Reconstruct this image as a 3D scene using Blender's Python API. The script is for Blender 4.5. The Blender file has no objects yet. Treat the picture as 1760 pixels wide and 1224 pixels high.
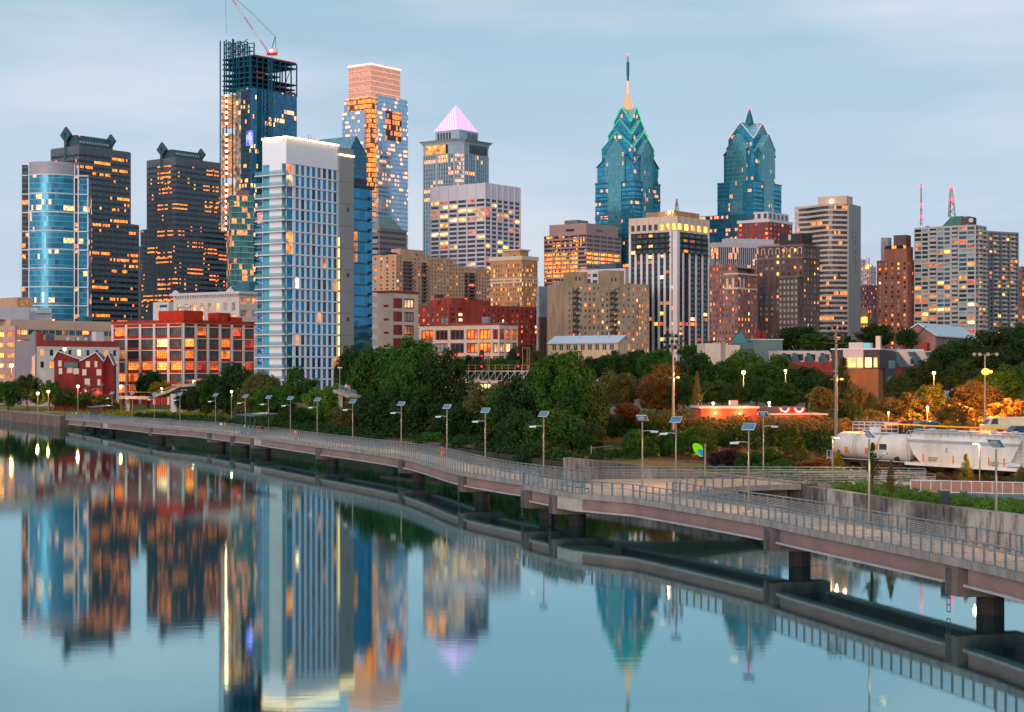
import bpy, math, random
import numpy as np
from mathutils import Vector, Matrix
R = math.radians
F, HOR, CH = 3000.0, 641.0, 14.0      # focal length and horizon in photo pixels, eye height in metres
sc = bpy.context.scene
col = sc.collection
rnd = random.Random(7)

# ------------------------------------------------------------------ camera
cam = bpy.data.cameras.new('camera'); co = bpy.data.objects.new('camera', cam); col.objects.link(co)
co.location = (0, 0, CH); co.rotation_euler = (R(90), 0, 0)
cam.sensor_width = 36; cam.lens = 36*F/1760; cam.shift_y = (HOR-612)/1760
cam.clip_start = .5; cam.clip_end = 20000
sc.camera = co

# ------------------------------------------------------------------ sky, sun, exposure
SUN_EL, SUN_AZ = 5.0, 205.0            # low behind the camera, a little to its left
w = bpy.data.worlds.new('World'); sc.world = w; w.use_nodes = True
nt = w.node_tree; nt.nodes.clear()
def wn(t, **k):
    n = nt.nodes.new(t)
    for a, b in k.items(): setattr(n, a, b)
    return n
sky = wn('ShaderNodeTexSky', sky_type='NISHITA', sun_disc=False, sun_elevation=R(SUN_EL), sun_rotation=R(SUN_AZ),
         altitude=0, air_density=1.3, dust_density=1.6, ozone_density=2.6)
bg = wn('ShaderNodeBackground'); out = wn('ShaderNodeOutputWorld')
tc = wn('ShaderNodeTexCoord'); mp = wn('ShaderNodeMapping'); mp.inputs['Scale'].default_value = (1.6, 1.6, 8)
mp.inputs['Rotation'].default_value = (R(4), R(5), 0)
nz = wn('ShaderNodeTexNoise'); nz.inputs['Scale'].default_value = 2.0; nz.inputs['Detail'].default_value = 6; nz.inputs['Roughness'].default_value = .5
rp = wn('ShaderNodeValToRGB'); rp.color_ramp.elements[0].position = .43; rp.color_ramp.elements[1].position = .68
tint = wn('ShaderNodeMix', data_type='RGBA', blend_type='MULTIPLY'); tint.inputs[0].default_value = 1
tint.inputs[7].default_value = (0.9, .95, 1.1, 1)
sep = wn('ShaderNodeSeparateXYZ'); gr = wn('ShaderNodeValToRGB'); e = gr.color_ramp.elements
# twilight veil: pale lilac at the horizon to blue-teal overhead (linear values), by height of the view direction
stops = [(0.0, (.50, .575, .70)), (.07, (.445, .54, .67)), (.15, (.365, .495, .625)), (.24, (.265, .43, .54)), (.45, (.17, .37, .46)), (1, (.13, .30, .42))]
e[0].position, e[0].color = stops[0][0], (*stops[0][1], 1); e[1].position, e[1].color = 1, (*stops[-1][1], 1)
for p_, c_ in stops[1:-1]:
    x_ = e.new(p_); x_.color = (*c_, 1)
mx = wn('ShaderNodeMix', data_type='RGBA'); mx.inputs[7].default_value = (.555, .60, .69, 1)
ml = wn('ShaderNodeMath', operation='MULTIPLY'); ml.inputs[1].default_value = .9
# afterglow in the west, behind the camera
dt = wn('ShaderNodeVectorMath', operation='DOT_PRODUCT'); dt.inputs[1].default_value = (math.sin(R(SUN_AZ)), math.cos(R(SUN_AZ)), .12)
g1 = wn('ShaderNodeMath', operation='MAXIMUM'); g1.inputs[1].default_value = 0
g2 = wn('ShaderNodeMath', operation='POWER'); g2.inputs[1].default_value = 3
glow = wn('ShaderNodeMix', data_type='RGBA'); glow.inputs[6].default_value = (0, 0, 0, 1); glow.inputs[7].default_value = (.95, .62, .55, 1)
addc = wn('ShaderNodeMix', data_type='RGBA', blend_type='ADD'); addc.inputs[0].default_value = 1
bg2 = wn('ShaderNodeBackground'); ash = wn('ShaderNodeAddShader')
L = nt.links.new
L(tc.outputs['Generated'], mp.inputs['Vector']); L(mp.outputs[0], nz.inputs['Vector']); L(nz.outputs[0], rp.inputs[0])
L(rp.outputs[0], ml.inputs[0]); L(ml.outputs[0], mx.inputs[0])
L(tc.outputs['Generated'], sep.inputs[0]); L(sep.outputs[2], gr.inputs[0])
nz2 = wn('ShaderNodeTexNoise'); nz2.inputs['Scale'].default_value = 1.6; nz2.inputs['Detail'].default_value = 5
mp2 = wn('ShaderNodeMapping'); mp2.inputs['Scale'].default_value = (3, 3, 17); mp2.inputs['Location'].default_value = (3.1, 1.7, .4); mp2.inputs['Rotation'].default_value = (R(-3), R(5), 0)
rp2 = wn('ShaderNodeValToRGB'); rp2.color_ramp.elements[0].position = .50; rp2.color_ramp.elements[1].position = .72; rp2.color_ramp.elements[1].color = (.42, .42, .42, 1)
dk = wn('ShaderNodeMix', data_type='RGBA'); dk.inputs[7].default_value = (.30, .42, .53, 1)
L(tc.outputs['Generated'], mp2.inputs['Vector']); L(mp2.outputs[0], nz2.inputs['Vector']); L(nz2.outputs[0], rp2.inputs[0]); L(rp2.outputs[0], dk.inputs[0]); L(gr.outputs[0], dk.inputs[6]); L(dk.outputs[2], mx.inputs[6])
L(tc.outputs['Generated'], dt.inputs[0]); L(dt.outputs['Value'], g1.inputs[0]); L(g1.outputs[0], g2.inputs[0]); L(g2.outputs[0], glow.inputs[0])
L(mx.outputs[2], addc.inputs[6]); L(glow.outputs[2], addc.inputs[7]); L(addc.outputs[2], bg2.inputs[0])
L(sky.outputs[0], tint.inputs[6]); L(tint.outputs[2], bg.inputs[0]); L(bg.outputs[0], ash.inputs[0]); L(bg2.outputs[0], ash.inputs[1]); L(ash.outputs[0], out.inputs[0])
bg.inputs[1].default_value = .02; bg2.inputs[1].default_value = 1.2
sun = bpy.data.lights.new('sun', 'SUN'); so = bpy.data.objects.new('sun', sun); col.objects.link(so)
sun.energy = 1.3; sun.angle = R(25); sun.color = (1, .80, .70)
# sky texture: rotation 0 puts the sun on +Y, growing clockwise seen from above
az = R(SUN_AZ); el = R(SUN_EL+6)
sd = Vector((math.sin(az)*math.cos(el), math.cos(az)*math.cos(el), math.sin(el)))
so.rotation_euler = sd.to_track_quat('Z', 'Y').to_euler()
sc.view_settings.view_transform = 'Standard'; sc.view_settings.look = 'None'
sc.view_settings.exposure = 0; sc.view_settings.gamma = 1
sc.render.engine = 'CYCLES'
sc.cycles.max_bounces = 6; sc.cycles.diffuse_bounces = 2; sc.cycles.glossy_bounces = 4; sc.cycles.transparent_max_bounces = 8
sc.cycles.sample_clamp_indirect = 6

# ------------------------------------------------------------------ helpers
def PX(px, D): return (px-880)/F*D
def PZ(py, D): return CH+(HOR-py)/F*D
def tag(o, label=None, cat=None, group=None, kind=None):
    if label: o['label'] = label
    if cat: o['category'] = cat
    if group: o['group'] = group
    if kind: o['kind'] = kind
    return o
def empty(name, loc, rz=0, label=None, cat=None, group=None):
    o = bpy.data.objects.new(name, None); col.objects.link(o); o.empty_display_size = .5
    o.location = loc; o.rotation_euler = (0, 0, rz)
    return tag(o, label, cat, group)
def link(name, me, parent=None, loc=None, rz=0, sc_=None):
    o = bpy.data.objects.new(name, me); col.objects.link(o)
    if parent: o.parent = parent
    if loc is not None: o.location = loc
    if rz: o.rotation_euler = (0, 0, rz)
    if sc_ is not None: o.scale = sc_
    return o
def copy_tree(o, parent=None):
    c = o.copy(); col.objects.link(c); c.parent = parent
    for ch in list(o.children): copy_tree(ch, c)
    return c

class MB:
    def __init__(s): s.v = []; s.f = []; s.m = []
    def quad(s, a, b, c, d, m=0):
        n = len(s.v); s.v += [a, b, c, d]; s.f.append((n, n+1, n+2, n+3)); s.m.append(m)
    def tri(s, a, b, c, m=0):
        n = len(s.v); s.v += [a, b, c]; s.f.append((n, n+1, n+2)); s.m.append(m)
    def poly(s, pts, m=0):
        n = len(s.v); s.v += [tuple(p) for p in pts]; s.f.append(tuple(range(n, n+len(pts)))); s.m.append(m)
    def hexa(s, p, m=0):       # 8 points: bottom 0-3, top 4-7
        n = len(s.v); s.v += [tuple(q) for q in p]
        for f in ((0, 3, 2, 1), (4, 5, 6, 7), (0, 1, 5, 4), (1, 2, 6, 5), (2, 3, 7, 6), (3, 0, 4, 7)):
            s.f.append(tuple(n+i for i in f)); s.m.append(m)
    def box(s, x0, x1, y0, y1, z0, z1, m=0):
        s.hexa([(x0, y0, z0), (x1, y0, z0), (x1, y1, z0), (x0, y1, z0), (x0, y0, z1), (x1, y0, z1), (x1, y1, z1), (x0, y1, z1)], m)
    def bar(s, a, b, w, h, m=0, up=(0, 0, 1)):     # rectangular bar from a to b
        a = Vector(a); b = Vector(b); d = (b-a).normalized(); u = Vector(up)
        if abs(d.dot(u)) > .99: u = Vector((0, 1, 0))
        x = d.cross(u).normalized()*(w/2); y = x.cross(d).normalized()*(h/2)
        s.hexa([a-x-y, a+x-y, a+x+y, a-x+y, b-x-y, b+x-y, b+x+y, b-x+y], m)
    def tube(s, pts, r, n=6, m=0, cap=True):
        pts = [Vector(p) for p in pts]; rs = r if isinstance(r, (list, tuple)) else [r]*len(pts)
        base = len(s.v)
        for i, p in enumerate(pts):
            d = (pts[min(i+1, len(pts)-1)]-pts[max(i-1, 0)]).normalized()
            u = Vector((0, 0, 1)) if abs(d.z) < .95 else Vector((0, 1, 0))
            x = d.cross(u).normalized(); y = x.cross(d)
            for k in range(n):
                t = 2*math.pi*k/n; s.v.append(tuple(p+(x*math.cos(t)+y*math.sin(t))*rs[i]))
        for i in range(len(pts)-1):
            for k in range(n):
                a = base+i*n+k; b = base+i*n+(k+1) % n
                s.f.append((a, b, b+n, a+n)); s.m.append(m)
        if cap:
            s.f.append(tuple(base+k for k in range(n))[::-1]); s.m.append(m)
            q = base+(len(pts)-1)*n; s.f.append(tuple(q+k for k in range(n))); s.m.append(m)
    def prism(s, poly, z0, z1, m=0, mt=None):
        n = len(s.v); k = len(poly)
        s.v += [(p[0], p[1], z0) for p in poly]+[(p[0], p[1], z1) for p in poly]
        for i in range(k):
            j = (i+1) % k; s.f.append((n+i, n+j, n+k+j, n+k+i)); s.m.append(m)
        s.f.append(tuple(n+k+i for i in range(k))); s.m.append(m if mt is None else mt)
        s.f.append(tuple(n+i for i in range(k))[::-1]); s.m.append(m)
    def strip(s, pts, z0, z1, m=0):                # vertical wall along a plan polyline
        for a, b in zip(pts[:-1], pts[1:]):
            s.quad((a[0], a[1], z0), (b[0], b[1], z0), (b[0], b[1], z1), (a[0], a[1], z1), m)
    def ball(s, c, r, nu=10, nv=7, m=0, sx=1, sy=1, sz=1):
        base = len(s.v)
        for j in range(nv+1):
            ph = math.pi*j/nv
            for i in range(nu):
                t = 2*math.pi*i/nu
                s.v.append((c[0]+r*sx*math.sin(ph)*math.cos(t), c[1]+r*sy*math.sin(ph)*math.sin(t), c[2]+r*sz*math.cos(ph)))
        for j in range(nv):
            for i in range(nu):
                a = base+j*nu+i; b = base+j*nu+(i+1) % nu
                s.f.append((a, a+nu, b+nu, b)); s.m.append(m)
    def mesh(s, name, mats):
        me = bpy.data.meshes.new(name); me.from_pydata([tuple(v) for v in s.v], [], s.f)
        for m in (mats if isinstance(mats, (list, tuple)) else [mats]): me.materials.append(m)
        if any(s.m): me.polygons.foreach_set('material_index', s.m)
        me.update(); return me
    def build(s, name, mats, parent=None, loc=None, rz=0, smooth=False, label=None):
        me = s.mesh(name, mats)
        if smooth: me.polygons.foreach_set('use_smooth', [True]*len(s.f))
        o = link(name, me, parent, loc, rz)
        if label: o['label'] = label
        return o

def offset(pts, d):        # shift a plan polyline to its right by d (right of the travel direction)
    o = []
    for i, p in enumerate(pts):
        a = Vector(pts[max(i-1, 0)]); b = Vector(pts[min(i+1, len(pts)-1)]); t = (b-a).normalized()
        o.append((p[0]+t.y*d, p[1]-t.x*d))
    return o

# ------------------------------------------------------------------ materials
class NT:
    def __init__(s, m): m.use_nodes = True; s.t = m.node_tree; s.t.nodes.clear()
    def n(s, t, ins=None, **k):
        q = s.t.nodes.new(t)
        for a, b in k.items(): setattr(q, a, b)
        for a, b in (ins or {}).items(): s.put(q.inputs[a], b)
        return q
    def put(s, sock, v):
        if hasattr(v, 'is_output'): s.t.links.new(v, sock)
        else:
            if sock.type == 'RGBA' and len(v) == 3: v = (*v, 1)
            sock.default_value = v
    def m(s, op, a, b=None, c=None):
        q = s.t.nodes.new('ShaderNodeMath'); q.operation = op
        for i, x in enumerate((a, b, c)):
            if x is not None: s.put(q.inputs[i], x)
        return q.outputs[0]
    def mix(s, f, a, b, mode='MIX'):
        q = s.t.nodes.new('ShaderNodeMix'); q.data_type = 'RGBA'; q.blend_type = mode
        s.put(q.inputs[0], f); s.put(q.inputs[6], a); s.put(q.inputs[7], b); return q.outputs[2]
    def out(s, sh): s.t.links.new(sh, s.n('ShaderNodeOutputMaterial').inputs[0])

def sat(c, k=1.28):
    g = .3*c[0]+.6*c[1]+.1*c[2]; return tuple(max(0., g+(x-g)*k) for x in c[:3])
def pm(name, c, rough=.75, metal=0, var=.25, scale=.25, c2=None, bump=0, stretch=None, spec=.25, emit=None, es=0, detail=5):
    m = bpy.data.materials.new(name); t = NT(m)
    g = t.n('ShaderNodeNewGeometry')
    v = g.outputs['Position']
    if stretch:
        mpp = t.n('ShaderNodeMapping', {'Vector': v}); mpp.inputs['Scale'].default_value = stretch; v = mpp.outputs[0]
    nz = t.n('ShaderNodeTexNoise', {'Vector': v, 'Scale': scale, 'Detail': detail, 'Roughness': .6})
    c = sat(c); c2 = sat(c2) if c2 else None
    if c2 is None: c2 = tuple(x*(1-var) for x in c); c1 = tuple(min(1, x*(1+var*.6)) for x in c)
    else: c1 = c
    f = t.m('MULTIPLY_ADD', nz.outputs[0], 2.6, -.8); f = t.m('MINIMUM', t.m('MAXIMUM', f, 0.), 1.)
    cc = t.mix(f, c1, c2)
    b = t.n('ShaderNodeBsdfPrincipled', {'Base Color': cc, 'Roughness': rough, 'Metallic': metal, 'Specular IOR Level': spec})
    if emit: t.put(b.inputs['Emission Color'], emit); t.put(b.inputs['Emission Strength'], float(es))
    if bump:
        n2 = t.n('ShaderNodeTexNoise', {'Vector': v, 'Scale': scale*8, 'Detail': 4.})
        bp = t.n('ShaderNodeBump', {'Height': n2.outputs[0], 'Strength': bump, 'Distance': .1}); t.put(b.inputs['Normal'], bp.outputs[0])
    t.out(b.outputs[0]); return m

def emi(name, c, s, blotch=0, scale=.8):
    """something lit from inside; blotch varies it as furniture and curtains would"""
    m = bpy.data.materials.new(name); t = NT(m)
    b = t.n('ShaderNodeBsdfPrincipled', {'Base Color': (.03, .03, .03), 'Roughness': .2, 'Emission Color': c})
    if blotch:
        g = t.n('ShaderNodeNewGeometry'); nz = t.n('ShaderNodeTexNoise', {'Vector': g.outputs['Position'], 'Scale': scale, 'Detail': 3.})
        f = t.m('MAXIMUM', t.m('MULTIPLY_ADD', nz.outputs[0], 4.2*blotch, 1-2.2*blotch), .12)
        n2 = t.n('ShaderNodeTexNoise', {'Vector': g.outputs['Position'], 'Scale': .17, 'Detail': 1.}); f = t.m('MULTIPLY', f, t.m('MAXIMUM', t.m('MULTIPLY_ADD', n2.outputs[0], 4.6, -1.35), .22))
        t.put(b.inputs['Emission Strength'], t.m('MULTIPLY', f, float(s)))
    else: t.put(b.inputs['Emission Strength'], float(s))
    t.out(b.outputs[0]); return m

def curtain(name, c, c2=None, fh=3.9, pw=1.5, mw=.08, sp=.25, spc=(.05, .08, .1), mc=None, lit=.04, row=.15, boost=.5,
            lc=(1, .48, .12), ls=1.6, rough=.12, metal=.85, seed=0., uo=0., zo=0., wob=.03, grp=5.):
    """panes of a glass wall, in the building's own coordinates: floors along z, panes along x-y"""
    m = bpy.data.materials.new(name); t = NT(m); c2 = c2 or tuple(x*.6 for x in c); lc = (lc[0], lc[1]*.56, lc[2]*.3); ls *= 1.5; c = tuple(x*1.15 for x in sat(c, 1.15)); c2 = sat(c2, 1.15)
    sx = t.n('ShaderNodeSeparateXYZ', {0: t.n('ShaderNodeTexCoord').outputs['Object']})
    u = t.m('ADD', t.m('SUBTRACT', sx.outputs[0], sx.outputs[1]), 500.03+uo)
    U = t.m('DIVIDE', u, float(pw)); Z = t.m('DIVIDE', t.m('ADD', sx.outputs[2], 400.02+zo), float(fh))
    cu, cz = t.m('FLOOR', U), t.m('FLOOR', Z); fu, fz = t.m('FRACT', U), t.m('FRACT', Z)
    def white(a, b, k):
        cb = t.n('ShaderNodeCombineXYZ', {0: a, 1: b, 2: float(k)})
        return t.n('ShaderNodeTexWhiteNoise', {0: cb.outputs[0]})
    w1 = white(cu, cz, seed+.5); w2 = white(t.m('FLOOR', t.m('DIVIDE', cu, float(grp))), cz, seed+7.5)
    p = t.m('ADD', float(lit), t.m('MULTIPLY', t.m('LESS_THAN', w2.outputs[0], float(row)), float(boost)))
    on = t.m('LESS_THAN', w1.outputs[0], p)
    win = t.m('GREATER_THAN', fz, float(sp)); nm = t.m('GREATER_THAN', fu, float(mw))
    w3 = white(cu, cz, seed+3.5)
    base = t.mix(win, spc, t.mix(w3.outputs[0], c, c2)); base = t.mix(nm, mc or spc, base)
    g = t.n('ShaderNodeNewGeometry')
    sub = t.n('ShaderNodeVectorMath', {0: w3.outputs[1], 1: (.5, .5, .5)}, operation='SUBTRACT')
    scl = t.n('ShaderNodeVectorMath', {0: sub.outputs[0]}, operation='SCALE'); scl.inputs['Scale'].default_value = wob
    ad = t.n('ShaderNodeVectorMath', {0: g.outputs['Normal'], 1: scl.outputs[0]}, operation='ADD')
    nn = t.n('ShaderNodeVectorMath', {0: ad.outputs[0]}, operation='NORMALIZE')
    nz = t.n('ShaderNodeTexNoise', {'Vector': g.outputs['Position'], 'Scale': .7, 'Detail': 3.})
    es = t.m('MULTIPLY', t.m('MULTIPLY', on, t.m('MULTIPLY', win, nm)), t.m('MULTIPLY', t.m('MAXIMUM', t.m('MULTIPLY_ADD', nz.outputs[0], 4.5, -1.3), .15), float(ls)))
    b = t.n('ShaderNodeBsdfPrincipled', {'Base Color': base, 'Roughness': rough, 'Normal': nn.outputs[0],
            'Metallic': t.m('MULTIPLY', t.m('MULTIPLY', win, nm), float(metal)), 'Emission Color': t.mix(t.m('MULTIPLY', w3.outputs[0], .8), (lc[0]*.75, lc[1]*.6, lc[2]*.4), (lc[0], lc[1]*1.3, lc[2]*1.5)), 'Emission Strength': es})
    t.out(b.outputs[0]); return m

G_DARK = pm('window_glass_dark', (.022, .032, .042), .1, 0, .3, .3, spec=.6)
G_TEAL = pm('window_glass_teal', (.05, .13, .16), .12, .5, .3, .3)
G_PALE = pm('window_glass_blinds', (.30, .36, .38), .3, 0, .3, .5)
L_AMB = emi('lit_window_amber', (1, .25, .025), 2.4, .6)
L_YEL = emi('lit_window_yellow', (1, .42, .07), 2.9, .6)
L_DIM = emi('lit_window_dim', (1, .34, .10), .55, .6)
L_RED = emi('lit_window_red', (1, .08, .02), .9, .6)
L_WHT = emi('lit_window_white', (1, .62, .28), 1.9, .6)
RED_BEACON = emi('beacon_red', (1, .03, .06), 7)
WARM = emi('lamp_warm', (1, .55, .2), 18)
METAL = pm('metal_grey', (.30, .33, .35), .45, .4, .15, 1)
METAL_D = pm('metal_dark', (.05, .06, .065), .5, .3, .3, 1)
CONC = pm('concrete', (.36, .32, .29), .85, 0, .35, .5, bump=.3)
ROOFU = pm('roof_plant', (.24, .25, .26), .7, .1, .5, .15)
ROOFM = pm('roof_grey', (.16, .16, .17), .9, 0, .4, .2)

# ------------------------------------------------------------------ a building on the street grid
class Bld:
    """empty at the near corner; local x runs along the right-hand face, local y along the left-hand face"""
    def __init__(s, name, label, xc, D, xl, xr, th=53, zb=3., cat='building', group=None, seed=None):
        t = R(th); s.D = D; s.zb = zb; s.X = PX(xc, D); s.c, s.s = math.cos(t), math.sin(t)
        s.e = empty(name, (s.X, D, zb), t, label, cat, group)
        s.WL = s.uL(xl); s.WR = s.uR(xr); s.panes = []; s.wall = MB(); s.r = random.Random(seed if seed is not None else int(xc*7+D))
    def uL(s, px): t = (px-880)/F; return (s.X-t*s.D)/(s.s+t*s.c)
    def uR(s, px): t = (px-880)/F; return (t*s.D-s.X)/(s.c-t*s.s)
    def z(s, y, lx=0, ly=0): return PZ(y, s.D+lx*s.s+ly*s.c)-s.zb
    def P(s, face, u, d, z, off=0):      # face point: u along, d inward
        return (u, off+d, z) if face == 'R' else (off+d, u, z)
    def fac(s, face, u0, u1, z0, z1, cols, rows, off=0, dep=.3, m=0, wm=None, kind='w'):
        W = s.wall; P = lambda u, d, z: s.P(face, u, d, z, off)
        rows = sorted([r for r in rows if r[0] > z0-.01 and r[1] < z1+.01]); cols = sorted(cols)
        zc = z0
        for a, b in rows:
            if a > zc+.001: W.quad(P(u0, 0, zc), P(u1, 0, zc), P(u1, 0, a), P(u0, 0, a), m)
            uc = u0
            for c0, c1 in cols:
                if c0 > uc+.001: W.quad(P(uc, 0, a), P(c0, 0, a), P(c0, 0, b), P(uc, 0, b), m)
                W.quad(P(c0, 0, a), P(c1, 0, a), P(c1, dep, a), P(c0, dep, a), m)
                W.quad(P(c0, 0, b), P(c1, 0, b), P(c1, dep, b), P(c0, dep, b), m)
                W.quad(P(c0, 0, a), P(c0, dep, a), P(c0, dep, b), P(c0, 0, b), m)
                W.quad(P(c1, 0, a), P(c1, dep, a), P(c1, dep, b), P(c1, 0, b), m)
                s.panes.append((face, c0, c1, a, b, off+dep, kind, wm)); uc = c1
            if uc < u1-.001: W.quad(P(uc, 0, a), P(u1, 0, a), P(u1, 0, b), P(uc, 0, b), m)
            zc = b
        if zc < z1: W.quad(P(u0, 0, zc), P(u1, 0, zc), P(u1, 0, z1), P(u0, 0, z1), m)
    def back(s, x0, x1, y0, y1, z0, z1, m=0, front=False, roof=None):
        W = s.wall
        W.quad((x1, y0, z0), (x1, y1, z0), (x1, y1, z1), (x1, y0, z1), m); W.quad((x0, y1, z0), (x1, y1, z0), (x1, y1, z1), (x0, y1, z1), m)
        if front: W.quad((x0, y0, z0), (x1, y0, z0), (x1, y0, z1), (x0, y0, z1), m); W.quad((x0, y0, z0), (x0, y1, z0), (x0, y1, z1), (x0, y0, z1), m)
        q = MB(); q.box(x0+.4, x1-.4, y0+.4, y1-.4, z1-1.2, z1-.9); q.build('roof', roof or ROOFM, s.e)
        if x1-x0 > 9 and y1-y0 > 9:        # plant and ducts on the flat roof
            q = MB(); g = s.r
            for k in range(4+int((x1-x0)/12)):
                a, c = g.uniform(x0+1, x1-4), g.uniform(y0+1, y1-4); w_, d_, h = g.uniform(.8, 3), g.uniform(.8, 3), g.choice((.6, 1.0, 1.6, 2.4)); q.box(a, a+w_, c, c+d_, z1-1.1, z1+h)
            for k in range(3): a, c = g.uniform(x0+1, x1-1), g.uniform(y0+1, y1-1); q.bar((a, c, z1-1), (a, c, z1+g.uniform(1.5, 4.5)), .14, .14)
            q.build('rooftop_plant', ROOFU, s.e)['kind'] = 'stuff'
    def part(s, name, mat, x0, x1, y0, y1, z0, z1, label=None):
        q = MB(); q.box(x0, x1, y0, y1, z0, z1); return q.build(name, mat, s.e, label=label)
    def done(s, mats, lit=.2, pal=None, dark=None, frame=None, nx=1, ny=1, bar=.07, cap=100, pick=None, rowlit=0, name='window'):
        if s.wall.v: s.wall.build('wall', mats, s.e)
        pal = pal or [L_AMB, L_AMB, L_YEL, L_RED]; dark = dark or [G_DARK]
        order = sorted(range(len(s.panes)), key=lambda i: -round((s.panes[i][2]-s.panes[i][1])*(s.panes[i][4]-s.panes[i][3]), 1)*1000-s.panes[i][3])
        rowon = {}; cache = {}; rest = MB(); rm = []
        for k, i in enumerate(order):
            face, a, b, z0, z1, d, kind, wm = s.panes[i]
            key = (face, round(z0, 1), int(a/(b-a+1)/4))
            if key not in rowon: rowon[key] = s.r.random() < rowlit
            if wm: mt = wm
            elif pick and pick(face, a, z0) is not None: mt = pick(face, a, z0)
            else:
                mt = s.r.choice(pal) if s.r.random() < (lit*1.25 if not rowon[key] else .8) else s.r.choice(dark)
                if mt in pal and s.r.random() < .34: mt = s.r.choice((L_DIM, L_DIM, L_WHT))
            if k < cap:
                kk = (round(b-a, 2), round(z1-z0, 2))
                if kk not in cache:
                    q = MB(); W_, H_ = b-a, z1-z0
                    q.quad((0, 0, 0), (W_, 0, 0), (W_, 0, H_), (0, 0, H_), 0)
                    if frame:
                        for j in range(nx+1):
                            x = min(max(W_*j/nx, bar), W_-bar); q.box(x-bar, x+bar, -.06, -.004, 0, H_, 1)
                        for j in range(ny+1):
                            z = min(max(H_*j/ny, bar), H_-bar); q.box(0, W_, -.05, -.006, z-bar, z+bar, 1)
                    cache[kk] = q.mesh(name, [G_DARK]+([frame] if frame else []))
                o = link(name, cache[kk], s.e, (a, d, z0) if face == 'R' else (d, b, z0), 0 if face == 'R' else -math.pi/2)
                o.material_slots[0].link = 'OBJECT'; o.material_slots[0].material = mt
            else:
                if mt not in rm: rm.append(mt)
                P = (lambda u, z: (u, d, z)) if face == 'R' else (lambda u, z: (d, u, z))
                rest.quad(P(a, z0), P(b, z0), P(b, z1), P(a, z1), rm.index(mt))
        if rest.v: rest.build('windows', rm, s.e)['kind'] = 'stuff'
        return s

def grid(a, b, n, frac=.6, off=.5):
    """n openings of the given share of the pitch between a and b"""
    p = (b-a)/n; return [(a+p*(i+off-frac/2), a+p*(i+off+frac/2)) for i in range(n)]
def rows(z0, z1, pitch, lo=.3, hi=.85, top=True):
    o = []; n = int((z1-z0)/pitch+.001); base = z1-n*pitch if top else z0
    return [(base+i*pitch+lo*pitch, base+i*pitch+hi*pitch) for i in range(n)]
# ================================================================== ground, water
GZ = 3.0
BANK = [(-700, 900), (-330, 640), (-160, 538), (-116, 452), (-95, 432), (-70, 392), (-45, 345), (-19, 288), (-2, 245), (7.3, 218), (19, 191), (29, 166), (33, 148), (38.8, 132), (47, 100), (60, 40), (90, -60)]
def water_mat():
    m = bpy.data.materials.new('river_water'); t = NT(m)
    g = t.n('ShaderNodeNewGeometry')
    mp = t.n('ShaderNodeMapping', {'Vector': g.outputs['Position']}); mp.inputs['Scale'].default_value = (.35, 1.2, 1)
    n1 = t.n('ShaderNodeTexNoise', {'Vector': mp.outputs[0], 'Scale': 1.1, 'Detail': 3., 'Roughness': .5})
    n2 = t.n('ShaderNodeTexNoise', {'Vector': mp.outputs[0], 'Scale': .03, 'Detail': 2.})
    st = t.m('MULTIPLY', n2.outputs[0], .010)
    bp = t.n('ShaderNodeBump', {'Height': n1.outputs[0], 'Strength': st, 'Distance': .3})
    d = t.n('ShaderNodeBsdfDiffuse', {'Color': (.004, .028, .034)})
    gl = t.n('ShaderNodeBsdfGlossy', {'Color': (.64, .91, .93), 'Roughness': .05, 'Normal': bp.outputs[0]}, distribution='BECKMANN')
    fr = t.n('ShaderNodeFresnel', {'IOR': 2.2})
    mx = t.n('ShaderNodeMixShader', {0: t.m('MULTIPLY_ADD', fr.outputs[0], .50, .44), 1: d.outputs[0], 2: gl.outputs[0]})
    t.out(mx.outputs[0]); return m
q = MB(); q.quad((-9000, -400, 0), (9000, -400, 0), (9000, 1400, 0), (-9000, 1400, 0))
tag(q.build('river', water_mat()), kind='structure', label='calm river mirroring the skyline')

GRASS = pm('grass', (.045, .08, .02), .95, 0, .5, .15, c2=(.10, .09, .03), bump=.5)
STONE = pm('seawall_stone', (.20, .13, .11), .9, 0, .5, .35, c2=(.09, .06, .055), bump=.5)
q = MB(); q.poly([(p[0], p[1], GZ) for p in BANK]+[(9000, -60, GZ), (9000, 9000, GZ), (-9000, 9000, GZ), (-9000, 1300, GZ)])
tag(q.build('ground', GRASS), kind='structure', label='grassy riverbank and city ground')
# the river wall, a real thickness, split by material stretches
def wallrun(pts, z0, z1, th, mat, name, label, cat='wall', cope=None, group=None):
    inner = offset(pts, th); e = empty(name, (0, 0, 0), 0, label, cat, group); q = MB()
    for i in range(len(pts)-1):
        a, b, c, d = pts[i], pts[i+1], inner[i+1], inner[i]
        q.hexa([(a[0], a[1], z0), (b[0], b[1], z0), (c[0], c[1], z0), (d[0], d[1], z0), (a[0], a[1], z1), (b[0], b[1], z1), (c[0], c[1], z1), (d[0], d[1], z1)])
    q.build('wall', mat, e)
    if cope:
        o1, o2 = offset(pts, -.12), offset(pts, th+.1); q = MB()
        for i in range(len(pts)-1):
            a, b, c, d = o1[i], o1[i+1], o2[i+1], o2[i]
            q.hexa([(a[0], a[1], z1+.003), (b[0], b[1], z1+.003), (c[0], c[1], z1+.003), (d[0], d[1], z1+.003), (a[0], a[1], z1+.3), (b[0], b[1], z1+.3), (c[0], c[1], z1+.3), (d[0], d[1], z1+.3)])
        q.build('coping', cope, e)
    return e
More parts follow.
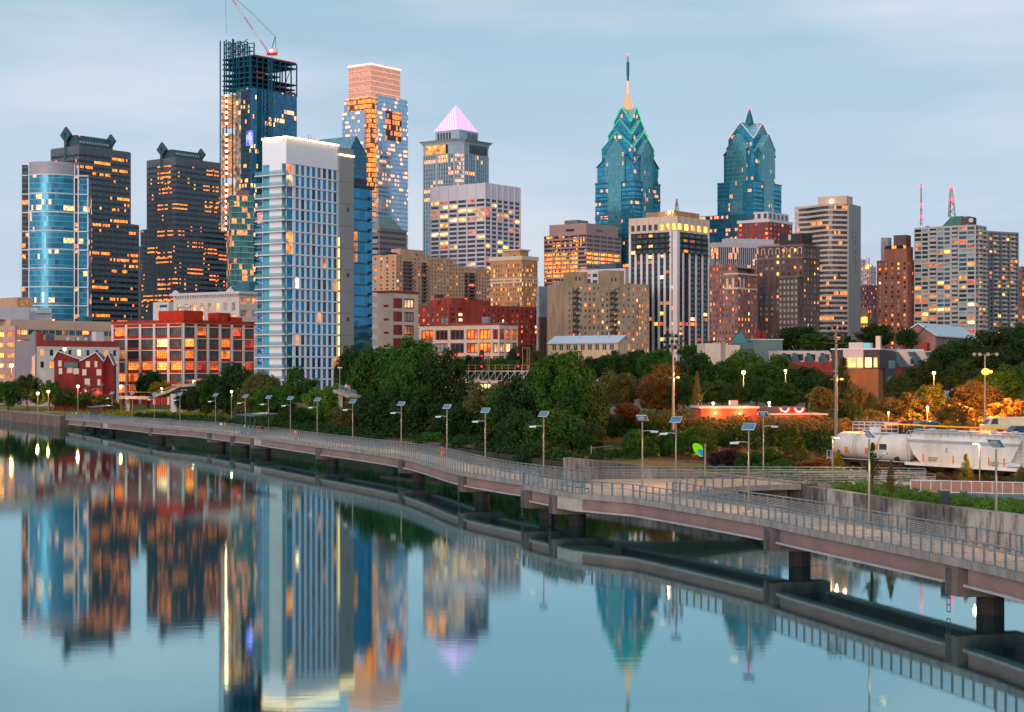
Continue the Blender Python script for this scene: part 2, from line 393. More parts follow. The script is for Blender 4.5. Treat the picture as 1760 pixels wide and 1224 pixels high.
def stained(name, c, dark, white):
    m = bpy.data.materials.new(name); t = NT(m); g = t.n('ShaderNodeNewGeometry')
    mp = t.n('ShaderNodeMapping', {'Vector': g.outputs['Position']}); mp.inputs['Scale'].default_value = (1, 1, .25)
    a = t.n('ShaderNodeTexNoise', {'Vector': mp.outputs[0], 'Scale': 1.4, 'Detail': 5., 'Roughness': .65})
    b = t.n('ShaderNodeTexNoise', {'Vector': g.outputs['Position'], 'Scale': .12, 'Detail': 3.})
    fa = t.m('MINIMUM', t.m('MAXIMUM', t.m('MULTIPLY_ADD', a.outputs[0], 6., -2.8), 0.), 1.)
    fb = t.m('MINIMUM', t.m('MAXIMUM', t.m('MULTIPLY_ADD', b.outputs[0], 8., -3.6), 0.), 1.)
    c1 = t.mix(fa, c, dark); c3 = t.mix(fa, white, c)
    bs = t.n('ShaderNodeBsdfPrincipled', {'Base Color': t.mix(fb, c1, c3), 'Roughness': .9})
    bp = t.n('ShaderNodeBump', {'Height': a.outputs[0], 'Strength': .4, 'Distance': .1}); t.put(bs.inputs['Normal'], bp.outputs[0])
    t.out(bs.outputs[0]); return m
OLDC = stained('old_concrete', (.15, .115, .095), (.04, .033, .03), (.46, .38, .33))
DARKC = stained('dark_concrete', (.13, .09, .075), (.03, .025, .025), (.30, .24, .2))
EARTH = pm('earth_bank', (.05, .045, .03), .95, 0, .5, .3, bump=.5)
wallrun(BANK[:4], -1, GZ-.25, 1.2, STONE, 'seawall', 'low reddish stone seawall at the left end of the boardwalk', cope=pm('coping_stone', (.2, .19, .18), .8, 0, .3, .5))
wallrun(BANK[3:10], -1, GZ-.15, 1.0, EARTH, 'riverbank_edge', 'dark earth river edge under the big trees behind the boardwalk', cat='bank')
wallrun(BANK[9:12], -1, GZ+.45, 1.0, DARKC, 'concrete_wall', 'dark stained concrete river wall behind the boardwalk bend')
wallrun([(28.6, 165.5)]+BANK[12:16], -1, GZ+.3, .9, OLDC, 'concrete_wall', 'pale peeling concrete river wall below the rail cars')

# ================================================================== upper terrace behind the ivy wall
IVY = [(-12, 330), (14.7, 275), (27, 247), (38.5, 222), (47.5, 200), (57.5, 180), (75, 146), (110, 80)]
TZ = 6.9
q = MB(); TP = [(p[0]+1.0, p[1]+.5) for p in IVY]+[(600, 80), (2600, 2600), (-60, 2600), (-60, 420)]
q.prism(TP, GZ-.5, TZ)
PARK = pm('park_ground', (.10, .085, .05), .95, 0, .4, .08, c2=(.22, .17, .12))
tag(q.build('terrace', PARK), kind='structure', label='raised park ground behind the ivy wall')

# ================================================================== the boardwalk
NEAR = [(46, 12), (39.5, 40), (34, 61), (30.5, 76), (27.6, 90), (25.3, 101), (19.6, 121.6), (18.2, 127), (14.8, 136.6), (10.8, 147), (7.5, 155), (2.6, 168.5), (-1.5, 178), (-6.2, 191), (-15, 226), (-30.7, 264), (-44.7, 298), (-50.4, 310), (-60.5, 332), (-72, 352), (-90, 392), (-113, 441)]
def cr(pts, step):          # Catmull-Rom resampling at an even step
    P = [Vector((p[0], p[1])) for p in pts]; P = [P[0]*2-P[1]]+P+[P[-1]*2-P[-2]]; o = []
    for i in range(1, len(P)-2):
        for k in range(24):
            t = k/24; a, b, c, d = P[i-1:i+3]
            o.append(.5*((2*b)+(-a+c)*t+(2*a-5*b+4*c-d)*t*t+(-a+3*b-3*c+d)*t**3))
    o.append(P[-2]); res = [o[0]]; acc = 0
    for a, b in zip(o[:-1], o[1:]):
        l = (b-a).length; s0 = 0
        while acc+(l-s0) >= step:
            s0 += step-acc; acc = 0; res.append(a+(b-a)*(s0/l))
        acc += l-s0
    return [(p.x, p.y) for p in res]
NP = cr(NEAR, 1.25)
WID = 4.7
BPk = offset(NP, WID)
def dz(p): return 3.3-.7*min(1, max(0, (p[1]-345)/90))
def px_of(p): return 880+F*p[0]/p[1]
def at_px(pts, px):
    for i in range(len(pts)-1):
        a, b = px_of(pts[i]), px_of(pts[i+1])
        if (a-px)*(b-px) <= 0: return i
    return len(pts)-2
DECKM = pm('deck_concrete', (.56, .40, .27), .85, 0, .2, .8, c2=(.40, .32, .25), bump=.15)
EDGEM = pm('deck_edge', (.30, .27, .25), .85, 0, .4, 1.2, c2=(.17, .155, .15), stretch=(1, 1, .3), bump=.3)
GIRD = pm('girder', (.27, .18, .16), .7, 0, .3, .3, c2=(.17, .125, .12), stretch=(1, 1, 2))
FLANGE = pm('girder_flange', (.36, .32, .32), .6, 0, .2, .5)
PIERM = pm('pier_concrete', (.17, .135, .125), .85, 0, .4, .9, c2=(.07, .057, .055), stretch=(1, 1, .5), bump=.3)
COLM = pm('shaded_column', (.022, .018, .017), .7, 0, .4, .9, bump=.3)  # near-black tone puts the shade under the deck into the colour
RAILM = pm('rail_metal', (.19, .235, .26), .4, .5, .12, 1)
SLATM = pm('rail_slat', (.40, .38, .37), .45, .4, .12, 1)
BW = empty('boardwalk', (0, 0, 0), 0, 'long concrete boardwalk on piers curving over the river', 'boardwalk')
i_a, i_b = at_px(NP, 1085), at_px(NP, 926)      # overlook bulge on the river side
def nearpt(i, extra=0):
    p = NP[i]; f = 0
    if i_a <= i <= i_b: f = min(1, (i-i_a)/6, (i_b-i)/.5+.0)
    t = Vector(NP[min(i+1, len(NP)-1)])-Vector(NP[max(i-1, 0)]); t.normalize()
    d = 2.2*f+extra
    return (p[0]-t.y*d, p[1]+t.x*d)
NE = [nearpt(i) for i in range(len(NP))]
JA, JB = at_px(BPk, 1143), at_px(BPk, 1010)      # gap in the back railing where the ramp leaves
def slab(A, B, zt, zb, mb, m=0):
    for i in range(len(A)-1):
        a, b, c, d = A[i], A[i+1], B[i+1], B[i]
        za, zb_ = dz(a)+zt, dz(b)+zt; wa, wb = dz(a)+zb, dz(b)+zb
        mb.hexa([(a[0], a[1], wa), (b[0], b[1], wb), (c[0], c[1], wb), (d[0], d[1], wa), (a[0], a[1], za), (b[0], b[1], zb_), (c[0], c[1], zb_), (d[0], d[1], za)], m)
q = MB(); slab(offset(NE, .25), offset(BPk, -.25), 0, -.3, q); q.build('deck', DECKM, BW)
q = MB(); slab(NE, offset(NE, .246), .06, -.42, q); q.build('edge_beam', EDGEM, BW)
q = MB(); slab(offset(BPk, -.246), BPk, .06, -.42, q); q.build('edge_beam', EDGEM, BW)
q = MB()
for i in range(3, len(NE)-2, 4):      # joints
    a, c = Vector(NE[i]), Vector(BPk[i]); z_ = dz(NP[i]); q.bar((a.x, a.y, z_+.012), (c.x, c.y, z_+.012), .03, .012)
    n_ = (a-c).normalized(); q.bar((a.x+n_.x*.004, a.y+n_.y*.004, z_-.40), (a.x+n_.x*.004, a.y+n_.y*.004, z_+.055), .035, .012, up=(n_.x, n_.y, 0))
q.build('deck_joints', METAL_D, BW)['kind'] = 'stuff'
# piers
PIERX = [2700, 2120, 1632, 1316, 984, 934, 786, 684, 541, 432, 394, 355, 255, 172, 141]
PI = [at_px(NP, x) for x in PIERX]
def ladder(mb, p, t, n, z0, z1):
    for s in (-.2, .2):
        a = p+t*s+n*.12; mb.bar((a.x, a.y, z0), (a.x, a.y, z1), .035, .035)
    z = z0
    while z < z1:
        a = p-t*.2+n*.12; b = p+t*.2+n*.12; mb.bar((a.x, a.y, z), (b.x, b.y, z), .035, .05); z += .4
for k, i in enumerate(PI):
    a = Vector(NE[i]); t = (Vector(NP[i+1])-Vector(NP[i-1])).normalized(); nb = Vector((t.y, -t.x)); zt = dz(NP[i])-.43
    c = a+nb*(WID/2+.2); W2 = .75
    pe = tag(empty('pier', (0, 0, 0)),); pe.parent = BW
    q = MB()
    def PT(al, ac, z): v = a+t*al+nb*ac; return (v.x, v.y, z)
    q.hexa([PT(-W2, .05, 1.15), PT(W2, .05, 1.15), PT(W2, .9, 1.1), PT(-W2, .9, 1.1), PT(-W2, .05, zt), PT(W2, .05, zt), PT(W2, .9, zt), PT(-W2, .9, zt)])
    q.hexa([PT(-W2*.97, .9, 1.1), PT(W2*.97, .9, 1.1), PT(W2*.97, WID-.9, 1.1), PT(-W2*.97, WID-.9, 1.1), PT(-W2*.97, .9, zt-.95), PT(W2*.97, .9, zt-.95), PT(W2*.97, WID-.9, zt-.95), PT(-W2*.97, WID-.9, zt-.95)])
    q.hexa([PT(-W2, WID-.9, 1.15), PT(W2, WID-.9, 1.15), PT(W2, WID-.05, 1.15), PT(-W2, WID-.05, 1.15), PT(-W2, WID-.9, zt), PT(W2, WID-.9, zt), PT(W2, WID-.05, zt), PT(-W2, WID-.05, zt)])
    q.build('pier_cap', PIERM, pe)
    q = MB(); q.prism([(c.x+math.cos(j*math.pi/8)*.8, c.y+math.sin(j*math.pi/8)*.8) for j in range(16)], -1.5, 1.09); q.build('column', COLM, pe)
    if k < 11:
        q = MB(); ladder(q, a, t, -nb, .2, zt-.1); q.build('ladder', METAL_D, pe)
# girders span by span: web + light bottom flange, river side and bank side
ends = [2]+PI+[len(NP)-2]
for i, j in zip(ends[:-1], ends[1:]):
    for sd_, off_ in ((0, .45), (1, WID-.45)):
        gd = empty('girder', (0, 0, 0)); gd.parent = BW; A = offset(NE, off_) if sd_ == 0 else offset(NP, off_)
        lo = i+(1 if i > 2 else 0); seg = A[lo:j]
        if len(seg) < 2: continue
        q = MB(); slab(seg, offset(seg, .2), -.42, -1.38, q); q.build('web', GIRD, gd)
        q = MB(); slab(offset(seg, -.32), offset(seg, .5), -1.384, -1.53, q); q.build('flange', FLANGE, gd)
# concrete deck haunches beside two piers
for k, ln in ((4, 5), (9, 4), (13, 5)):
    i = PI[k]; seg = offset(NE[i-ln:i], .12); q = MB(); slab(seg, offset(seg, 3.9), -.43, -1.55, q); q.build('haunch', CONC, BW)

# railings
def railing(pts, name_parent, near=True, lo=0, posts_as_parts=0, h=1.2, zf=dz, nsl=8, slat=SLATM, sections=12):
    """one railing per stretch of deck: handrail, slats, posts"""
    cnt = 0; n = len(pts)
    for s0 in range(lo, n-1, sections):
        s1 = min(s0+sections, n-1); seg = pts[s0:s1+1]; rg = empty('railing', (0, 0, 0)); rg.parent = name_parent
        q = MB(); q.tube([(p[0], p[1], zf(p)+h) for p in seg], .05, 6); q.build('handrail', RAILM, rg)
        q = MB()
        for k in range(nsl):
            z = .17+k*(h-.28)/nsl
            for a, b in zip(seg[:-1], seg[1:]): q.bar((a[0], a[1], zf(a)+z), (b[0], b[1], zf(b)+z), .028, .04)
        q.build('slats', slat, rg)
        rest = MB()
        for i in range(s0, s1 if s1 < n-1 else s1+1):
            p = pts[i]; t = (Vector(pts[min(i+1, n-1)])-Vector(pts[max(i-1, 0)])).normalized(); nb = Vector((t.y, -t.x))
            z0 = zf(p)+.04
            if cnt < posts_as_parts:
                if 'post' not in bpy.data.meshes:
                    qq = MB()
                    for s in (-.055, .055): qq.box(s-.016, s+.016, -.045, .045, 0, 1.15)
                    qq.box(-.07, .07, -.07, .07, 0, .03); qq.mesh('post', [RAILM])
                o = link('post', bpy.data.meshes['post'], rg, (p[0], p[1], z0), math.atan2(t.y, t.x)); o.scale[2] = (h-.04)/1.15
            else:
                for s in (-.055, .055):
                    v = Vector(p)+t*s; rest.bar((v.x, v.y, z0), (v.x, v.y, zf(p)+h-.02), .09, .032, up=(t.x, t.y, 0))
            cnt += 1
        if rest.v: rest.build('posts', RAILM, rg)['kind'] = 'stuff'
ib = i_b
iv_ = at_px(NP, 1800)
railing(offset(NE[:iv_+1], .12), BW)
railing(offset(NE[iv_:ib], .12), BW, posts_as_parts=100)
railing(offset(NE[ib:], .12), BW)
railing([NE[ib-1], NE[ib]], BW)
railing(offset(BPk[:JA], -.12), BW)
railing(offset(BPk[JB:], -.12), BW)

# ramp linking the boardwalk to the bank
RA = [BPk[JA], (16.5, 158), (22, 164.5), (28, 167), (34, 166.5), (40, 164)]
RB = [BPk[JB], (8.5, 175.5), (16, 176.5), (22, 176.5), (28, 176), (35.5, 175), (42, 173)]
rz = lambda p: 3.3
RMP = empty('ramp', (0, 0, 0), 0, 'level side walkway leaving the boardwalk bend towards the bank', 'walkway')
A1 = cr(RA, 1.6); B1 = cr(RB, 1.6)
q = MB(); q.prism(A1+B1[::-1], 2.95, 3.304); q.build('deck', DECKM, RMP)
q = MB(); q.prism([(29.5, 165.6), (41, 163.6), (43.5, 172.4), (30, 175.5)], -1, 2.94); q.build('abutment', OLDC, RMP)
q = MB()
for a, b in zip(A1[:-1], A1[1:]): q.bar((a[0], a[1], 3.1), (b[0], b[1], 3.1), .3, .5)
q.build('edge_beam', EDGEM, RMP)
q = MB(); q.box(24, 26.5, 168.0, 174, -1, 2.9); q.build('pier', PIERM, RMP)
railing(A1, RMP, zf=rz, nsl=6, slat=SLATM); railing(B1, RMP, zf=rz, nsl=6)
# ================================================================== the skyline
WHITE_P = pm('white_panel', (.74, .75, .79), .6, 0, .08, .05)
GREYP = pm('grey_panel', (.27, .27, .265), .75, 0, .10, .06)
TRIMW = pm('white_trim', (.62, .64, .68), .5, 0, .06, .1)
def beacons(b, pts, r=.55):
    for p in pts:
        q = MB(); q.ball(p, r, 8, 5); q.tube([(p[0], p[1], p[2]-1.6), (p[0], p[1], p[2]-r*.8)], .12, 5); q.build('beacon', RED_BEACON, b.e)

# ---- curved blue glass tower, far left
b = Bld('glass_tower', 'curved blue glass residential tower with white gridlines, leftmost tower of the skyline', 50, 1100, 35, 151, th=8, cat='tower')
Mg = curtain('curved_tower_glass', (.045, .24, .36), (.02, .13, .22), fh=3.42, pw=1.75, mw=.05, sp=.12, spc=(.20, .33, .42), mc=(.10, .2, .26), lit=.035, row=.10, boost=.5, lc=(1, .62, .28), ls=1.9, metal=.4, seed=1, grp=6, rough=.3)
Md = curtain('recess_glass', (.02, .05, .07), (.01, .02, .03), fh=3.42, pw=2.2, mw=.08, sp=.3, spc=(.06, .09, .11), lit=.12, row=0, lc=(1, .4, .1), ls=1.6, metal=.5, seed=2)
W1 = b.uR(128); WT = b.uR(136); WR2 = b.uR(151)
arc = [(W1*i/20, -6.5*math.sin(math.pi*i/20)**.8-.5) for i in range(21)]
zt = b.z(300); zl = b.z(279)
q = MB(); q.prism([(0, 10)]+arc+[(W1, 10)], 0, zt); q.build('curtain_wall', Mg, b.e)
q = MB(); q.prism([(b.uR(37), 2.5), (b.uR(49.8), 2.5), (b.uR(49.8), 22), (b.uR(37), 22)], 0, b.z(283)); q.prism([(W1+.02, 2), (WT-.5, 2), (WT-.5, 22), (W1+.02, 22)], 0, b.z(300)); q.build('recessed_bay', Md, b.e)
q = MB(); q.prism([(WT+.02, .5), (WR2, 2), (WR2, 24), (WT+.02, 24)], 0, b.z(304)); q.build('side_bay', Mg, b.e)
q = MB(); q.prism([(-.1, 11)]+[(p[0], p[1]-.25) for p in arc]+[(W1+.1, 11)], zt+.01, zl)
q.build('louvre_band', pm('louvre', (.44, .43, .46), .6, .2, .25, 1.2, stretch=(.1, .1, 6), c2=(.22, .22, .25)), b.e)
for k in range(9):
    z0 = b.z(301)-k*11.75
    if z0 < 5: break
    q = MB(); pts = [(p[0], p[1]-.3) for p in arc]; q.prism([(0, .5)]+pts+[(W1, .5)], z0-.35, z0+.35)
    q.box(b.uR(36), 0, 2.1, 3, z0-.35, z0+.35); q.box(W1, WR2+.2, -.2, 1.8, z0-.35, z0+.35); q.build('floor_band', TRIMW, b.e)
for px, y0 in ((36, 2), (50, -.9), (128, -.9), (134.5, -.3), (150.5, 1.2)):
    u = b.uR(px); q = MB(); q.box(u-.4, u+.4, y0, y0+.9, 0, b.z(279 if px < 60 else (284 if px < 140 else 304))); q.build('vertical_fin', TRIMW, b.e)
beacons(b, [(b.uR(x), y, b.z(z)) for x, y, z in ((37, 3, 277), (48, 3, 282), (54, -1, 276), (98, -6, 279), (127, 0, 282))])

# ---- the two dark banded towers with diamond crests
def commerce(label, xc, D, xl, xr, xl2, xr2, yt, ystep, yl, dia, seed):
    b = Bld('office_tower', label, xc, D, xl, xr, cat='tower', seed=seed, group='dark banded office towers with diamond crests')
    wm_ = pm('banded_stone', (.145, .165, .185), .7, 0, .35, .6, c2=(.075, .095, .115), stretch=(1, 1, 2))
    win = curtain('band_windows', (.015, .03, .04), (.008, .014, .02), fh=500, pw=1.55, mw=.12, sp=0, lit=.03, row=.22, boost=.62, lc=(1, .36, .05), ls=1.9, metal=.35, seed=seed, grp=7, spc=(.04, .05, .055))
    # every floor needs its own random row: separate floors get their own cell through fh
    win = curtain('band_windows', (.015, .03, .04), (.008, .014, .02), fh=3.9, pw=1.55, mw=.12, sp=0, lit=.03, row=.22, boost=.70, lc=(1, .36, .05), ls=1.9, metal=.35, seed=seed, grp=10, spc=(.04, .05, .055))
    zT = b.z(yt); zS = b.z(ystep); P = 3.9
    def mass(x1, y1, x0, y0, z0, z1):
        q = MB(); q.box(x0, x1, y0, y1, z0, z1-.01); q.build('wall', wm_, b.e)
        q = MB(); q.box(x0+.6, x1-.6, y0+.6, y1-.6, z1, z1+.4); q.build('roof', ROOFM, b.e)
    mass(b.WR, b.WL, 0, 0, zS, zT); mass(b.uR(xr2), b.uL(xl2), -2, -2, 0, zS)
    n = int((zT-2.5)/P)
    for k in range(n):
        z = zT-4.2-(k+1)*P+1.2
        low = z+1.9 < zS
        if z < 1 or (not low and z < zS+.3): continue
        x0 = -2 if low else 0; X1 = b.uR(xr2) if low else b.WR; Y1 = b.uL(xl2) if low else b.WL
        q = MB(); q.box(x0-.05, X1-1.2, x0-.05, x0+.3, z, z+1.75); q.box(x0-.05, x0+.3, x0+.3, Y1-1.2, z, z+1.75); q.build('window_band', win, b.e)
        # small square openings punched in the spandrel above every band
    q = MB()
    for k in range(n):
        z = zT-4.2-(k+1)*P+1.2+2.5
        if z < 2: continue
        low = z < zS; x0 = -2 if low else 0; X1 = b.uR(xr2) if low else b.WR; Y1 = b.uL(xl2) if low else b.WL
        for j in range(1, int(X1/5)): q.box(j*5, j*5+1.0, x0-.03, x0+.1, z, z+.9)
        for j in range(1, int(Y1/5)): q.box(x0-.03, x0+.1, j*5, j*5+1.0, z, z+.9)
    q.build('spandrel_vents', METAL_D, b.e)['kind'] = 'stuff'
    # saw-tooth parapets and the crest with its two diamonds
    cu = pm('crest_metal', (.06, .10, .12), .6, .3, .3, .8)
    (d1x, d1y, d1r), (d2x, d2y, d2r) = dia
    yy = b.uL(d1x); q = MB(); zc = b.z(yl, 0, yy); X2 = b.uR(d2x)
    q.hexa([(2, 2, zT), (X2, 2, zT), (X2, yy+5, zT), (2, yy+5, zT), (2, 6, zc), (X2, 6, zc), (X2, yy+1, zc), (2, yy+1, zc)])
    for i in range(10): q.box(3+i*(X2-5)/10, 3+(i+.55)*(X2-5)/10, 2.6, 3.2, zT+2.6, zT+4.2, 1)
    q.build('crest', [cu, G_PALE], b.e)
    for (ux, r_, yc, z) in ((-.5, d1r, yy, b.z(d1y, 0, yy)), (X2, d2r, 5, b.z(d2y, X2, 4))):
        q = MB(); h = r_*.30; o_ = [(0, r_), (r_, 0), (0, -r_), (-r_, 0)]; i_ = [(0, h), (h*.7, 0), (0, -h), (-h*.7, 0)]
        for s0 in (0, 1.6):
            for j in range(4):
                a, c = o_[j], o_[(j+1) % 4]; d, e_ = i_[(j+1) % 4], i_[j]
                q.quad((ux+s0, yc+a[0], z+a[1]), (ux+s0, yc+c[0], z+c[1]), (ux+s0, yc+d[0], z+d[1]), (ux+s0, yc+e_[0], z+e_[1]))
        for L_ in (o_, i_):
            for j in range(4):
                a, c = L_[j], L_[(j+1) % 4]
                q.quad((ux, yc+a[0], z+a[1]), (ux, yc+c[0], z+c[1]), (ux+1.6, yc+c[0], z+c[1]), (ux+1.6, yc+a[0], z+a[1]))
        q.build('diamond', cu, b.e)
        q = MB(); q.box(ux, ux+1.6, yc-1.2, yc+1.2, zT-8 if ux < 0 else zT, z-r_*.8); q.build('diamond_post', cu, b.e)
    return b
b = commerce('dark banded office tower with diamond crest rising behind the curved blue glass tower', 136, 1190, 87, 225, 80, 236, 251, 379, 233, ((113, 232, 5.6), (197, 243, 5.0)), 11)
beacons(b, [(b.uR(146), 6, b.z(231))])
b = commerce('dark banded office tower with diamond crest, second from the left, behind the ornate white building', 302, 1270, 252, 380, 245, 395, 271, 392, 258, ((278, 257, 5.3), (352, 266, 4.6)), 12)
b = Bld('office_tower', 'thin brown slab of a building in the gap between the two diamond-crested towers', 240, 1400, 228, 246, cat='building')
b.part('wall', pm('brown_stone', (.26, .17, .15), .8), 0, b.WR, 0, 12, 0, b.z(425)); b.part('roof', ROOFM, .5, b.WR-.5, .5, 11, b.z(425), b.z(423.5))

# ---- unfinished tower with steel frame and crane
b = Bld('unfinished_tower', 'unfinished glass skyscraper topped with bare steel frame and a tower crane', 433, 1520, 381, 511, cat='tower')
Gu = curtain('new_tower_glass', (.05, .17, .27), (.03, .12, .20), fh=4.3, pw=1.5, mw=.10, sp=.2, spc=(.03, .10, .18), mc=(.02, .05, .08), lit=.01, row=.13, boost=.45, lc=(1, .72, .38), ls=2.2, metal=.75, seed=21, grp=8)
Gd = curtain('core_glass', (.015, .05, .08), (.01, .03, .05), fh=4.3, pw=1.8, mw=.12, sp=.3, spc=(.01, .03, .05), lit=.05, row=.1, boost=.4, lc=(1, .6, .25), ls=2.0, metal=.6, seed=22)
STL = pm('steel_frame', (.02, .085, .12), .6, .3, .4, .5)
zg = b.z(150); WR = b.WR; WL = b.WL; y401 = b.uL(403); y412 = b.uL(414)
b.part('curtain_wall', Gu, 0, WR, .5, WL*.55, 0, zg)
b.part('core_wall', Gd, -.02, WR*.5, b.uL(431), y412, 0, zg-2)
b.part('lit_shaft', emi('work_lit_shaft', (1, .56, .26), 1.0, .5, .25), 0, 8, y412+.05, y401-.1, b.z(392), zg-3)
q = MB()
for k in range(34):
    z = zg-4-k*4.9
    if k in (6, 15): continue
    q.box(-1.5, 8, y401+1, WL-1, z-3.6, z-.4)
q.build('hoist_floors', emi('hoist_floor_light', (1, .33, .09), .7, .8, .5), b.e)
q = MB()
for k in range(34):
    z = zg-4-k*4.9
    if k in (6, 15): continue
    yb = (y401+WL)/2; q.ball((-2.0, yb, z-.7), .95, 8, 5)
q.build('work_lights', emi('work_light', (1, .74, .36), 22), b.e)
q = MB()
for y in (y401+.3, WL-.3, (y401+WL)/2): q.bar((-2, y, 0), (-2, y, b.z(62)), .8, .8)
q.build('hoist_mast', STL, b.e)
b.part('edge_column', pm('edge_col', (.35, .45, .5), .5), 1, 3, WL, WL+.9, b.z(385), zg-20)
# steel floors above the glass
q = MB(); zl = [b.z(y) for y in (148, 141, 132, 123, 112, 103, 95)]
for k, z in enumerate(zl):
    fr = [1, .96, 1, .62, .62, 1, 1][k]; q.box(0, WR*fr, .5, WL-1, z-.7, z+.3)
q.build('steel_floors', STL, b.e)
q = MB()
for i in range(9):
    x = WR*i/8; q.bar((x, .8, zg-1), (x, .8, zl[-1]), .9, .9); q.bar((x, WL*.5, zg-1), (x, WL*.5, zl[-1]), .9, .9)
for i in range(6): y = WL*(i+.5)/6; q.bar((.3, y, zg-3), (.3, y, zl[-1]), 1.0, 1.0)
for i in range(0, 8, 2): q.bar((WR*i/8, .8, zl[2]), (WR*(i+1)/8, .8, zl[5]), .5, .5)
q.box(8, WR*.55, 14, WL*.8, zg, zl[-2]); q.build('steel_columns', STL, b.e)
q = MB(); zc = b.z(62); ys = [b.uL(p) for p in (384, 392, 400, 408, 416, 424)]
for j, y in enumerate(ys):
    for x in (1, 9): q.bar((x, y, zl[-3]), (x, y, zc-(0, 1, 0, 3, 6, 4)[j]), .9, .9)
for k in range(7):
    z = zl[-1]+2+k*3.6
    if z > zc-2: break
    q.bar((1, ys[0], z), (1, ys[-1], z), .5, .6); q.bar((9, ys[0], z), (9, ys[-1], z), .5, .6)
    for j in range(len(ys)-1):
        a, c = (ys[j], ys[j+1]) if (k+j) % 2 else (ys[j+1], ys[j]); q.bar((1, a, z), (1, c, min(z+3.6, zc-2)), .45, .45)
q.bar((1, b.uL(387), zl[-1]+6), (1, b.uL(433), zl[-1]+4), .6, .6)
q.build('steel_crown', STL, b.e)
q = MB(); [q.box(WR*a, WR*c, .2, .5, z, z+1.0) for a, c, z in ((.02, .98, zl[-1]+.3), (.1, .3, zl[3]+.3), (.1, .25, zl[2]+.3), (.55, .75, zl[1]+.3), (.8, .95, zl[0]+.2))]
q.build('safety_netting', pm('net_red', (.45, .07, .07), .9), b.e)
led = emi('purple_led', (.25, .28, 1), 1.6, .9, 1.2); b.part('led_screen', led, -.6, -.1, b.uL(437-2), b.uL(424), b.z(250), b.z(224))
q = MB(); q.box(WR*.14, WR*.2, -.5, .4, 0, zg); q.build('hoist_mast', STL, b.e)
UT = b
# the crane: own thing, standing on the frame
cx, cy = b.uR(461), -2.5
cr0 = b.e.matrix_basis @ Vector((cx, cy, 0))
crn = empty('tower_crane', tuple(cr0), 0, 'red and white luffing tower crane with raised jib on the unfinished tower', 'crane')
DC = cr0.y
def cz(y): return PZ(y, DC)-b.zb
q = MB(); zt = cz(98)
for sx in (-1.6, 1.6):
    for sy in (-1.6, 1.6): q.bar((sx, sy, 40), (sx, sy, zt), .5, .5)
z = 40; k = 0
while z < zt-4:
    for s in (-1.6, 1.6):
        q.bar((-1.6, s, z), (1.6, s, z+4), .35, .35); q.bar((-1.6, s, z), (1.6, s, z), .35, .35); q.bar((s, -1.6, z), (s, 1.6, z+4), .35, .35)
    z += 4
q.build('mast', STL, crn)
zc = cz(92)
q = MB(); q.box(-3, 6, -1.8, 1.8, zc-1.4, zc+.6); q.build('turntable', pm('crane_red', (.5, .06, .07), .5), crn)
q = MB(); q.box(1, 6.5, -1.6, 1.6, zc+.7, zc+4.5); q.build('cab', pm('crane_white', (.55, .55, .58), .5), crn)
q = MB(); q.bar((0, 0, zc), (4.5, 0, cz(63)), .6, .6); q.bar((5, 0, zc+4), (4.6, 0, cz(63)), .4, .4); q.build('a_frame', STL, crn)
def jx(px): return PX(px, DC)-cr0.x
jt = Vector((jx(386), 0, cz(-18))); jb = Vector((-1.5, 0, zc)); q = MB()
dj = (jt-jb); nj = 16; up = Vector((-dj.z, 0, dj.x)).normalized()*-1.3
for i in range(nj):
    a, c = jb+dj*(i/nj), jb+dj*((i+1)/nj); m_ = 0 if (i//3) % 2 == 0 else 1
    for s in (-.9, .9):
        o = Vector((0, s, 0)); q.bar(a+o, c+o, .35, .35, m_); q.bar(a+o, (a+c)/2+up, .2, .2, m_); q.bar((a+c)/2+up, c+o, .2, .2, m_)
    q.bar(a+up, c+up, .35, .35, m_)
q.build('jib', [pm('crane_red', (.5, .06, .07), .5), pm('crane_white', (.6, .5, .52), .5)], crn)
q = MB(); q.tube([(4.6, 0, cz(63)), tuple(jb+dj*.55+Vector((6, 0, 5))), tuple(jt)], .16, 4); q.tube([tuple(jb+dj*.985), (jx(389), 0, cz(58))], .10, 4); q.build('cables', METAL_D, crn)
q = MB(); q.ball((.6, -2.2, zc+1.8), .9, 8, 5); q.build('work_light', emi('work_light', (1, .8, .45), 9), crn)

# ---- Comcast-like tall pale glass tower with glowing pink top
b = Bld('glass_tower', 'tallest finished tower, pale glass with a glowing pink-orange top', 637, 1630, 592, 697, cat='tower')
Gc = curtain('pale_glass', (.36, .50, .62), (.26, .42, .57), fh=4.1, pw=2, mw=.04, sp=.42, spc=(.30, .46, .60), lit=.015, row=.26, boost=.6, lc=(1, .6, .25), ls=1.5, metal=.85, rough=.15, seed=31, grp=3)
Ga = curtain('amber_core', (.2, .12, .06), (.1, .06, .04), fh=4.6, pw=2.2, mw=.1, sp=.22, spc=(.12, .07, .04), lit=.72, row=.6, boost=.2, lc=(1, .38, .08), ls=1.5, metal=.2, seed=32)
Gp = curtain('pink_crown', (.5, .28, .22), (.45, .24, .19), fh=7.2, pw=3.4, mw=.06, sp=.12, spc=(1, .6, .4), lit=1, row=1, boost=0, lc=(1, .52, .62), ls=.30, metal=.5, seed=33)
z1 = b.z(108); z2 = b.z(166); xR = b.uR(688); yL = b.uL(599)
b.part('glowing_crown', Gp, 0, xR, 0, yL, z2, z1)
q = MB(); q.box(-.6, xR+.5, -.6, yL+.5, z1-1.6, z1-.2); q.build('crown_rim_light', emi('rim_pink', (1, .55, .42), 2.2), b.e)
b.part('amber_core', Ga, -.01, b.uR(646), -.01, b.uL(598.5), b.z(460), z2-.05)
b.part('wing', Gc, b.uR(646)+.02, b.WR, -3, 40, 0, b.z(162))
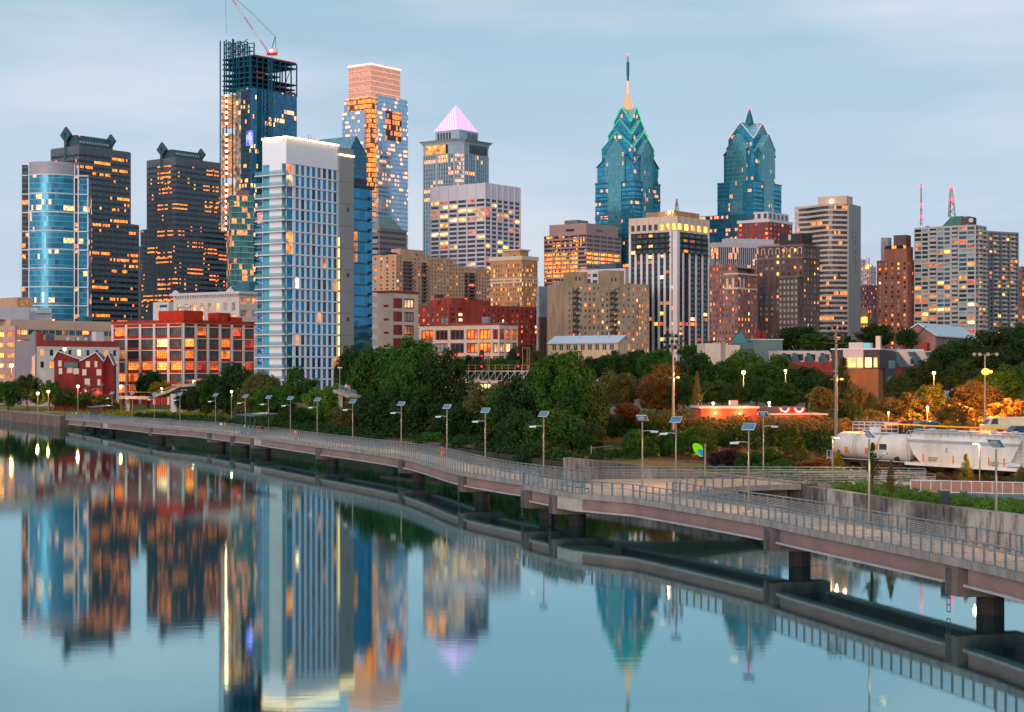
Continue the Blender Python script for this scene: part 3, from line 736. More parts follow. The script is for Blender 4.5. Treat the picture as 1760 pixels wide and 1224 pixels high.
b.part('wing', Gc, -3, 30, b.uL(630), b.WL, 0, b.z(189))
q = MB()
for k in range(7):
    z = z2+k*(z1-z2-1)/6; q.box(-.35, xR+.2, -.35, yL+.2, z-.35, z+.35)
q.build('crown_light_line', emi('crown_line', (1, .55, .36), .9), b.e)
x0, x1 = b.uR(659), b.uR(686)
b.part('sky_lobby', curtain('lobby_floors', (.05, .05, .06), fh=5.2, pw=2.6, mw=.1, sp=.2, spc=(.02, .03, .05), lit=.6, row=.3, boost=.3, lc=(1, .36, .07), ls=1.5, metal=.2, seed=34), x0, x1, -3.2, -2.9, b.z(241, x0), b.z(190, x0))
q = MB(); q.bar((xR*.6, 5, z1+1.5), (xR*.95, 5, z1+.5), .6, .8); q.bar((xR*.6, 5, z1), (xR*.6, 5, z1+2), .6, .6); q.build('window_washing_crane', METAL_D, b.e)
beacons(b, [(0, yL-2, z1+.8)], .4)

# ---- blue tower with a gabled glass roof, behind the white riverside tower
b = Bld('glass_tower', 'dark blue glass office tower with a sloping gabled glass roof behind the white riverside tower', 600, 1350, 531, 630, cat='tower')
Gb = curtain('blue_gable_glass', (.03, .14, .22), (.02, .10, .17), fh=3.9, pw=1.6, mw=.1, sp=.35, spc=(.02, .07, .11), lit=.0, row=.08, boost=.5, lc=(1, .45, .1), ls=1.5, metal=.7, seed=41, grp=5)
Gr = curtain('roof_glass', (.28, .45, .50), (.20, .36, .42), fh=2.2, pw=2.6, mw=.15, sp=.18, spc=(.10, .22, .27), lit=0, row=0, metal=.7, rough=.2, seed=42)
ze = b.z(262); za = b.z(233, b.WR*.3); xm = b.WR*.38
q = MB(); q.box(0, b.WR, 0, b.WL, 0, ze-.02); q.build('curtain_wall', Gb, b.e)
q = MB(); q.quad((-.5, -.5, ze), (-.5, b.WL, ze), (xm, b.WL, za), (xm, -.5, za)); q.quad((b.WR+.5, -.5, ze), (b.WR+.5, b.WL, ze), (xm, b.WL, za), (xm, -.5, za)); q.build('roof', Gr, b.e)
q = MB(); q.tri((0, 0, ze-.01), (b.WR, 0, ze-.01), (xm, 0, za-.4)); q.tri((0, b.WL, ze-.01), (b.WR, b.WL, ze-.01), (xm, b.WL, za-.4)); q.build('gable', Gb, b.e)
b.part('belt', METAL_D, -.3, b.WR+.3, -.4, .3, b.z(314), b.z(305))
beacons(b, [(xm, 0, za+.6), (xm, b.WL-2, za+.6)], .5)

# ---- squat office with a grey-green pitched cap
b = Bld('office_building', 'squat banded office with a grey-green sloped cap right of the blue glass wing', 652, 1300, 630, 699, cat='building')
z0 = b.z(392); GB = pm('banded_grey', (.23, .19, .19), .7, 0, .3, .5)
b.wall.box(0, b.WR, 0, b.WL, z0-.2, z0)
b.fac('R', 0, b.WR, 0, z0-.2, [(.8, b.WR-.8)], rows(4, z0-1, 4.2, .35, .8)); b.fac('L', 0, b.WL, 0, z0-.2, [(.8, b.WL-.8)], rows(4, z0-1, 4.2, .35, .8))
bw = curtain('cap_office_windows', (.03, .04, .05), fh=4.2, pw=1.6, lit=.02, row=.15, boost=.7, lc=(1, .5, .12), ls=2, metal=.3, seed=44, sp=0)
b.done(GB, lit=0, dark=[bw])
q = MB(); X, Y, zz = b.WR, b.WL, b.z(371)
q.hexa([(-.3, -.3, z0), (X*.85, -.3, z0), (X*.85, Y, z0), (-.3, Y, z0), (3, 3, zz), (X*.55, 3, zz), (X*.55, Y-3, zz), (3, Y-3, zz)]); q.build('roof_cap', pm('copper_grey', (.17, .23, .22), .6), b.e)

# ---- stepped tower with lit pyramid (pale purple)
b = Bld('office_tower', 'tall pale office tower with a flared cornice and a glowing white-purple pyramid', 790, 1600, 728, 839, cat='tower')
Gm = curtain('pyramid_tower_wall', (.12, .22, .28), (.08, .16, .22), fh=3.9, pw=3.0, mw=.34, sp=.22, spc=(.20, .27, .32), mc=(.33, .40, .45), lit=.06, row=.14, boost=.75, lc=(1, .5, .13), ls=1.7, metal=.5, seed=51, grp=6, rough=.25)
Gk = curtain('pyramid_tower_corner', (.10, .18, .24), fh=3.9, pw=2.6, mw=.3, sp=.45, spc=(.30, .38, .43), mc=(.30, .38, .43), lit=.45, row=.3, boost=.4, lc=(1, .5, .13), ls=1.7, metal=.3, seed=52)
PST = pm('pale_stone_blue', (.33, .40, .45), .7, 0, .15, .3)
X, Y = b.WR, b.WL; c_ = 6.5; zt = b.z(262)
plan = [(c_, 0), (X, 0), (X, Y), (0, Y), (0, c_)]
q = MB(); q.prism(plan, 0, zt); q.build('shaft', Gm, b.e)
q = MB(); q.quad((c_-.3, -.4, 0), (-.4, c_-.3, 0), (-.4, c_-.3, zt), (c_-.3, -.4, zt)); q.build('chamfered_corner', Gk, b.e)
for p in ((c_, -.3), (-.3, c_), (X-.3, 0), (0, Y-.3), (X*.55, -.3), (-.3, Y*.62), (X*.3, -.3)): q = MB(); q.box(p[0]-.5, p[0]+.8, p[1]-.5, p[1]+.8, 0, zt); q.build('pier', PST, b.e)
# flared cornice with tall openings
zc0, zc1 = zt, b.z(238)
def flare(s): return [(c_-s*.4, -s), (X+s, -s), (X+s, Y+s), (-s, Y+s), (-s, c_-s*.4)]
q = MB(); A = flare(0); n = len(A); lv = [(0, 0), (.55, .2), (.8, .9), (.95, 2.6), (1, 3.4)]
for (f0, s0), (f1, s1) in zip(lv[:-1], lv[1:]):
    for i in range(n):
        p0, p1 = flare(s0)[i], flare(s0)[(i+1) % n]; p2, p3 = flare(s1)[(i+1) % n], flare(s1)[i]
        za_, zb_ = zc0+(zc1-zc0)*f0, zc0+(zc1-zc0)*f1; q.quad((*p0, za_), (*p1, za_), (*p2, zb_), (*p3, zb_))
q.poly([(*p, zc1) for p in flare(3.4)]); q.build('cornice', PST, b.e)
q = MB(); m_ = MB()
for i in range(8):
    u = Y*.32+i*(Y*.62/8)
    (m_ if i > 0 else q).box(-.7, 0, u, u+Y*.05, zc0+.5, zc0+(zc1-zc0)*.66)
for i in range(8): u = X*.34+i*(X*.62/8); q.box(u, u+X*.045, -.9, 0, zc0+.5, zc0+(zc1-zc0)*.7)
q.build('cornice_opening', G_DARK, b.e); m_.build('lit_cornice_opening', L_AMB, b.e)
zd = b.z(219); dm = [(X*.22, Y*.18), (X*.88, Y*.18), (X*.88, Y*.85), (X*.22, Y*.85)]
q = MB(); q.prism(dm, zc1, zd); q.build('drum', PST, b.e)
q = MB()
for i in range(5): u = Y*.42+i*Y*.08; q.box(X*.22-.2, X*.22, u, u+Y*.045, zc1+1.5, zd-2)
for i in range(5): u = X*.5+i*X*.07; q.box(u, u+X*.04, Y*.18-.2, Y*.18, zc1+1.5, zd-2)
q.build('drum_windows', G_DARK, b.e)
q = MB(); ap = (X*.5, Y*.5, b.z(181, X*.5, Y*.5)); bs = [(X*.2, Y*.2), (X*.9, Y*.2), (X*.9, Y*.88), (X*.2, Y*.88)]
for i in range(4): q.tri((*bs[i], zd+.1), (*bs[(i+1) % 4], zd+.1), ap)
pyl = bpy.data.materials.new('pyramid_lattice'); t = NT(pyl); g = t.n('ShaderNodeTexCoord'); sx = t.n('ShaderNodeSeparateXYZ', {0: g.outputs['Object']})
a_ = t.m('FRACT', t.m('MULTIPLY', t.m('ADD', t.m('ADD', sx.outputs[0], sx.outputs[1]), sx.outputs[2]), .36)); c2_ = t.m('FRACT', t.m('MULTIPLY', t.m('SUBTRACT', t.m('ADD', sx.outputs[0], sx.outputs[1]), sx.outputs[2]), .36))
on = t.m('MAXIMUM', t.m('LESS_THAN', a_, .42), t.m('LESS_THAN', c2_, .42))
bs_ = t.n('ShaderNodeBsdfPrincipled', {'Base Color': (.5, .45, .55), 'Roughness': .5, 'Emission Color': (.78, .42, 1.0), 'Emission Strength': t.m('MULTIPLY_ADD', on, .95, .22)}); t.out(bs_.outputs[0])
q.build('pyramid', pyl, b.e)
q = MB()
for p in bs: q.bar((*p, zd), ap, .7, .7)
q.build('pyramid_ribs', emi('rib_light', (.9, .6, 1), 1.0), b.e)

# ---- white gridded office slab in front of it
b = Bld('office_building', 'white gridded office block in front of the pyramid-topped tower', 834, 1450, 740, 894, cat='building')
zt = b.z(314); zr = b.z(340); PT_ = 3.78
WG = pm('white_grid', (.60, .57, .62), .65, 0, .08, .1)
cL = grid(0, b.WL, 6, .86); cR = grid(0, b.WR, 6, .84)
b.fac('L', 0, b.WL, 0, zt, cL, rows(3, zr, PT_, .22, .84), dep=.6); b.fac('R', 0, b.WR, 0, zt, cR, rows(3, zr, PT_, .22, .84), dep=.6)
b.back(0, b.WR, 0, b.WL, 0, zt)
b.done(WG, lit=.16, rowlit=.10, dark=[G_DARK], pal=[emi('office_red', (1, .16, .04), .8, .8), emi('office_amber', (1, .45, .08), 1.7, .7), L_YEL])
q = MB()
for i in range(7):
    u = b.WL*i/6; q.box(-.5, -.02, u-.4, u+.4, 0, zt+.02)
for i in range(7):
    u = b.WR*i/6; q.box(u-.4, u+.4, -.5, -.02, 0, zt+.02)
q.build('pilasters', WG, b.e)
b.part('rooftop_unit', pm('unit_teal', (.08, .16, .18), .6), b.uR(843), b.uR(853), 12, 18, zt-1, b.z(309))

# ---- the two blue-green towers with stacked gables
def liberty(label, xc, D, xl, xr, ysh, tiers, yap, seed, spire, litc, lower, xb):
    """chamfered-shoulder shaft with stepped, gabled crown; tiers = (y of shoulder, inset share)"""
    b = Bld('glass_tower', label, xc, D, xl, xr, cat='tower', seed=seed, group='blue glass towers with gabled crowns')
    X, Y = b.WR, b.WL
    G1 = curtain('gable_tower_glass', (.06, .28, .40), (.035, .19, .30), fh=4.0, pw=2.0, mw=.06, sp=.2, spc=(.03, .13, .17), lit=.015, row=.10, boost=.40, lc=(1, .48, .2), ls=1.3, metal=.75, seed=seed, grp=4)
    G2 = curtain('gable_bay_glass', (.13, .32, .36), (.08, .25, .30), fh=4.0, pw=1.4, mw=.22, sp=.12, spc=(.08, .22, .25), mc=(.05, .16, .19), lit=.01, row=.05, boost=.3, lc=(1, .5, .2), ls=1.1, metal=.75, seed=seed+1)
    GR_ = curtain('gable_roof_glass', (.42, .76, .80), (.32, .62, .68), fh=2.0, pw=60, mw=.0, sp=.35, spc=(.07, .22, .27), lit=0, row=0, metal=.6, rough=.2, seed=seed+2)
    BAN = pm('gable_band', (.04, .13, .16), .5, .3, .2, .5)
    zs = b.z(ysh); LC = emi('gable_edge_light', litc, 1.0)
    # lower wider shaft
    ins = lower
    q = MB(); q.box(0, X, 0, Y, 0, zs); q.build('shaft', G1, b.e)
    q = MB()
    for k in range(9):
        z = zs-k*15.5
        if z > 20: q.box(-.35, X+.3, -.35, Y+.3, z-1.1, z)
    SBQ = q
    q = MB(); q.box(-.9, 0, Y*.32, Y*.66, 0, zs-.1); q.box(X*.30, X*.68, -.9, 0, 0, zs-.1); q.build('bay', G2, b.e)
    q = SBQ; n = int(zs/4)
    for k in range(8, n):
        z = k*4.0
        for a, c in ((.02, .3), (.7, .98)): q.box(-.4, 0, Y*a, Y*c, z, z+1.3); q.box(X*a, X*c, -.4, 0, z, z+1.3)
    q.build('shaft_bands', BAN, b.e)
    # crown: at every level a square body whose four sides carry a gable
    cx, cy = X/2, Y/2
    def level(f, z0, zw, zg, lit, roofm=GR_):
        hx, hy = X*f/2, Y*f/2; x0, x1, y0, y1 = cx-hx, cx+hx, cy-hy, cy+hy
        q = MB(); q.box(x0, x1, y0, y1, z0, zw)
        q.poly([(x0, y0, zw), (x1, y0, zw), (cx, y0, zg)]); q.poly([(x0, y0, zw), (x0, y1, zw), (x0, cy, zg)])
        q.poly([(x0, y1, zw), (x1, y1, zw), (cx, y1, zg)]); q.poly([(x1, y0, zw), (x1, y1, zw), (x1, cy, zg)])
        q.build('gabled_tier', G1, b.e)
        r = MB(); e_ = .5; cc = (cx, cy, zg)
        def roofpair(a, g_, c):
            r.quad(a, g_, cc, (a[0]*.0+cx+(a[0]-cx)*0, cy, zg)) if False else None
        # cross-gable roof: each eave corner joins the ridges of its two sides and the centre
        for (xa, ya) in ((x0, y0), (x1, y0), (x1, y1), (x0, y1)):
            sxn, syn = (-e_ if xa == x0 else e_), (-e_ if ya == y0 else e_)
            P0 = (xa+sxn, ya+syn, zw-.3); g1_ = (cx, ya+syn, zg+.2); g2_ = (xa+sxn, cy, zg+.2); C_ = (cx, cy, zg+.2)
            r.tri(P0, g1_, C_); r.tri(P0, g2_, C_)
        r.build('tier_roof', roofm, b.e)
        if lit:
            r = MB()
            for A_, B_, C2 in (((x0-.8, y0-.8, zw), (cx, y0-.8, zg), (x1+.8, y0-.8, zw)), ((x0-.8, y0-.8, zw), (x0-.8, cy, zg), (x0-.8, y1+.8, zw))):
                r.bar(A_, B_, .45, .45); r.bar(B_, C2, .45, .45)
            r.build('edge_light', LC, b.e)
        else:
            r = MB(); r.bar((x0-.6, y0-.6, zw), (cx, y0-.6, zg), .6, .6, 0); r.bar((x0-.6, y0-.6, zw), (x0-.6, cy, zg), .6, .6); r.bar((cx, y0-.6, zg), (x1+.6, y0-.6, zw), .6, .6); r.bar((x0-.6, cy, zg), (x0-.6, y1+.6, zw), .6, .6)
            r.build('gable_trim', BAN, b.e)
    for f, y0, yw, yg, lit in tiers: level(f, b.z(y0)-1, b.z(yw), b.z(yg), lit)
    # projecting gabled bays at the foot of the crown
    f0, ya, yb, yc = xb
    for face in 'LR':
        S, ax = (Y, 'L') if face == 'L' else (X, 'R'); u0, u1 = S*(.5-f0/2), S*(.5+f0/2); um = S/2; zw, zg, d = b.z(yb), b.z(yc), 1.2
        base = (X if face == 'L' else Y)*.03
        q = MB(); P = lambda u, dd, z: ((dd, u, z) if face == 'L' else (u, dd, z))
        q.hexa([P(u0, base-d, zs-.5), P(u1, base-d, zs-.5), P(u1, base+14, zs-.5), P(u0, base+14, zs-.5), P(u0, base-d, zw), P(u1, base-d, zw), P(u1, base+14, zw), P(u0, base+14, zw)])
        q.tri(P(u0, base-d, zw), P(u1, base-d, zw), P(um, base-d, zg)); q.build('gabled_bay', G2, b.e)
        q = MB(); q.quad(P(u0-.5, base-d-.6, zw-.4), P(um, base-d-.6, zg+.2), P(um, base+16, zg+.2), P(u0-.5, base+16, zw-.4)); q.quad(P(u1+.5, base-d-.6, zw-.4), P(um, base-d-.6, zg+.2), P(um, base+16, zg+.2), P(u1+.5, base+16, zw-.4)); q.build('bay_roof', GR_, b.e)
    zf = b.z(tiers[-1][3], cx, cy); zp = b.z(yap, cx, cy)
    if spire:
        GLD = emi('spire_light', (1, .62, .30), .8); y1_, y2_, y3_ = b.z(176, cx, cy), b.z(150, cx, cy), b.z(115, cx, cy)
        q = MB(); q.tube([(cx, cy, zf-6), (cx, cy, y1_), (cx, cy, (y1_+y2_)/2), (cx, cy, y2_)], [5.6, 4.0, 1.9, 1.1], 8); q.build('spire_base', GLD, b.e)
        q = MB()
        for i in range(10): z = y2_+(y3_-y2_-12)*i/10; q.tube([(cx, cy, z), (cx, cy, z+1.2)], 1.5-.05*i, 8)
        q.build('lit_spire_rings', GLD, b.e)
        q = MB(); q.tube([(cx, cy, y2_), (cx, cy, y3_), (cx, cy, zp)], [1.2, .95, .35], 8); q.tube([(cx, cy, y3_-8), (cx, cy, y3_+4)], 1.35, 8); q.build('spire', BAN, b.e)
        q = MB(); q.ball((cx, cy, zp+.8), .9, 8, 6); q.build('beacon', RED_BEACON, b.e)
    else:
        q = MB(); q.tube([(cx, cy, zf-5), (cx, cy, b.z(200, cx, cy)), (cx, cy, zp-2)], [4.5, 2.6, .6], 8); q.build('spire', BAN, b.e)
        q = MB(); q.ball((cx, cy, zp-1), 1.3, 8, 6); q.build('beacon', RED_BEACON, b.e)
    return b
b = liberty('tall blue-green gabled tower with a long lit spire and green edge lights', 1090, 1550, 1023, 1135, 310,
    [(.94, 310, 283, 250, 0), (.80, 285, 252, 222, 1), (.60, 252, 228, 200, 1), (.42, 228, 205, 178, 1)], 96, 61, True, (.03, .8, .3), None, (.50, 0, 262, 235))
b = liberty('shorter blue gabled tower with a red-tipped point and pale pink edge lights', 1298, 1600, 1233, 1343, 310,
    [(.80, 310, 262, 232, 0), (.66, 262, 235, 205, 1)], 185, 65, False, (1, .62, .60), None, (.52, 0, 252, 226))
XX, YY = b.WR, b.WL
b.part('podium', curtain('podium_glass', (.04, .17, .27), (.03, .12, .2), fh=4, pw=2.4, mw=.06, sp=.35, spc=(.02, .07, .1), lit=.03, row=.25, boost=.4, lc=(1, .5, .2), ls=1.4, metal=.7, seed=67), -8, XX*.6, -8, b.uL(1207), 0, b.z(368))

def guard_mat():
    m = bpy.data.materials.new('guard_glass'); t = NT(m); a = t.n('ShaderNodeBsdfPrincipled', {'Base Color': (.16, .36, .38), 'Roughness': .12, 'Metallic': .4}); c = t.n('ShaderNodeBsdfTransparent')
    t.out(t.n('ShaderNodeMixShader', {0: .6, 1: a.outputs[0], 2: c.outputs[0]}).outputs[0]); return m
# ---- the white riverside tower (nearest tall building) 
b = Bld('riverside_tower', 'near white riverside tower with stacked balconies and a glowing roof edge', 492, 500, 451, 606, th=55, cat='tower')
RB_ = pm('riverside_blue', (.05, .22, .34), .12, .7, .25, .2, c2=(.02, .11, .2))
RT = curtain('balcony_glass', (.10, .36, .42), (.06, .26, .34), fh=3.27, pw=1.1, mw=.06, sp=.03, spc=(.05, .12, .15), lit=.02, row=0, metal=.6, seed=71, rough=.1)
XW, XG = b.uR(580.5), b.WR; zt = b.z(237); ztop = b.z(279); P = 3.27; NF = 21
FZ = [ztop-.15-k*P for k in range(NF+1)]
cols_ = []
u0 = b.uR(504.5); pitch = (XW-u0)/8.15
for i in range(8): cols_.append((u0+(i+.36)*pitch, u0+(i+.97)*pitch))
rws = [(z-P+.28, z-.12) for z in FZ[:-1]]
# the corner bay and the grid
b.fac('R', 0, u0, 0, ztop, [(.12, u0-.25)], rws, dep=.25, kind='bay')
b.fac('R', u0, XW, 0, ztop, cols_, rws, dep=.08)
b.wall.quad((0, 0, ztop), (XW, 0, ztop), (XW, 0, zt), (0, 0, zt)); b.wall.quad((0, 0, ztop), (0, b.WL, ztop), (0, b.WL, zt), (0, 0, zt))
yA, yB = b.uL(484), b.uL(463)
b.fac('L', 0, yA, 0, ztop, [(.15, yA-.1)], rws, dep=.25, wm=RT); b.fac('L', yB, b.WL, 0, ztop, [(.1, b.WL-yB-.15+yB)], rws, dep=.25, wm=RT)
b.wall.quad((0, yA, 0), (0, yB, 0), (0, yB, ztop), (0, yA, ztop))
b.back(0, XW, 0, b.WL, 0, zt)
def pk(face, a, z):
    if face == 'R' and a < 1:
        k = int((ztop-z)/P)
        if k in (6, 7): return L_AMB
    return None
ORC = emi('curtained_orange', (1, .28, .06), .9, .7)
b.done(WHITE_P, lit=.03, dark=[RB_, RB_, RB_, RB_, pm('riverside_dark', (.02, .05, .08), .1, .3), pm('riverside_blind', (.12, .17, .24), .4)], pal=[ORC, pm('red_curtain', (.25, .05, .06), .8)], frame=None, cap=100, pick=pk)
for k in range(NF):         # balconies: slab, glass guard
    z = FZ[k]; bal = empty('balcony', (0, 0, 0)); bal.parent = b.e
    q = MB(); y1 = b.uL(452); q.poly([(-1.9, -.9, z-P+.02), (1.0, -.25, z-P+.02), (1.0, y1, z-P+.02), (-1.9, y1+1.6, z-P+.02)]); q.poly([(-1.9, -.9, z-P-.26), (1.0, -.25, z-P-.26), (1.0, y1, z-P-.26), (-1.9, y1+1.6, z-P-.26)][::-1])
    A_ = [(1.0, -.25), (-1.9, -.9), (-1.9, y1+1.6), (1.0, y1)]
    for p0, p1 in zip(A_[:-1], A_[1:]): q.quad((*p0, z-P-.26), (*p1, z-P-.26), (*p1, z-P+.02), (*p0, z-P+.02))
    q.build('slab', TRIMW, bal)
    q = MB()
    for p0, p1 in (((-1.8, -.7), (-1.8, y1+1.4)), ((-1.8, -.7), (.8, -.12))): q.bar((*p0, z-P+.58), (*p1, z-P+.58), .03, 1.05)
    q.build('glass_guard', guard_mat() if k == 0 else bpy.data.materials['guard_glass'], bal)
    if k:
        pass
q = MB()
for z in FZ:
    q.box(-.12, XW+.02, -.16, -.012, z-.13, z+.12)
q.build('floor_trim', TRIMW, b.e)
q = MB(); q.box(-.25, XW+.2, -.25, b.WL+.1, zt+.01, zt+.22); q.build('roof_slab', WHITE_P, b.e)
q = MB(); q.box(-.45, XW+.1, -.45, -.25, zt+.03, zt+.45); q.box(-.45, -.25, -.25, b.WL, zt+.03, zt+.45); q.box(XW+.1, XG+.2, -.65, -.4, b.z(253), b.z(253)+.42)
q.build('roof_edge_light', emi('roof_edge_glow', (1, .60, .26), 10), b.e)
q = MB(); q.box(XW+.15, XG, -.5, 14, 0, b.z(253, XW)); q.build('blank_wall', GREYP, b.e)
q = MB()
for k in range(1, NF, 2): q.box(XW+.12, XG+.02, -.53, -.49, FZ[k]-.05, FZ[k]+.02)
for k in (3, 9, 13, 17): q.box(XW+3.6, XW+4.6, -.54, -.48, FZ[k]-2.2, FZ[k]-1.0)
q.build('panel_joints', METAL_D, b.e)
q = MB()
for k in range(6, NF): q.box(XW-.12, XW+.13, -.62, -.3, FZ[k]-P+.35, FZ[k]-.35)
q.build('stair_light_strip', emi('stair_strip', (1, .52, .14), 2.6), b.e)
# blue wing set back on the right
bx0, bx1 = XG-.5, b.uR(653); zw = b.z(319, XG)
Gw = curtain('blue_wing_glass', (.04, .20, .32), (.03, .15, .26), fh=3.27, pw=2.1, mw=.05, sp=.06, spc=(.02, .06, .09), lit=.0, row=0, metal=.7, seed=73, rough=.08, zo=.1)
b.part('glass_wing', Gw, XG+.02, bx1, 3, 14, 0, zw)
q = MB(); q.box(XG-.3, bx1+.5, 2.6, 14.3, zw, zw+1.0); q.build('wing_parapet', METAL_D, b.e)
q = MB()
for k in range(1, 18):
    z = zw-k*P
    if z > 3: q.box(XG+.3, bx1+.06, 2.93, 2.99, z-.18, z+.1)
q.build('wing_floor_lines', METAL_D, b.e)
for k in range(1, 17):
    z = zw-k*P; q = MB(); q.box(bx1-1.2, bx1+1.2, 2.0, 6, z-.12, z+.1); q.bar((bx1-1.2, 2.05, z+.6), (bx1+1.2, 2.05, z+.6), .04, 1.0); q.build('wing_balcony', TRIMW, b.e)
q = MB()
for k in (5, 6, 7): z = zw-k*P; q.box(b.uR(613), b.uR(627), 2.9, 2.97, z+.3, z+P-.3)
q.build('lit_wing_windows', ORC, b.e)
# recessed reflective bay on the far left of the tower
yC = b.uL(430)
Gl = curtain('reflective_bay', (.03, .10, .15), (.02, .06, .10), fh=3.27, pw=1.3, mw=.07, sp=.06, spc=(.04, .08, .12), lit=.10, row=.12, boost=.5, lc=(1, .42, .1), ls=1.3, metal=.7, seed=74, rough=.08, grp=3)
b.part('reflective_bay', Gl, 3, 9, b.WL+.02, yC, 0, b.z(338, 0, b.WL))
q = MB(); r_ = random.Random(5)
for k in range(24):
    z = 6+r_.random()*50
    if r_.random() < .3: z = 4+r_.random()*14
    y = b.WL+.8+r_.random()*(yC-b.WL-2.5); z2_ = z; p = (2.94, y, z)
    pts = [p]
    for j in range(4): pts.append((2.94, pts[-1][1]+.45*r_.random()+.12, pts[-1][2]+(r_.random()-.5)*.8))
    q.tube(pts, .13, 4)
q.build('mirrored_blue_lights', emi('blue_light_reflection', (.02, .16, 1), 3.2), b.e)  # glowing tubes stand in for blue lights reflected in the glass
q = MB()
for k in range(17): z = 5+k*P; q.box(2.7, 3, b.WL, yC+.1, z-.12, z+.12)
q.build('bay_floor_lines', pm('bay_slab', (.22, .26, .45), .5), b.e)
beacons(b, [(0, 1, zt+.7), (0, b.WL-1, zt+.7)], .18)

# ---- green-teal residential tower just left of it
b = Bld('residential_tower', 'greenish glass residential tower with pale floor slabs left of the white riverside tower', 398, 900, 392, 436, th=20, cat='tower')
Gg = curtain('green_glass', (.04, .18, .16), (.02, .10, .10), fh=2.94, pw=1.4, mw=.10, sp=.05, spc=(.15, .2, .2), lit=.05, row=.16, boost=.5, lc=(1, .36, .08), ls=1.5, metal=.6, seed=81, grp=3)
zt = b.z(336); b.part('curtain_wall', Gg, 0, b.WR, 0, 14, 0, zt)
k = 0; z = zt
while z > 25:
    q = MB(); q.box(-.5, b.WR+.6, -.9, 2, z-.15, z+.15); q.build('floor_slab', pm('slab_grey', (.33, .36, .38), .7) if 'slab_grey' not in bpy.data.materials else bpy.data.materials['slab_grey'], b.e); z -= 2.94*1
b.part('penthouse', pm('pent_brown', (.18, .13, .14), .8), b.uR(414), b.uR(430), 3, 12, zt, b.z(325))
# ================================================================== middle distance buildings
def brick(name, c, var=.3, sc_=.4): return pm(name, c, .85, 0, var+.08, sc_*.8, stretch=(1, 1, .3))
TAN = brick('tan_brick', (.46, .30, .21), .15); BEIGE = brick('beige_brick', (.50, .33, .24), .12); DKBR = brick('dark_brown_brick', (.13, .085, .08))
BRN = brick('brown_brick', (.27, .125, .10)); REDB = brick('red_brick', (.27, .065, .055), .25); REDP = brick('red_paint', (.36, .055, .04), .2); SAND = brick('sand_brick', (.33, .25, .185), .25, .3)
CREAM = pm('cream_trim', (.60, .50, .42), .7, 0, .12, .4); WHT = pm('white_wall', (.58, .55, .56), .7, 0, .12, .3)
FRM = pm('window_frame', (.30, .33, .33), .5, .2, .1, 1); FRMD = pm('window_frame_dark', (.035, .05, .05), .5, .2, .1, 1)
ORG = emi('lit_window_orange', (1, .16, .015), 2.0, .6)
HOT = emi('lit_window_hot', (1, .34, .035), 3.6, .5)
DK = [G_DARK, G_DARK, G_TEAL, G_PALE]
def stack(b, x0, x1, y0, y1, z0, z1, mat, name='penthouse'): return b.part(name, mat, x0, x1, y0, y1, z0, z1)
def cornice(b, mat, z, h=.8, d=.5, X=None, Y=None):
    X, Y = X or b.WR, Y or b.WL; q = MB(); q.box(-d, X+d, -d, -.003, z-h, z); q.box(-d, -.003, -.003, Y+d, z-h, z); q.build('cornice', mat, b.e)

# beige slab of flats, left of centre
b = Bld('apartment_block', 'long beige brick apartment slab with columns of dark balconies, left of centre', 681, 1150, 640, 841)
zt = b.z(437); x2 = b.uR(783); z2 = b.z(457, x2); P = 2.52
def punch(b, face, u0, u1, z0, z1, pitch, n, fw=.45, lo=.3, hi=.8, off=0, dep=.25, m=0, **k): b.fac(face, u0, u1, z0, z1, grid(u0, u1, n, fw), rows(z0+.5, z1-1.2, pitch, lo, hi), off, dep, m, **k)
punch(b, 'L', 0, b.WL, 0, zt, P, 4, .3)
xs = [0, b.uR(692), b.uR(710), b.uR(724), b.uR(735), x2, b.uR(798), b.uR(806), b.uR(818), b.WR]
for k in range(9):
    z1 = zt if xs[k] < x2-.1 else z2
    if k in (1, 3, 6, 8 if 0 else 7):
        b.fac('R', xs[k], xs[k+1], 0, z1, [(xs[k]+.2, xs[k+1]-.2)], rows(.5, z1-4, P, .1, .9), 0, 1.6)
        q = MB()
        for a, c in rows(.5, z1-4, P, 0, .38): q.box(xs[k]+.1, xs[k+1]-.1, -.7, .3, a, c)
        q.build('balcony_column', pm('balcony_dark', (.14, .12, .13), .7) if 'balcony_dark' not in bpy.data.materials else bpy.data.materials['balcony_dark'], b.e)
    else: punch(b, 'R', xs[k], xs[k+1], 0, z1, P, max(2, int((xs[k+1]-xs[k])/3.0)), .42)
b.back(0, x2, 0, b.WL, 0, zt); b.back(x2+.01, b.WR, 0, b.WL, 0, z2)
b.done(BEIGE, lit=.13, pal=[L_AMB, ORG, ORG, L_RED], dark=[G_DARK, G_DARK, pm('glass_bluegrey', (.08, .11, .12), .15)])
stack(b, b.uR(700), b.uR(740), 6, 14, zt, b.z(428, 20), BEIGE); stack(b, -1, b.uR(698), 8, 13, zt, b.z(433, 5), METAL_D)

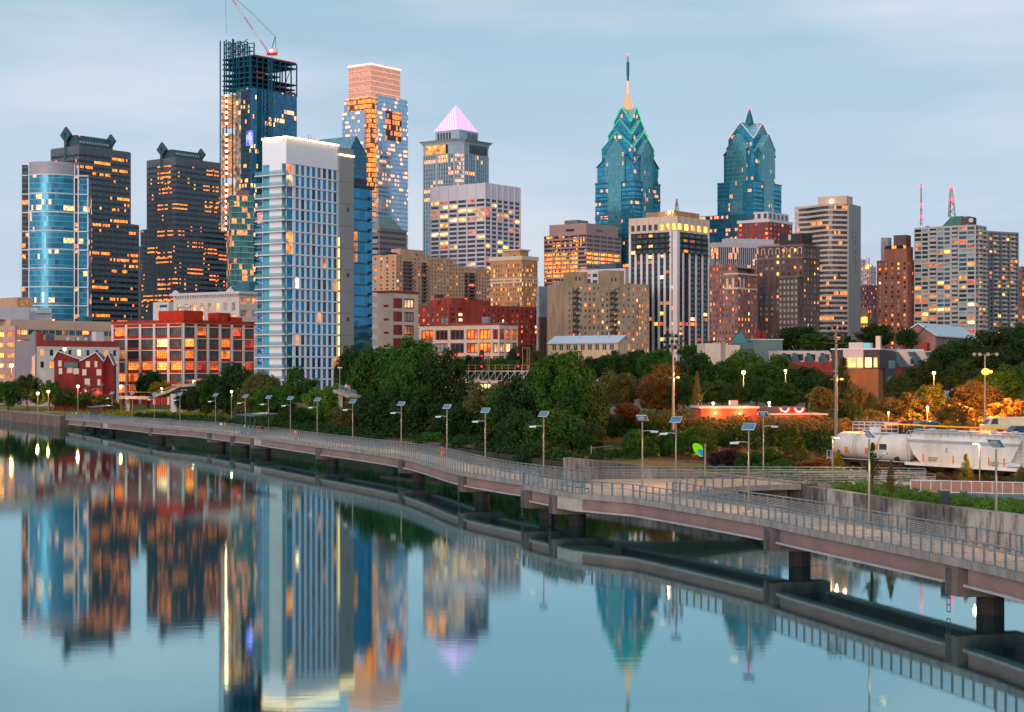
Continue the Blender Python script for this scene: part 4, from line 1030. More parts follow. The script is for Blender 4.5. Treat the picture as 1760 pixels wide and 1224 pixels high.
# orange-beige block with pale cornice
b = Bld('apartment_block', 'orange-beige apartment block with pale stone bands and a rooftop pavilion', 897, 1130, 843, 924)
zt = b.z(441); P = 3.1; n_ = rows(0.5, zt-4, P, .22, .78)
b.fac('L', 0, b.WL, 0, zt, grid(0, b.WL, 13, .42), n_); b.fac('R', 0, b.WR, 0, zt, grid(0, b.WR, 9, .5), n_)
b.back(0, b.WR, 0, b.WL, 0, zt)
OB = brick('orange_beige', (.48, .27, .16), .12)
b.done(OB, lit=.28, pal=[L_YEL, L_AMB, L_AMB], dark=[G_PALE, G_TEAL, G_DARK])
cornice(b, CREAM, zt+.5, 2.6, .5); cornice(b, CREAM, zt-16, 1.0, .35); cornice(b, CREAM, b.z(478), 1.0, .3)
stack(b, b.uR(868) if b.uR(868) > 0 else 2, b.WR-6, 3, b.uL(862), zt+.5, b.z(430), OB); stack(b, 1, b.WR-5, 2, b.uL(860), b.z(430)+.01, b.z(427.5), CREAM, 'pavilion_roof')

# dark red brick flats in front
b = Bld('apartment_block', 'low dark red brick apartment block with stepped roofs in front of the beige slab', 772, 920, 716, 925, th=42)
zt = b.z(523); P = 2.8
u = [0, b.uR(798), b.uR(828), b.uR(856), b.WR]
punch(b, 'L', 0, b.WL, 0, zt, P, 7, .4)
punch(b, 'R', 0, u[1], 0, zt, P, 2, .5); b.wall.quad((u[1], 0, 0), (u[2], 0, 0), (u[2], 0, zt+3), (u[1], 0, zt+3)); punch(b, 'R', u[2], b.WR, 0, zt, P, 12, .36)
b.back(0, b.WR, 0, b.WL, 0, zt)
b.done(REDB, lit=.2, pal=[ORG, L_AMB, L_WHT], dark=DK)
stack(b, u[0]+2, u[1]+1, .5, 10, zt, b.z(512), REDB); stack(b, u[2]+3, u[2]+8, 2, 6, zt, b.z(515), REDB, 'chimney'); stack(b, .5, 9, b.uL(752), b.uL(738), zt, b.z(516, 0, 10), REDB); stack(b, 2, 6, b.uL(748), b.uL(742), zt+4, b.z(506, 0, 10), METAL_D, 'water_tank')
stack(b, 0, 10, b.uL(735), b.uL(726), zt-.5, zt+1, pm('green_roof', (.10, .2, .18), .7), 'roof_deck')

# two loft buildings with cream frames
b = Bld('loft_building', 'tall cream-framed brick loft building beside the blue glass wing', 673, 553, 640, 719)
zt = b.z(502); P = 4.25
cR = [(b.uR(676), b.uR(691)), (b.uR(695), b.uR(712))]; rw = rows(1, zt-1.4, P, .14, .9)
b.fac('R', 0, b.WR, 0, zt, cR[1:], rw, dep=.3); b.fac('L', 0, b.WL, 0, zt, [(b.uL(668), b.uL(659))], rows(1, zt-2, P, .35, .52)); b.back(0, b.WR, 0, b.WL, 0, zt)
b.done(CREAM, lit=.25, pal=[L_YEL, ORG, L_AMB], dark=[G_TEAL, G_PALE, G_DARK], frame=REDB, nx=3, ny=1, bar=.22)
q = MB(); [q.box(cR[0][0], cR[0][1], -.03, .1, a, c) for a, c in rw]; q.build('brick_panel', REDB, b.e)
cornice(b, REDB, zt+.5, .7, .3)
b = Bld('loft_building', 'low two-storey cream-framed loft building with tall paned windows behind the trees', 858, 530, 720, 890)
zt = b.z(557); P = 4.1
xs = [b.uL(p) for p in (858, 846, 800, 772, 747, 722)]
cL = [(xs[0]+.5, xs[1]-.2), (xs[1]+.6, xs[1]+(xs[2]-xs[1])*.48), (xs[1]+(xs[2]-xs[1])*.54, xs[2]-.4), (xs[2]+.6, xs[3]-.4), (xs[3]+.6, xs[4]-.3), (xs[4]+.6, b.WL-1)]
rw = rows(.5, zt-1.2, P, .16, .92)
b.fac('L', 0, b.WL, 0, zt, cL, rw, dep=.3); b.fac('R', 0, b.WR, 0, zt, grid(0, b.WR, 3, .8), rw, dep=.3); b.back(0, b.WR, 0, b.WL, 0, zt)
b.done(CREAM, lit=.45, pal=[ORG, L_AMB, L_WHT], dark=[G_PALE, G_TEAL, G_DARK], frame=REDB, nx=3, ny=1, bar=.16)
cornice(b, REDB, zt+.3, .5, .3)

# slate sliver and dark brick low between
b = Bld('office_building', 'plain slate-grey blank-walled block in the narrow gap at the centre of the skyline', 927, 950, 922, 945)
b.part('wall', pm('slate_wall', (.25, .29, .33), .7), 0, b.WR, 0, b.WL, 0, b.z(493)); b.part('base_wall', DKBR, -1, b.WR, -1, 0, 0, b.z(545))
b.part('roof', ROOFM, .3, b.WR-.3, .3, b.WL-.3, b.z(493), b.z(492))

# beige strip-window office, centre
b = Bld('office_building', 'beige office block with long amber-lit window strips, centre of the skyline', 1008, 1500, 935, 1067)
zt = b.z(383); zr = b.z(402); P = 3.72; PB = pm('pinkish_stone', (.36, .26, .25), .7, 0, .1, .2)
def band_lit(face, a, z):
    f = int((zr-z)/P)
    if face == 'L': return None
rw = rows(3, zr, P, .25, .8)
b.fac('L', 0, b.WL, 0, zr, grid(0, b.WL, 5, .92), rw, dep=.4); b.fac('R', 0, b.WR, 0, zr, grid(0, b.WR, 5, .92), rw, dep=.4)
b.back(0, b.WR, 0, b.WL, 0, zr)
sw = curtain('strip_windows', (.03, .035, .05), fh=P, pw=1.5, mw=.16, spc=(.2, .13, .12), sp=0, lit=.05, row=.12, boost=.7, lc=(1, .45, .07), ls=2.0, metal=.2, seed=91, zo=-(zr % P)+.3)
swl = curtain('strip_windows_lit', (.1, .06, .04), fh=P, pw=1.5, mw=.16, spc=(.2, .13, .12), sp=0, lit=.75, row=.4, boost=.2, lc=(1, .40, .06), ls=2.2, metal=.1, seed=92)
b.done(PB, lit=0, dark=[sw], pick=lambda f, a, z: swl if ((zr-z)/P > 4.6 and (zr-z)/P < 9.9 and ((f == 'L' and a > b.WL*.15) or (f == 'R' and (zr-z)/P < 7.5))) else None)
stack(b, 1, b.WR-3, 1, b.WL-5, zr, zt, PB, 'mechanical_floor'); stack(b, 4, 20, 12, 26, zt, b.z(376), pm('unit_grey', (.16, .18, .19), .7), 'rooftop_unit')
q = MB(); q.box(.9, 1.0, b.WL*.3, b.WL*.5, zr+3, zr+5); q.box(b.WR*.3, b.WR*.5, .9, 1, zr+3, zr+5); q.build('louvre', G_DARK, b.e)
# white low office behind
b = Bld('office_building', 'white low office with big square windows peeking over the sand-coloured flats', 1075, 1000, 994, 1088)
zt = b.z(461); b.fac('L', 0, b.WL, 0, zt, grid(0, b.WL, 7, .7), rows(60-3, zt-1.5, 3.7, .2, .75)); b.fac('R', 0, b.WR, 0, zt, [], []); b.back(0, b.WR, 0, b.WL, 0, zt)
b.done(WHT, lit=.3, pal=[ORG, L_AMB], dark=[G_DARK]); stack(b, 2, b.WR, 8, b.WL*.6, zt, b.z(452, 0, 10), pm('teal_roof_unit', (.08, .12, .13), .7))

# sand-coloured flats with fire escapes
b = Bld('apartment_block', 'sand-coloured brick apartments with two rooftop towers and dark fire-escape columns', 975, 900, 940, 1116, th=22)
zt = b.z(486); P = 2.92; xE = b.uR(1093)
b.wall.quad((0, 0, 0), (0, b.WL, 0), (0, b.WL, zt), (0, 0, zt))
xs = [0, b.uR(983), b.uR(995), b.uR(1047), b.uR(1060), xE]
fe = []
for k in range(5):
    if k in (1, 3): b.fac('R', xs[k], xs[k+1], 0, zt, grid(xs[k], xs[k+1], 2, .35), rows(.5, zt-2.4, P, .25, .8)); fe.append((xs[k], xs[k+1]))
    else: punch(b, 'R', xs[k], xs[k+1], 0, zt, P, max(1, round((xs[k+1]-xs[k])/2.6)), .42, lo=.25, hi=.76)
punch(b, 'R', xE, b.WR, 0, zt, P, 5, .3, lo=.25, hi=.76)
b.back(0, b.WR, 0, b.WL, 0, zt)
b.done(SAND, lit=.22, pal=[ORG, ORG, L_AMB, L_YEL], dark=[G_DARK, G_DARK, G_TEAL, G_PALE], frame=FRM, bar=.06, ny=2)
for a, c in fe:
    q = MB()
    for z0, z1 in rows(.5, zt-2.4, P, 0, .1): q.box(a, c, -1.1, -.04, z0, z0+.15); q.bar((a+.3, -1, z0+.1), (c-.3, -.5, z0+P), .15, .4); q.box(a, c, -1.15, -1.08, z0+.15, z0+.95)
    q.build('fire_escape', METAL_D, b.e)
for a, c, y in ((b.uR(980), b.uR(1010), 467), (b.uR(1041), b.uR(1073), 463)):
    q = MB(); q.box(a, c, .15, 9, zt+.01, b.z(y)); q.build('rooftop_tower', SAND, b.e); q = MB(); [q.box(a+(c-a)*f, a+(c-a)*f+.9, .09, .15, zt+1.2, zt+3.2) for f in (.3, .5)]; q.build('tower_window', G_DARK, b.e)

# the tall white-finned black tower
b = Bld('apartment_tower', 'tall dark apartment tower with white fins and an amber-lit crown', 1163, 930, 1083, 1218)
zt = b.z(371); z1 = b.z(383); z2 = b.z(398); P = 2.78; WF = pm('white_fin', (.68, .63, .63), .6, 0, .06, .2)
b.fac('L', 0, b.WL, z2, zt, grid(0, b.WL, 8, .6), [(z1-3.4, z1-.2)], dep=.4); b.fac('R', 0, b.WR, z2, zt, grid(0, b.WR, 5, .6), [(z1-3.4, z1-.2)], dep=.4)
pn = b.panes; b.panes = []
for face, a, c, z0, z1_, d, k, wm in pn: b.panes.append((face, a, c, z0, z1_, d, k, HOT if (face == 'R' or a < b.WL*.3) else None))
b.done(CREAM, lit=.1, pal=[L_AMB], dark=[G_DARK], frame=None); b.panes = []; b.wall = MB()
b.back(.05, b.WR, .05, b.WL, 0, zt)
rw = rows(1, z2-.5, P, .22, .86)
b.fac('L', 0, b.WL, 0, z2-.01, grid(0, b.WL, 8, .70), rw, off=.3, dep=.1); b.fac('R', 0, b.WR, 0, z2-.01, grid(0, b.WR, 5, .70), rw, off=.3, dep=.1)
b.done(pm('black_spandrel', (.025, .03, .035), .4), lit=.11, pal=[ORG, L_AMB, L_YEL, L_RED], dark=[G_DARK, G_DARK, G_DARK, G_TEAL], cap=85)
for k in range(9):
    u = b.WL*k/8; q = MB(); h = z2 if k in (0, 8, 1) else z2-11; q.box(-.35, .25, u-.65, u+.65, 0, h); q.build('fin', WF, b.e)
for k in range(1, 6):
    u = b.WR*k/5; q = MB(); q.box(u-.6, u+.6, -.35, .25, 0, z2 if k == 5 else z2-11); q.build('fin', WF, b.e)
q = MB(); q.box(-.6, 2.2, -.6, 2.2, 0, z2); q.build('corner_fin', WF, b.e)
q = MB()
for k in range(4):
    z = z2-2.6-k*2.78; q.box(-1.2, -.36, b.WL*.12, b.WL*.86, z-.2, z+.2); q.box(b.WR*.18, b.WR*.95, -1.2, -.36, z-.2, z+.2)
q.build('crown_balcony', METAL_D, b.e)
q = MB()
for k in range(9): u = b.WL*k/8; q.box(-.25, -.01, u-.7, u+.7, z2, zt)
for k in range(1, 6): u = b.WR*k/5; q.box(u-.7, u+.7, -.25, -.01, z2, zt)
q.build('parapet_piers', CREAM, b.e)
stack(b, 4, b.WR-8, b.uL(1142), b.uL(1098)-2, zt, b.z(364, 5, 10), SAND); stack(b, 4, b.WR-3, 4, b.uL(1142)-.1, zt, b.z(362, 4, 6), OB)
PXL = b
q = MB(); q.ball((2, 6, zt+2), .7, 8, 5); q.build('rooftop_lamp', WARM, b.e)
ll = bpy.data.lights.new('rooftop_lamp', 'POINT'); ll.energy = 5000; ll.color = (1, .45, .1); ll.shadow_soft_size = .6; lo_ = bpy.data.objects.new('rooftop_lamp_light', ll); col.objects.link(lo_); lo_.parent = b.e; lo_.location = (1.5, 6, zt+2.5)

# finned concrete long block + small towers around the shorter gabled tower
b = Bld('office_building', 'long pale concrete office with fine vertical fins below the shorter gabled tower', 1228, 1150, 1215, 1338, th=20)
zt = b.z(421); sw2 = curtain('fin_windows', (.03, .04, .05), fh=3.8, pw=1.5, mw=.35, spc=(.42, .42, .44), mc=(.42, .42, .44), sp=.0, lit=.08, row=.12, boost=.5, lc=(1, .45, .1), ls=1.7, metal=.2, seed=95)
b.part('fin_wall', sw2, 0, b.WR, 0, 12, 0, zt-1.5); b.part('parapet', pm('pale_concrete', (.42, .42, .44), .8, 0, .1, .4), -.3, b.WR+.3, -.4, 12, zt-1.49, zt+1.6)
stack(b, b.uR(1255), b.uR(1335), 4, 12, zt+1.6, b.z(408), bpy.data.materials['pale_concrete'], 'upper_storey')
b = Bld('apartment_block', 'red brick block with a white pillared top storey below the shorter gabled tower', 1322, 1250, 1268, 1362)
zt = b.z(378); P = 3.4
punch(b, 'L', 0, b.WL, 0, zt, P, 6, .5); punch(b, 'R', 0, b.WR, 0, zt, P, 6, .5); b.back(0, b.WR, 0, b.WL, 0, zt)
b.done(REDB, lit=.1, pal=[L_AMB], dark=[G_TEAL, G_PALE]); cornice(b, WHT, zt+.6, 2.0, .4); stack(b, 2, b.WR-2, 2, b.WL*.55, zt+.6, b.z(363), WHT)
q = MB(); [q.box(1.9, 2, 3+i*5, 5.5+i*5, zt+1.5, zt+5) for i in range(3)]; [q.box(4+i*6, 7+i*6, 1.9, 2, zt+1.5, zt+5) for i in range(5)]; q.build('top_windows', G_DARK, b.e)
# pinkish-brown old hotel
b = Bld('hotel', 'pinkish-brown brick old hotel with an arched pale stone corner, right of the white-finned tower', 1268, 900, 1219, 1301)
zt = b.z(470); P = 3.0; PKB = brick('pink_brick', (.25, .135, .125))
punch(b, 'L', 0, b.WL, 0, zt+5, P, 9, .38); punch(b, 'R', 0, b.WR, 0, zt, P, 6, .35); b.back(0, b.WR, 0, b.WL, 0, zt+4)
b.done(PKB, lit=.3, pal=[ORG, L_AMB, L_AMB], dark=DK)
cornice(b, CREAM, zt+.3, .8, .4, Y=b.WL*.45); q = MB(); q.box(-.3, b.WR, -.3, -.01, b.z(497), b.z(494)); q.box(-.3, -.01, -.01, b.WL*.45, b.z(497), b.z(494)); q.build('string_course', CREAM, b.e)
stack(b, 2, b.WR-1, 5, b.WL*.4, zt+.3, b.z(453), pm('pale_render', (.40, .33, .30), .8))
q = MB(); [q.box(-.12, -.02, b.WL*.12+i*3.4, b.WL*.12+i*3.4+1.3, b.z(494), b.z(478)) for i in range(2)]; [q.box(2+i*3.6, 3.3+i*3.6, -.12, -.02, b.z(494), b.z(478)) for i in range(2)]; q.build('tall_arch_surround', CREAM, b.e)
# dark brown classical
b = Bld('hotel', 'tall dark brown brick hotel with arched top windows and a black penthouse', 1381, 930, 1303, 1409)
zt = b.z(421); P = 3.08
punch(b, 'L', 0, b.WL, 0, zt, P, 8, .42); punch(b, 'R', 0, b.WR, 0, zt, P, 5, .4); b.back(0, b.WR, 0, b.WL, 0, zt)
b.done(DKBR, lit=.2, pal=[ORG, L_AMB, L_AMB, L_YEL], dark=DK, frame=FRM, bar=.07, ny=2)
cornice(b, pm('brown_cornice', (.2, .15, .14), .8), zt+.4, .8, .5); cornice(b, bpy.data.materials['brown_cornice'], b.z(441), .7, .35)
q = MB()
for i in range(6):
    u = b.WL*(.08+i*.16); zc = b.z(428)
    for j in range(6):
        t0, t1 = math.pi*j/6, math.pi*(j+1)/6; q.bar((-.15, u+1.1*math.cos(t0), zc+1.1*math.sin(t0)), (-.15, u+1.1*math.cos(t1), zc+1.1*math.sin(t1)), .3, .35)
    q.bar((-.15, u-1.1, zc), (-.15, u-1.1, zc-2.5), .3, .3); q.bar((-.15, u+1.1, zc), (-.15, u+1.1, zc-2.5), .3, .3)
q.build('window_arches', CREAM, b.e)
stack(b, 1.5, b.WR*.7, 1.5, b.uL(1337), zt+.4, b.z(400), pm('black_brick', (.045, .04, .045), .8)); b.part('penthouse_window', CREAM, 1.4, 1.5, b.uL(1357), b.uL(1353), zt+3, zt+6)
b.part('front_wing', DKBR, -5, 2, b.WL*.02, b.uL(1346), 0, b.z(477))
q = MB(); fr_ = b.uL(1346)
for i in range(5):
    for j in range(18):
        if b.z(477)-3-j*3.08 > 3: q.box(-5.04, -5, fr_*(.1+.19*i), fr_*(.1+.19*i)+1.1, b.z(477)-3-j*3.08, b.z(477)-1.4-j*3.08)
q.build('windows', G_PALE, b.e)['kind'] = 'stuff'
cz_ = b.z(477); b.part('wing_cornice', bpy.data.materials['brown_cornice'], -5.3, 2, -.2, fr_+.4, cz_, cz_+.7)

# curved beige banded tower
b = Bld('apartment_tower', 'curved beige apartment tower with dark ribbon windows and a blank grey end wall', 1458, 1060, 1366, 1478, th=60, cat='tower')
zt = b.z(351); P = 3.05; Y = b.WL; BEI = pm('beige_band', (.52, .40, .34), .7, 0, .1, .3)
def carc(d, n=14): return [(-(5.5*math.sin(math.pi*min(1, max(0, (i/n)))**.9)) + 3.5*math.sin(2*math.pi*i/n)*-1 - d, Y*i/n) for i in range(n+1)]
inner = carc(0); n = int((zt-2)/P)
rib = curtain('ribbon_windows', (.05, .06, .075), (.02, .03, .04), fh=P, pw=1.9, mw=.1, sp=0, spc=(.03, .03, .04), lit=.04, row=.16, boost=.6, lc=(1, .35, .06), ls=1.6, metal=.3, seed=97, zo=-(zt % P), grp=8)
q = MB(); q.prism(inner+[(12, Y), (12, 0)], 0, zt-.5); q.build('ribbon_windows', rib, b.e)
outp = carc(.55); q = MB()
for k in range(n):
    z = zt-k*P; q.prism(outp+[(1, Y), (1, 0)], z-P*.42, z)
q.build('spandrel_bands', BEI, b.e)['kind'] = 'structure' if False else 'stuff'
del q
b.part('end_wall', pm('grey_green_concrete', (.27, .28, .27), .8, 0, .12, .1, stretch=(1, 1, .3)), -.6, b.WR, -.6, 14, 0, b.z(350)-.0)
q = MB()
for k in range(26):
    z = zt-5-k*3.05*1.0
    if z < 5: break
    if k < 13: q.box(b.WR*.52, b.WR*.52+1.1, -.66, -.6, z, z+1.4)
    if k < 6: q.box(b.WR*.25, b.WR*.25+1.1, -.66, -.6, z, z+1.4)
q.build('end_wall_windows', G_DARK, b.e)['kind'] = 'stuff'
q = MB()
for k in range(int(zt/3.05)): q.box(b.WR-.2, b.WR+1.4, 0, 3, zt-4-k*3.05, zt-3-k*3.05)
q.build('end_balconies', BEI, b.e)['kind'] = 'stuff'
stack(b, -3, 8, 0, b.uL(1409), zt, b.z(337), BEI); b.part('dark_storey', METAL_D, -5.9, 0, Y*.1, Y*.62, b.z(478), b.z(470))
q = MB(); q.ball((-3.6, b.uL(1432), b.z(346)), .8, 8, 5); q.build('wall_lamp', WARM, b.e)

# far things in the gap right of it
def simple(name, label, px0, px1, D, yt, mat, dep=14, th=53, xc=None, nL=5, nR=3, P=3.3, lit=.15, pal=None, base=3., ytw=None):
    b = Bld(name, label, xc or (px0+(px1-px0)*.62), D, px0, px1, th=th, zb=base)
    zt = b.z(yt); punch(b, 'L', 0, b.WL, 0, zt, P, nL, .45); punch(b, 'R', 0, b.WR, 0, zt, P, nR, .45); b.back(0, b.WR, 0, b.WL, 0, zt)
    b.done(mat, lit=lit, pal=pal or [ORG, L_AMB], dark=DK); return b
simple('office_building', 'small pale stone tower with a green cap in the gap right of the curved tower', 1476, 1488, 1900, 446, pm('pale_far', (.42, .38, .42), .8), nL=3, nR=2)
b = simple('office_building', 'distant pale office topped by a glowing yellow sign, right of the curved tower', 1480, 1506, 1800, 458, pm('pale_far2', (.45, .40, .44), .8))
b.part('lit_sign', HOT, -1, 6, b.WL*.2, b.WL*.5, b.z(462), b.z(455)); b.part('sign_mast', METAL, 3, 3.6, 3, 3.6, b.z(456), b.z(443))
b = simple('office_building', 'plum-coloured brick block low in the gap right of the curved tower', 1478, 1508, 1300, 490, pm('plum_brick', (.16, .08, .11), .8), nL=5)
b = simple('theatre', 'small building with a brilliant yellow lit band right of the curved tower', 1474, 1502, 1120, 528, pm('pink_stone', (.45, .30, .25), .8), nL=4)
b.part('lit_band', emi('theatre_glow', (1, .42, .05), 3.2, .6, .7), -.6, 0, b.WL*.05, b.WL*.95, b.z(555), b.z(545))
crf = empty('tower_crane', (PX(1497, 1750), 1750, 3), 0, 'distant red crane mast in the gap right of the curved tower', 'crane')
q = MB(); h = PZ(442, 1750)-3
for s in (-1.2, 1.2): q.bar((s, 0, 0), (s-3, 0, h), .5, .5)
for k in range(int(h/5)): q.bar((-1.2-3*k*5/h, 0, k*5), (1.2-3*k*5/h, 0, k*5+5), .35, .35)
q.build('mast', pm('far_crane_red', (.5, .1, .12), .6), crf)

# brown brick with dark attic
b = Bld('apartment_block', 'reddish-brown brick apartment block with a set-back attic left of the wide pale apartment tower', 1560, 1100, 1507, 1572)
zt = b.z(446); P = 2.95
punch(b, 'L', 0, b.WL, 0, zt, P, 5, .33); punch(b, 'R', 0, b.WR, 0, zt, P, 2, .3); b.back(0, b.WR, 0, b.WL, 0, zt)
b.done(BRN, lit=.18, pal=[ORG, L_AMB], dark=[G_DARK, G_PALE])
stack(b, 1, b.WR, 1, b.uL(1519), zt, b.z(424, 2, 5), BRN, 'attic'); stack(b, 2.5, b.WR, 2.5, b.uL(1533), b.z(424, 2, 5), b.z(404, 3, 5), DKBR, 'attic')
b.part('attic_glazing', curtain('attic_glass', (.05, .13, .16), fh=4, pw=1.6, lit=.25, row=0, lc=(1, .5, .15), ls=1.5, seed=99), .9, 2, 2, b.uL(1520), b.z(427, 2, 5), b.z(422, 2, 5))
stack(b, 6, b.WR, b.uL(1520), b.uL(1517)+4, zt, b.z(408, 6, 14), pm('grey_pink', (.33, .3, .33), .8), 'rear_block')

# the wide pale apartment tower on the right, two wings
b = Bld('apartment_tower', 'wide pale concrete apartment tower with stacked balconies, second from the right edge', 1677, 1080, 1571, 1696)
zt = b.z(386); P = 2.78; PCN = pm('pale_frame', (.43, .41, .39), .75, 0, .12, .3)
Y = b.WL; cols_ = []
edges = [b.uL(p) for p in (1677, 1647, 1635, 1610, 1597, 1571)]
bl = []; k = 0
for j, (a, c) in enumerate(zip(edges[:-1], edges[1:])):
    if j in (1, 3): bl.append((a+.3, c-.3))
    else: m_ = (a+c)/2; cols_ += [(a+.9, m_-.3), (m_+.3, c-.5)]
rw = rows(.5, zt-.8, P, .22, .86)
b.fac('L', 0, Y, 0, zt, cols_+bl, rw, dep=.5)
b.fac('R', 0, b.WR, 0, zt, grid(0, b.WR, 3, .85), rw, dep=1.0); b.back(0, b.WR, 0, Y, 0, zt)
b.done(PCN, lit=.16, pal=[ORG, HOT, L_AMB, L_RED], dark=[G_DARK, G_TEAL, G_TEAL, G_PALE], frame=FRM, nx=3, ny=1, bar=.07)
for a, c in bl:
    q = MB(); [q.box(-1.0, -.01, a, c, z0-P*.3, z0+P*.16) for z0, z1 in rw]; q.build('balcony_column', PCN, b.e)
q = MB(); [q.box(b.WR*.3, b.WR*.98, -1.0, -.01, z0-P*.3, z0+P*.16) for z0, z1 in rw]; q.build('balcony_column', PCN, b.e)
stack(b, 4, 16, 6, b.uL(1648), zt, b.z(372, 5, 6), DKBR)
q = MB(); y0, y1 = b.uL(1648)+.1, b.uL(1615); zz = b.z(372, 5, 15); q.hexa([(3, y0, zt), (14, y0, zt), (14, y1, zt), (3, y1, zt), (5, y0, zz), (12, y0, zz), (12, y0+7, zz), (5, y0+7, zz)]); q.build('slanted_roof_house', pm('patina', (.07, .16, .14), .6), b.e)
q = MB(); q.ball((3.5, b.uL(1665), zt+3), 1.6, 10, 6, sy=1, sx=.5); q.build('satellite_dish', WHT, b.e)
b2 = Bld('apartment_tower', 'darker right-hand apartment tower with rows of small balconies beside the wide pale one', 1700, 1130, 1690, 1751, th=30)
zt = b2.z(397); rw = rows(.5, zt-.8, P, .22, .86)
b2.fac('L', 0, b2.WL, 0, zt, [], []); b2.fac('R', 0, b2.WR, 0, zt, grid(0, b2.WR, 7, .8), rw, dep=.8); b2.back(0, b2.WR, 0, b2.WL, 0, zt)
b2.done(pm('dim_frame', (.20, .20, .21), .75), lit=.14, pal=[ORG, HOT, L_AMB], dark=[G_DARK, G_TEAL, G_TEAL, G_DARK], frame=FRM, nx=2, bar=.08)
for j in (1, 3, 5):
    a, c = b2.WR*j/7, b2.WR*(j+1)/7; q = MB(); [q.box(a, c, -1.1, -.01, z0-P*.28, z0+P*.12) for z0, z1 in rw]; q.build('balcony_column', PCN, b2.e)
def mast(px, D, y0, y1, wd, name, label, lights, m=None):
    e = empty(name, (PX(px, D), D, PZ(y1, D)), 0, label, 'antenna'); h = PZ(y0, D)-PZ(y1, D); q = MB()
    for sx, sy in ((-1, -1), (1, -1), (0, 1)): q.bar((sx*wd, sy*wd, 0), (sx*wd*.25, sy*wd*.25, h), wd*.3+.12, wd*.3+.12)
    n = max(3, int(h/(wd*2.6+1)))
    for k in range(n):
        f0, f1 = 1-.75*k/n, 1-.75*(k+1)/n; q.bar((-wd*f0, -wd*f0, h*k/n), (wd*f1, -wd*f1, h*(k+1)/n), wd*.2+.08, wd*.2+.08, k % 2); q.bar((wd*f0, -wd*f0, h*k/n), (-wd*f1, -wd*f1, h*(k+1)/n), wd*.2+.08, wd*.2+.08, k % 2)
    q.build('lattice', [METAL, pm('mast_red', (.45, .08, .08), .6)], e)
    for f in lights: q = MB(); q.ball((0, -wd, h*f), 1.0, 8, 6); q.build('beacon', RED_BEACON, e)
    return e
mast(1583, 1130, 318, 388, .7, 'radio_mast', 'slim radio mast with three red lights, left of the wide pale apartment tower top', (1, .5, .22))
mast(1634.5, 1120, 324, 373, 2.2, 'radio_mast', 'stout red and white lattice mast above the wide pale apartment tower', (1, .58))
mast(1163, 1000, 342, 364, 1.0, 'radio_mast', 'short lattice mast on the roof of the white-finned tower', ())
b = simple('apartment_block', 'brown block with a beige top cut off by the right edge of the photo', 1751, 1785, 1000, 458, BRN, xc=1756, th=30, nL=1, nR=5)

# ================================================================== low buildings on the left bank
# red grid warehouse
b = Bld('warehouse', 'red brick warehouse with a white concrete grid and multi-pane windows', 315, 600, 194, 438)
zt = b.z(556); P = 4.02; WGR = pm('white_grid_paint', (.66, .60, .56), .7, 0, .12, .5)
rw = rows(1.2, zt-1.0, P, .26, .93); cL = grid(0, b.WL, 5, .80); cR = grid(0, b.WR, 6, .80)
b.fac('L', 0, b.WL, 0, zt, cL, rw, dep=.35); b.fac('R', 0, b.WR, 0, zt, cR, rw, dep=.35); b.back(0, b.WR, 0, b.WL, 0, zt, roof=REDP)
def pk(face, a, z):
    if face == 'L' and abs(z-rw[2][0]) < .3 and b.WL*.2 < a < b.WL*.4: return L_YEL
    if z < rw[1][1] and a > b.WL*.55 and face == 'L': return ORG
    return None
BLM = pm('warehouse_glass', (.06, .075, .075), .2, 0, .5, .5, c2=(.16, .19, .19))
b.done(REDP, lit=.24, pal=[ORG, L_AMB, ORG, L_RED], dark=[BLM, BLM, BLM, G_DARK], frame=pm('mullion_dark', (.06, .045, .04), .6), nx=6, ny=3, bar=.05, pick=pk)
q = MB()
for i in range(6): u = b.WL*i/5; q.box(-.25, -.01, u-.55, u+.55, 0, zt+.2)
for i in range(1, 7): u = b.WR*i/6; q.box(u-.5, u+.5, -.25, -.01, 0, zt+.2)
q.box(-.25, .6, -.25, .6, 0, zt+.2)
for a, c in rw+[(zt-.05, zt)]:
    q.box(-.22, -.012, .6, b.WL, c+.02, c+.32+.0); q.box(.6, b.WR, -.22, -.012, c+.02, c+.34)
q.build('concrete_grid', WGR, b.e)
q = MB(); q.box(-.5, b.WR+.3, -.5, -.26, zt+.21, zt+1.3); q.box(-.5, -.26, -.26, b.WL+.3, zt+.21, zt+1.3); q.build('parapet', REDP, b.e)
stack(b, 3, 12, 3, 16, zt, b.z(534, 3, 8), pm('red_roofhouse', (.42, .06, .045), .8)); stack(b, b.uR(388), b.uR(410), 4, 9, zt, b.z(537, 20), bpy.data.materials['red_roofhouse']); stack(b, b.uR(405), b.uR(430), 4, 9, zt, b.z(544, 22), bpy.data.materials['red_roofhouse'])
wl = b

# ornate white building and striped annex behind the warehouse
b = Bld('ornate_building', 'ornate white terracotta building with a bracketed cornice behind the red warehouse', 411, 740, 298, 452)
zt = b.z(503); b.fac('L', 0, b.WL, 0, zt, grid(1, b.WL-1, 8, .45), rows(zt-16, zt-3, 5.2, .1, .8), dep=.4); b.fac('R', 0, b.WR, 0, zt, grid(0, b.WR, 2, .8), rows(zt-16, zt-1, 5.2, .25, .8), dep=.2); b.back(0, b.WR, 0, b.WL, 0, zt)
b.done(pm('terracotta_white', (.60, .53, .48), .7, 0, .1, .5), lit=.3, pal=[L_YEL, L_AMB], dark=[G_PALE, G_TEAL], frame=WHT, nx=3, ny=2, bar=.09)
cornice(b, WHT, zt+.6, 1.1, 1.2)
q = MB(); [q.box(-1.0, -.02, u, u+.5, zt-1.5, zt-.55) for u in [i*1.55 for i in range(int(b.WL/1.55))]]; q.build('brackets', WHT, b.e)['kind'] = 'stuff'
q = MB()
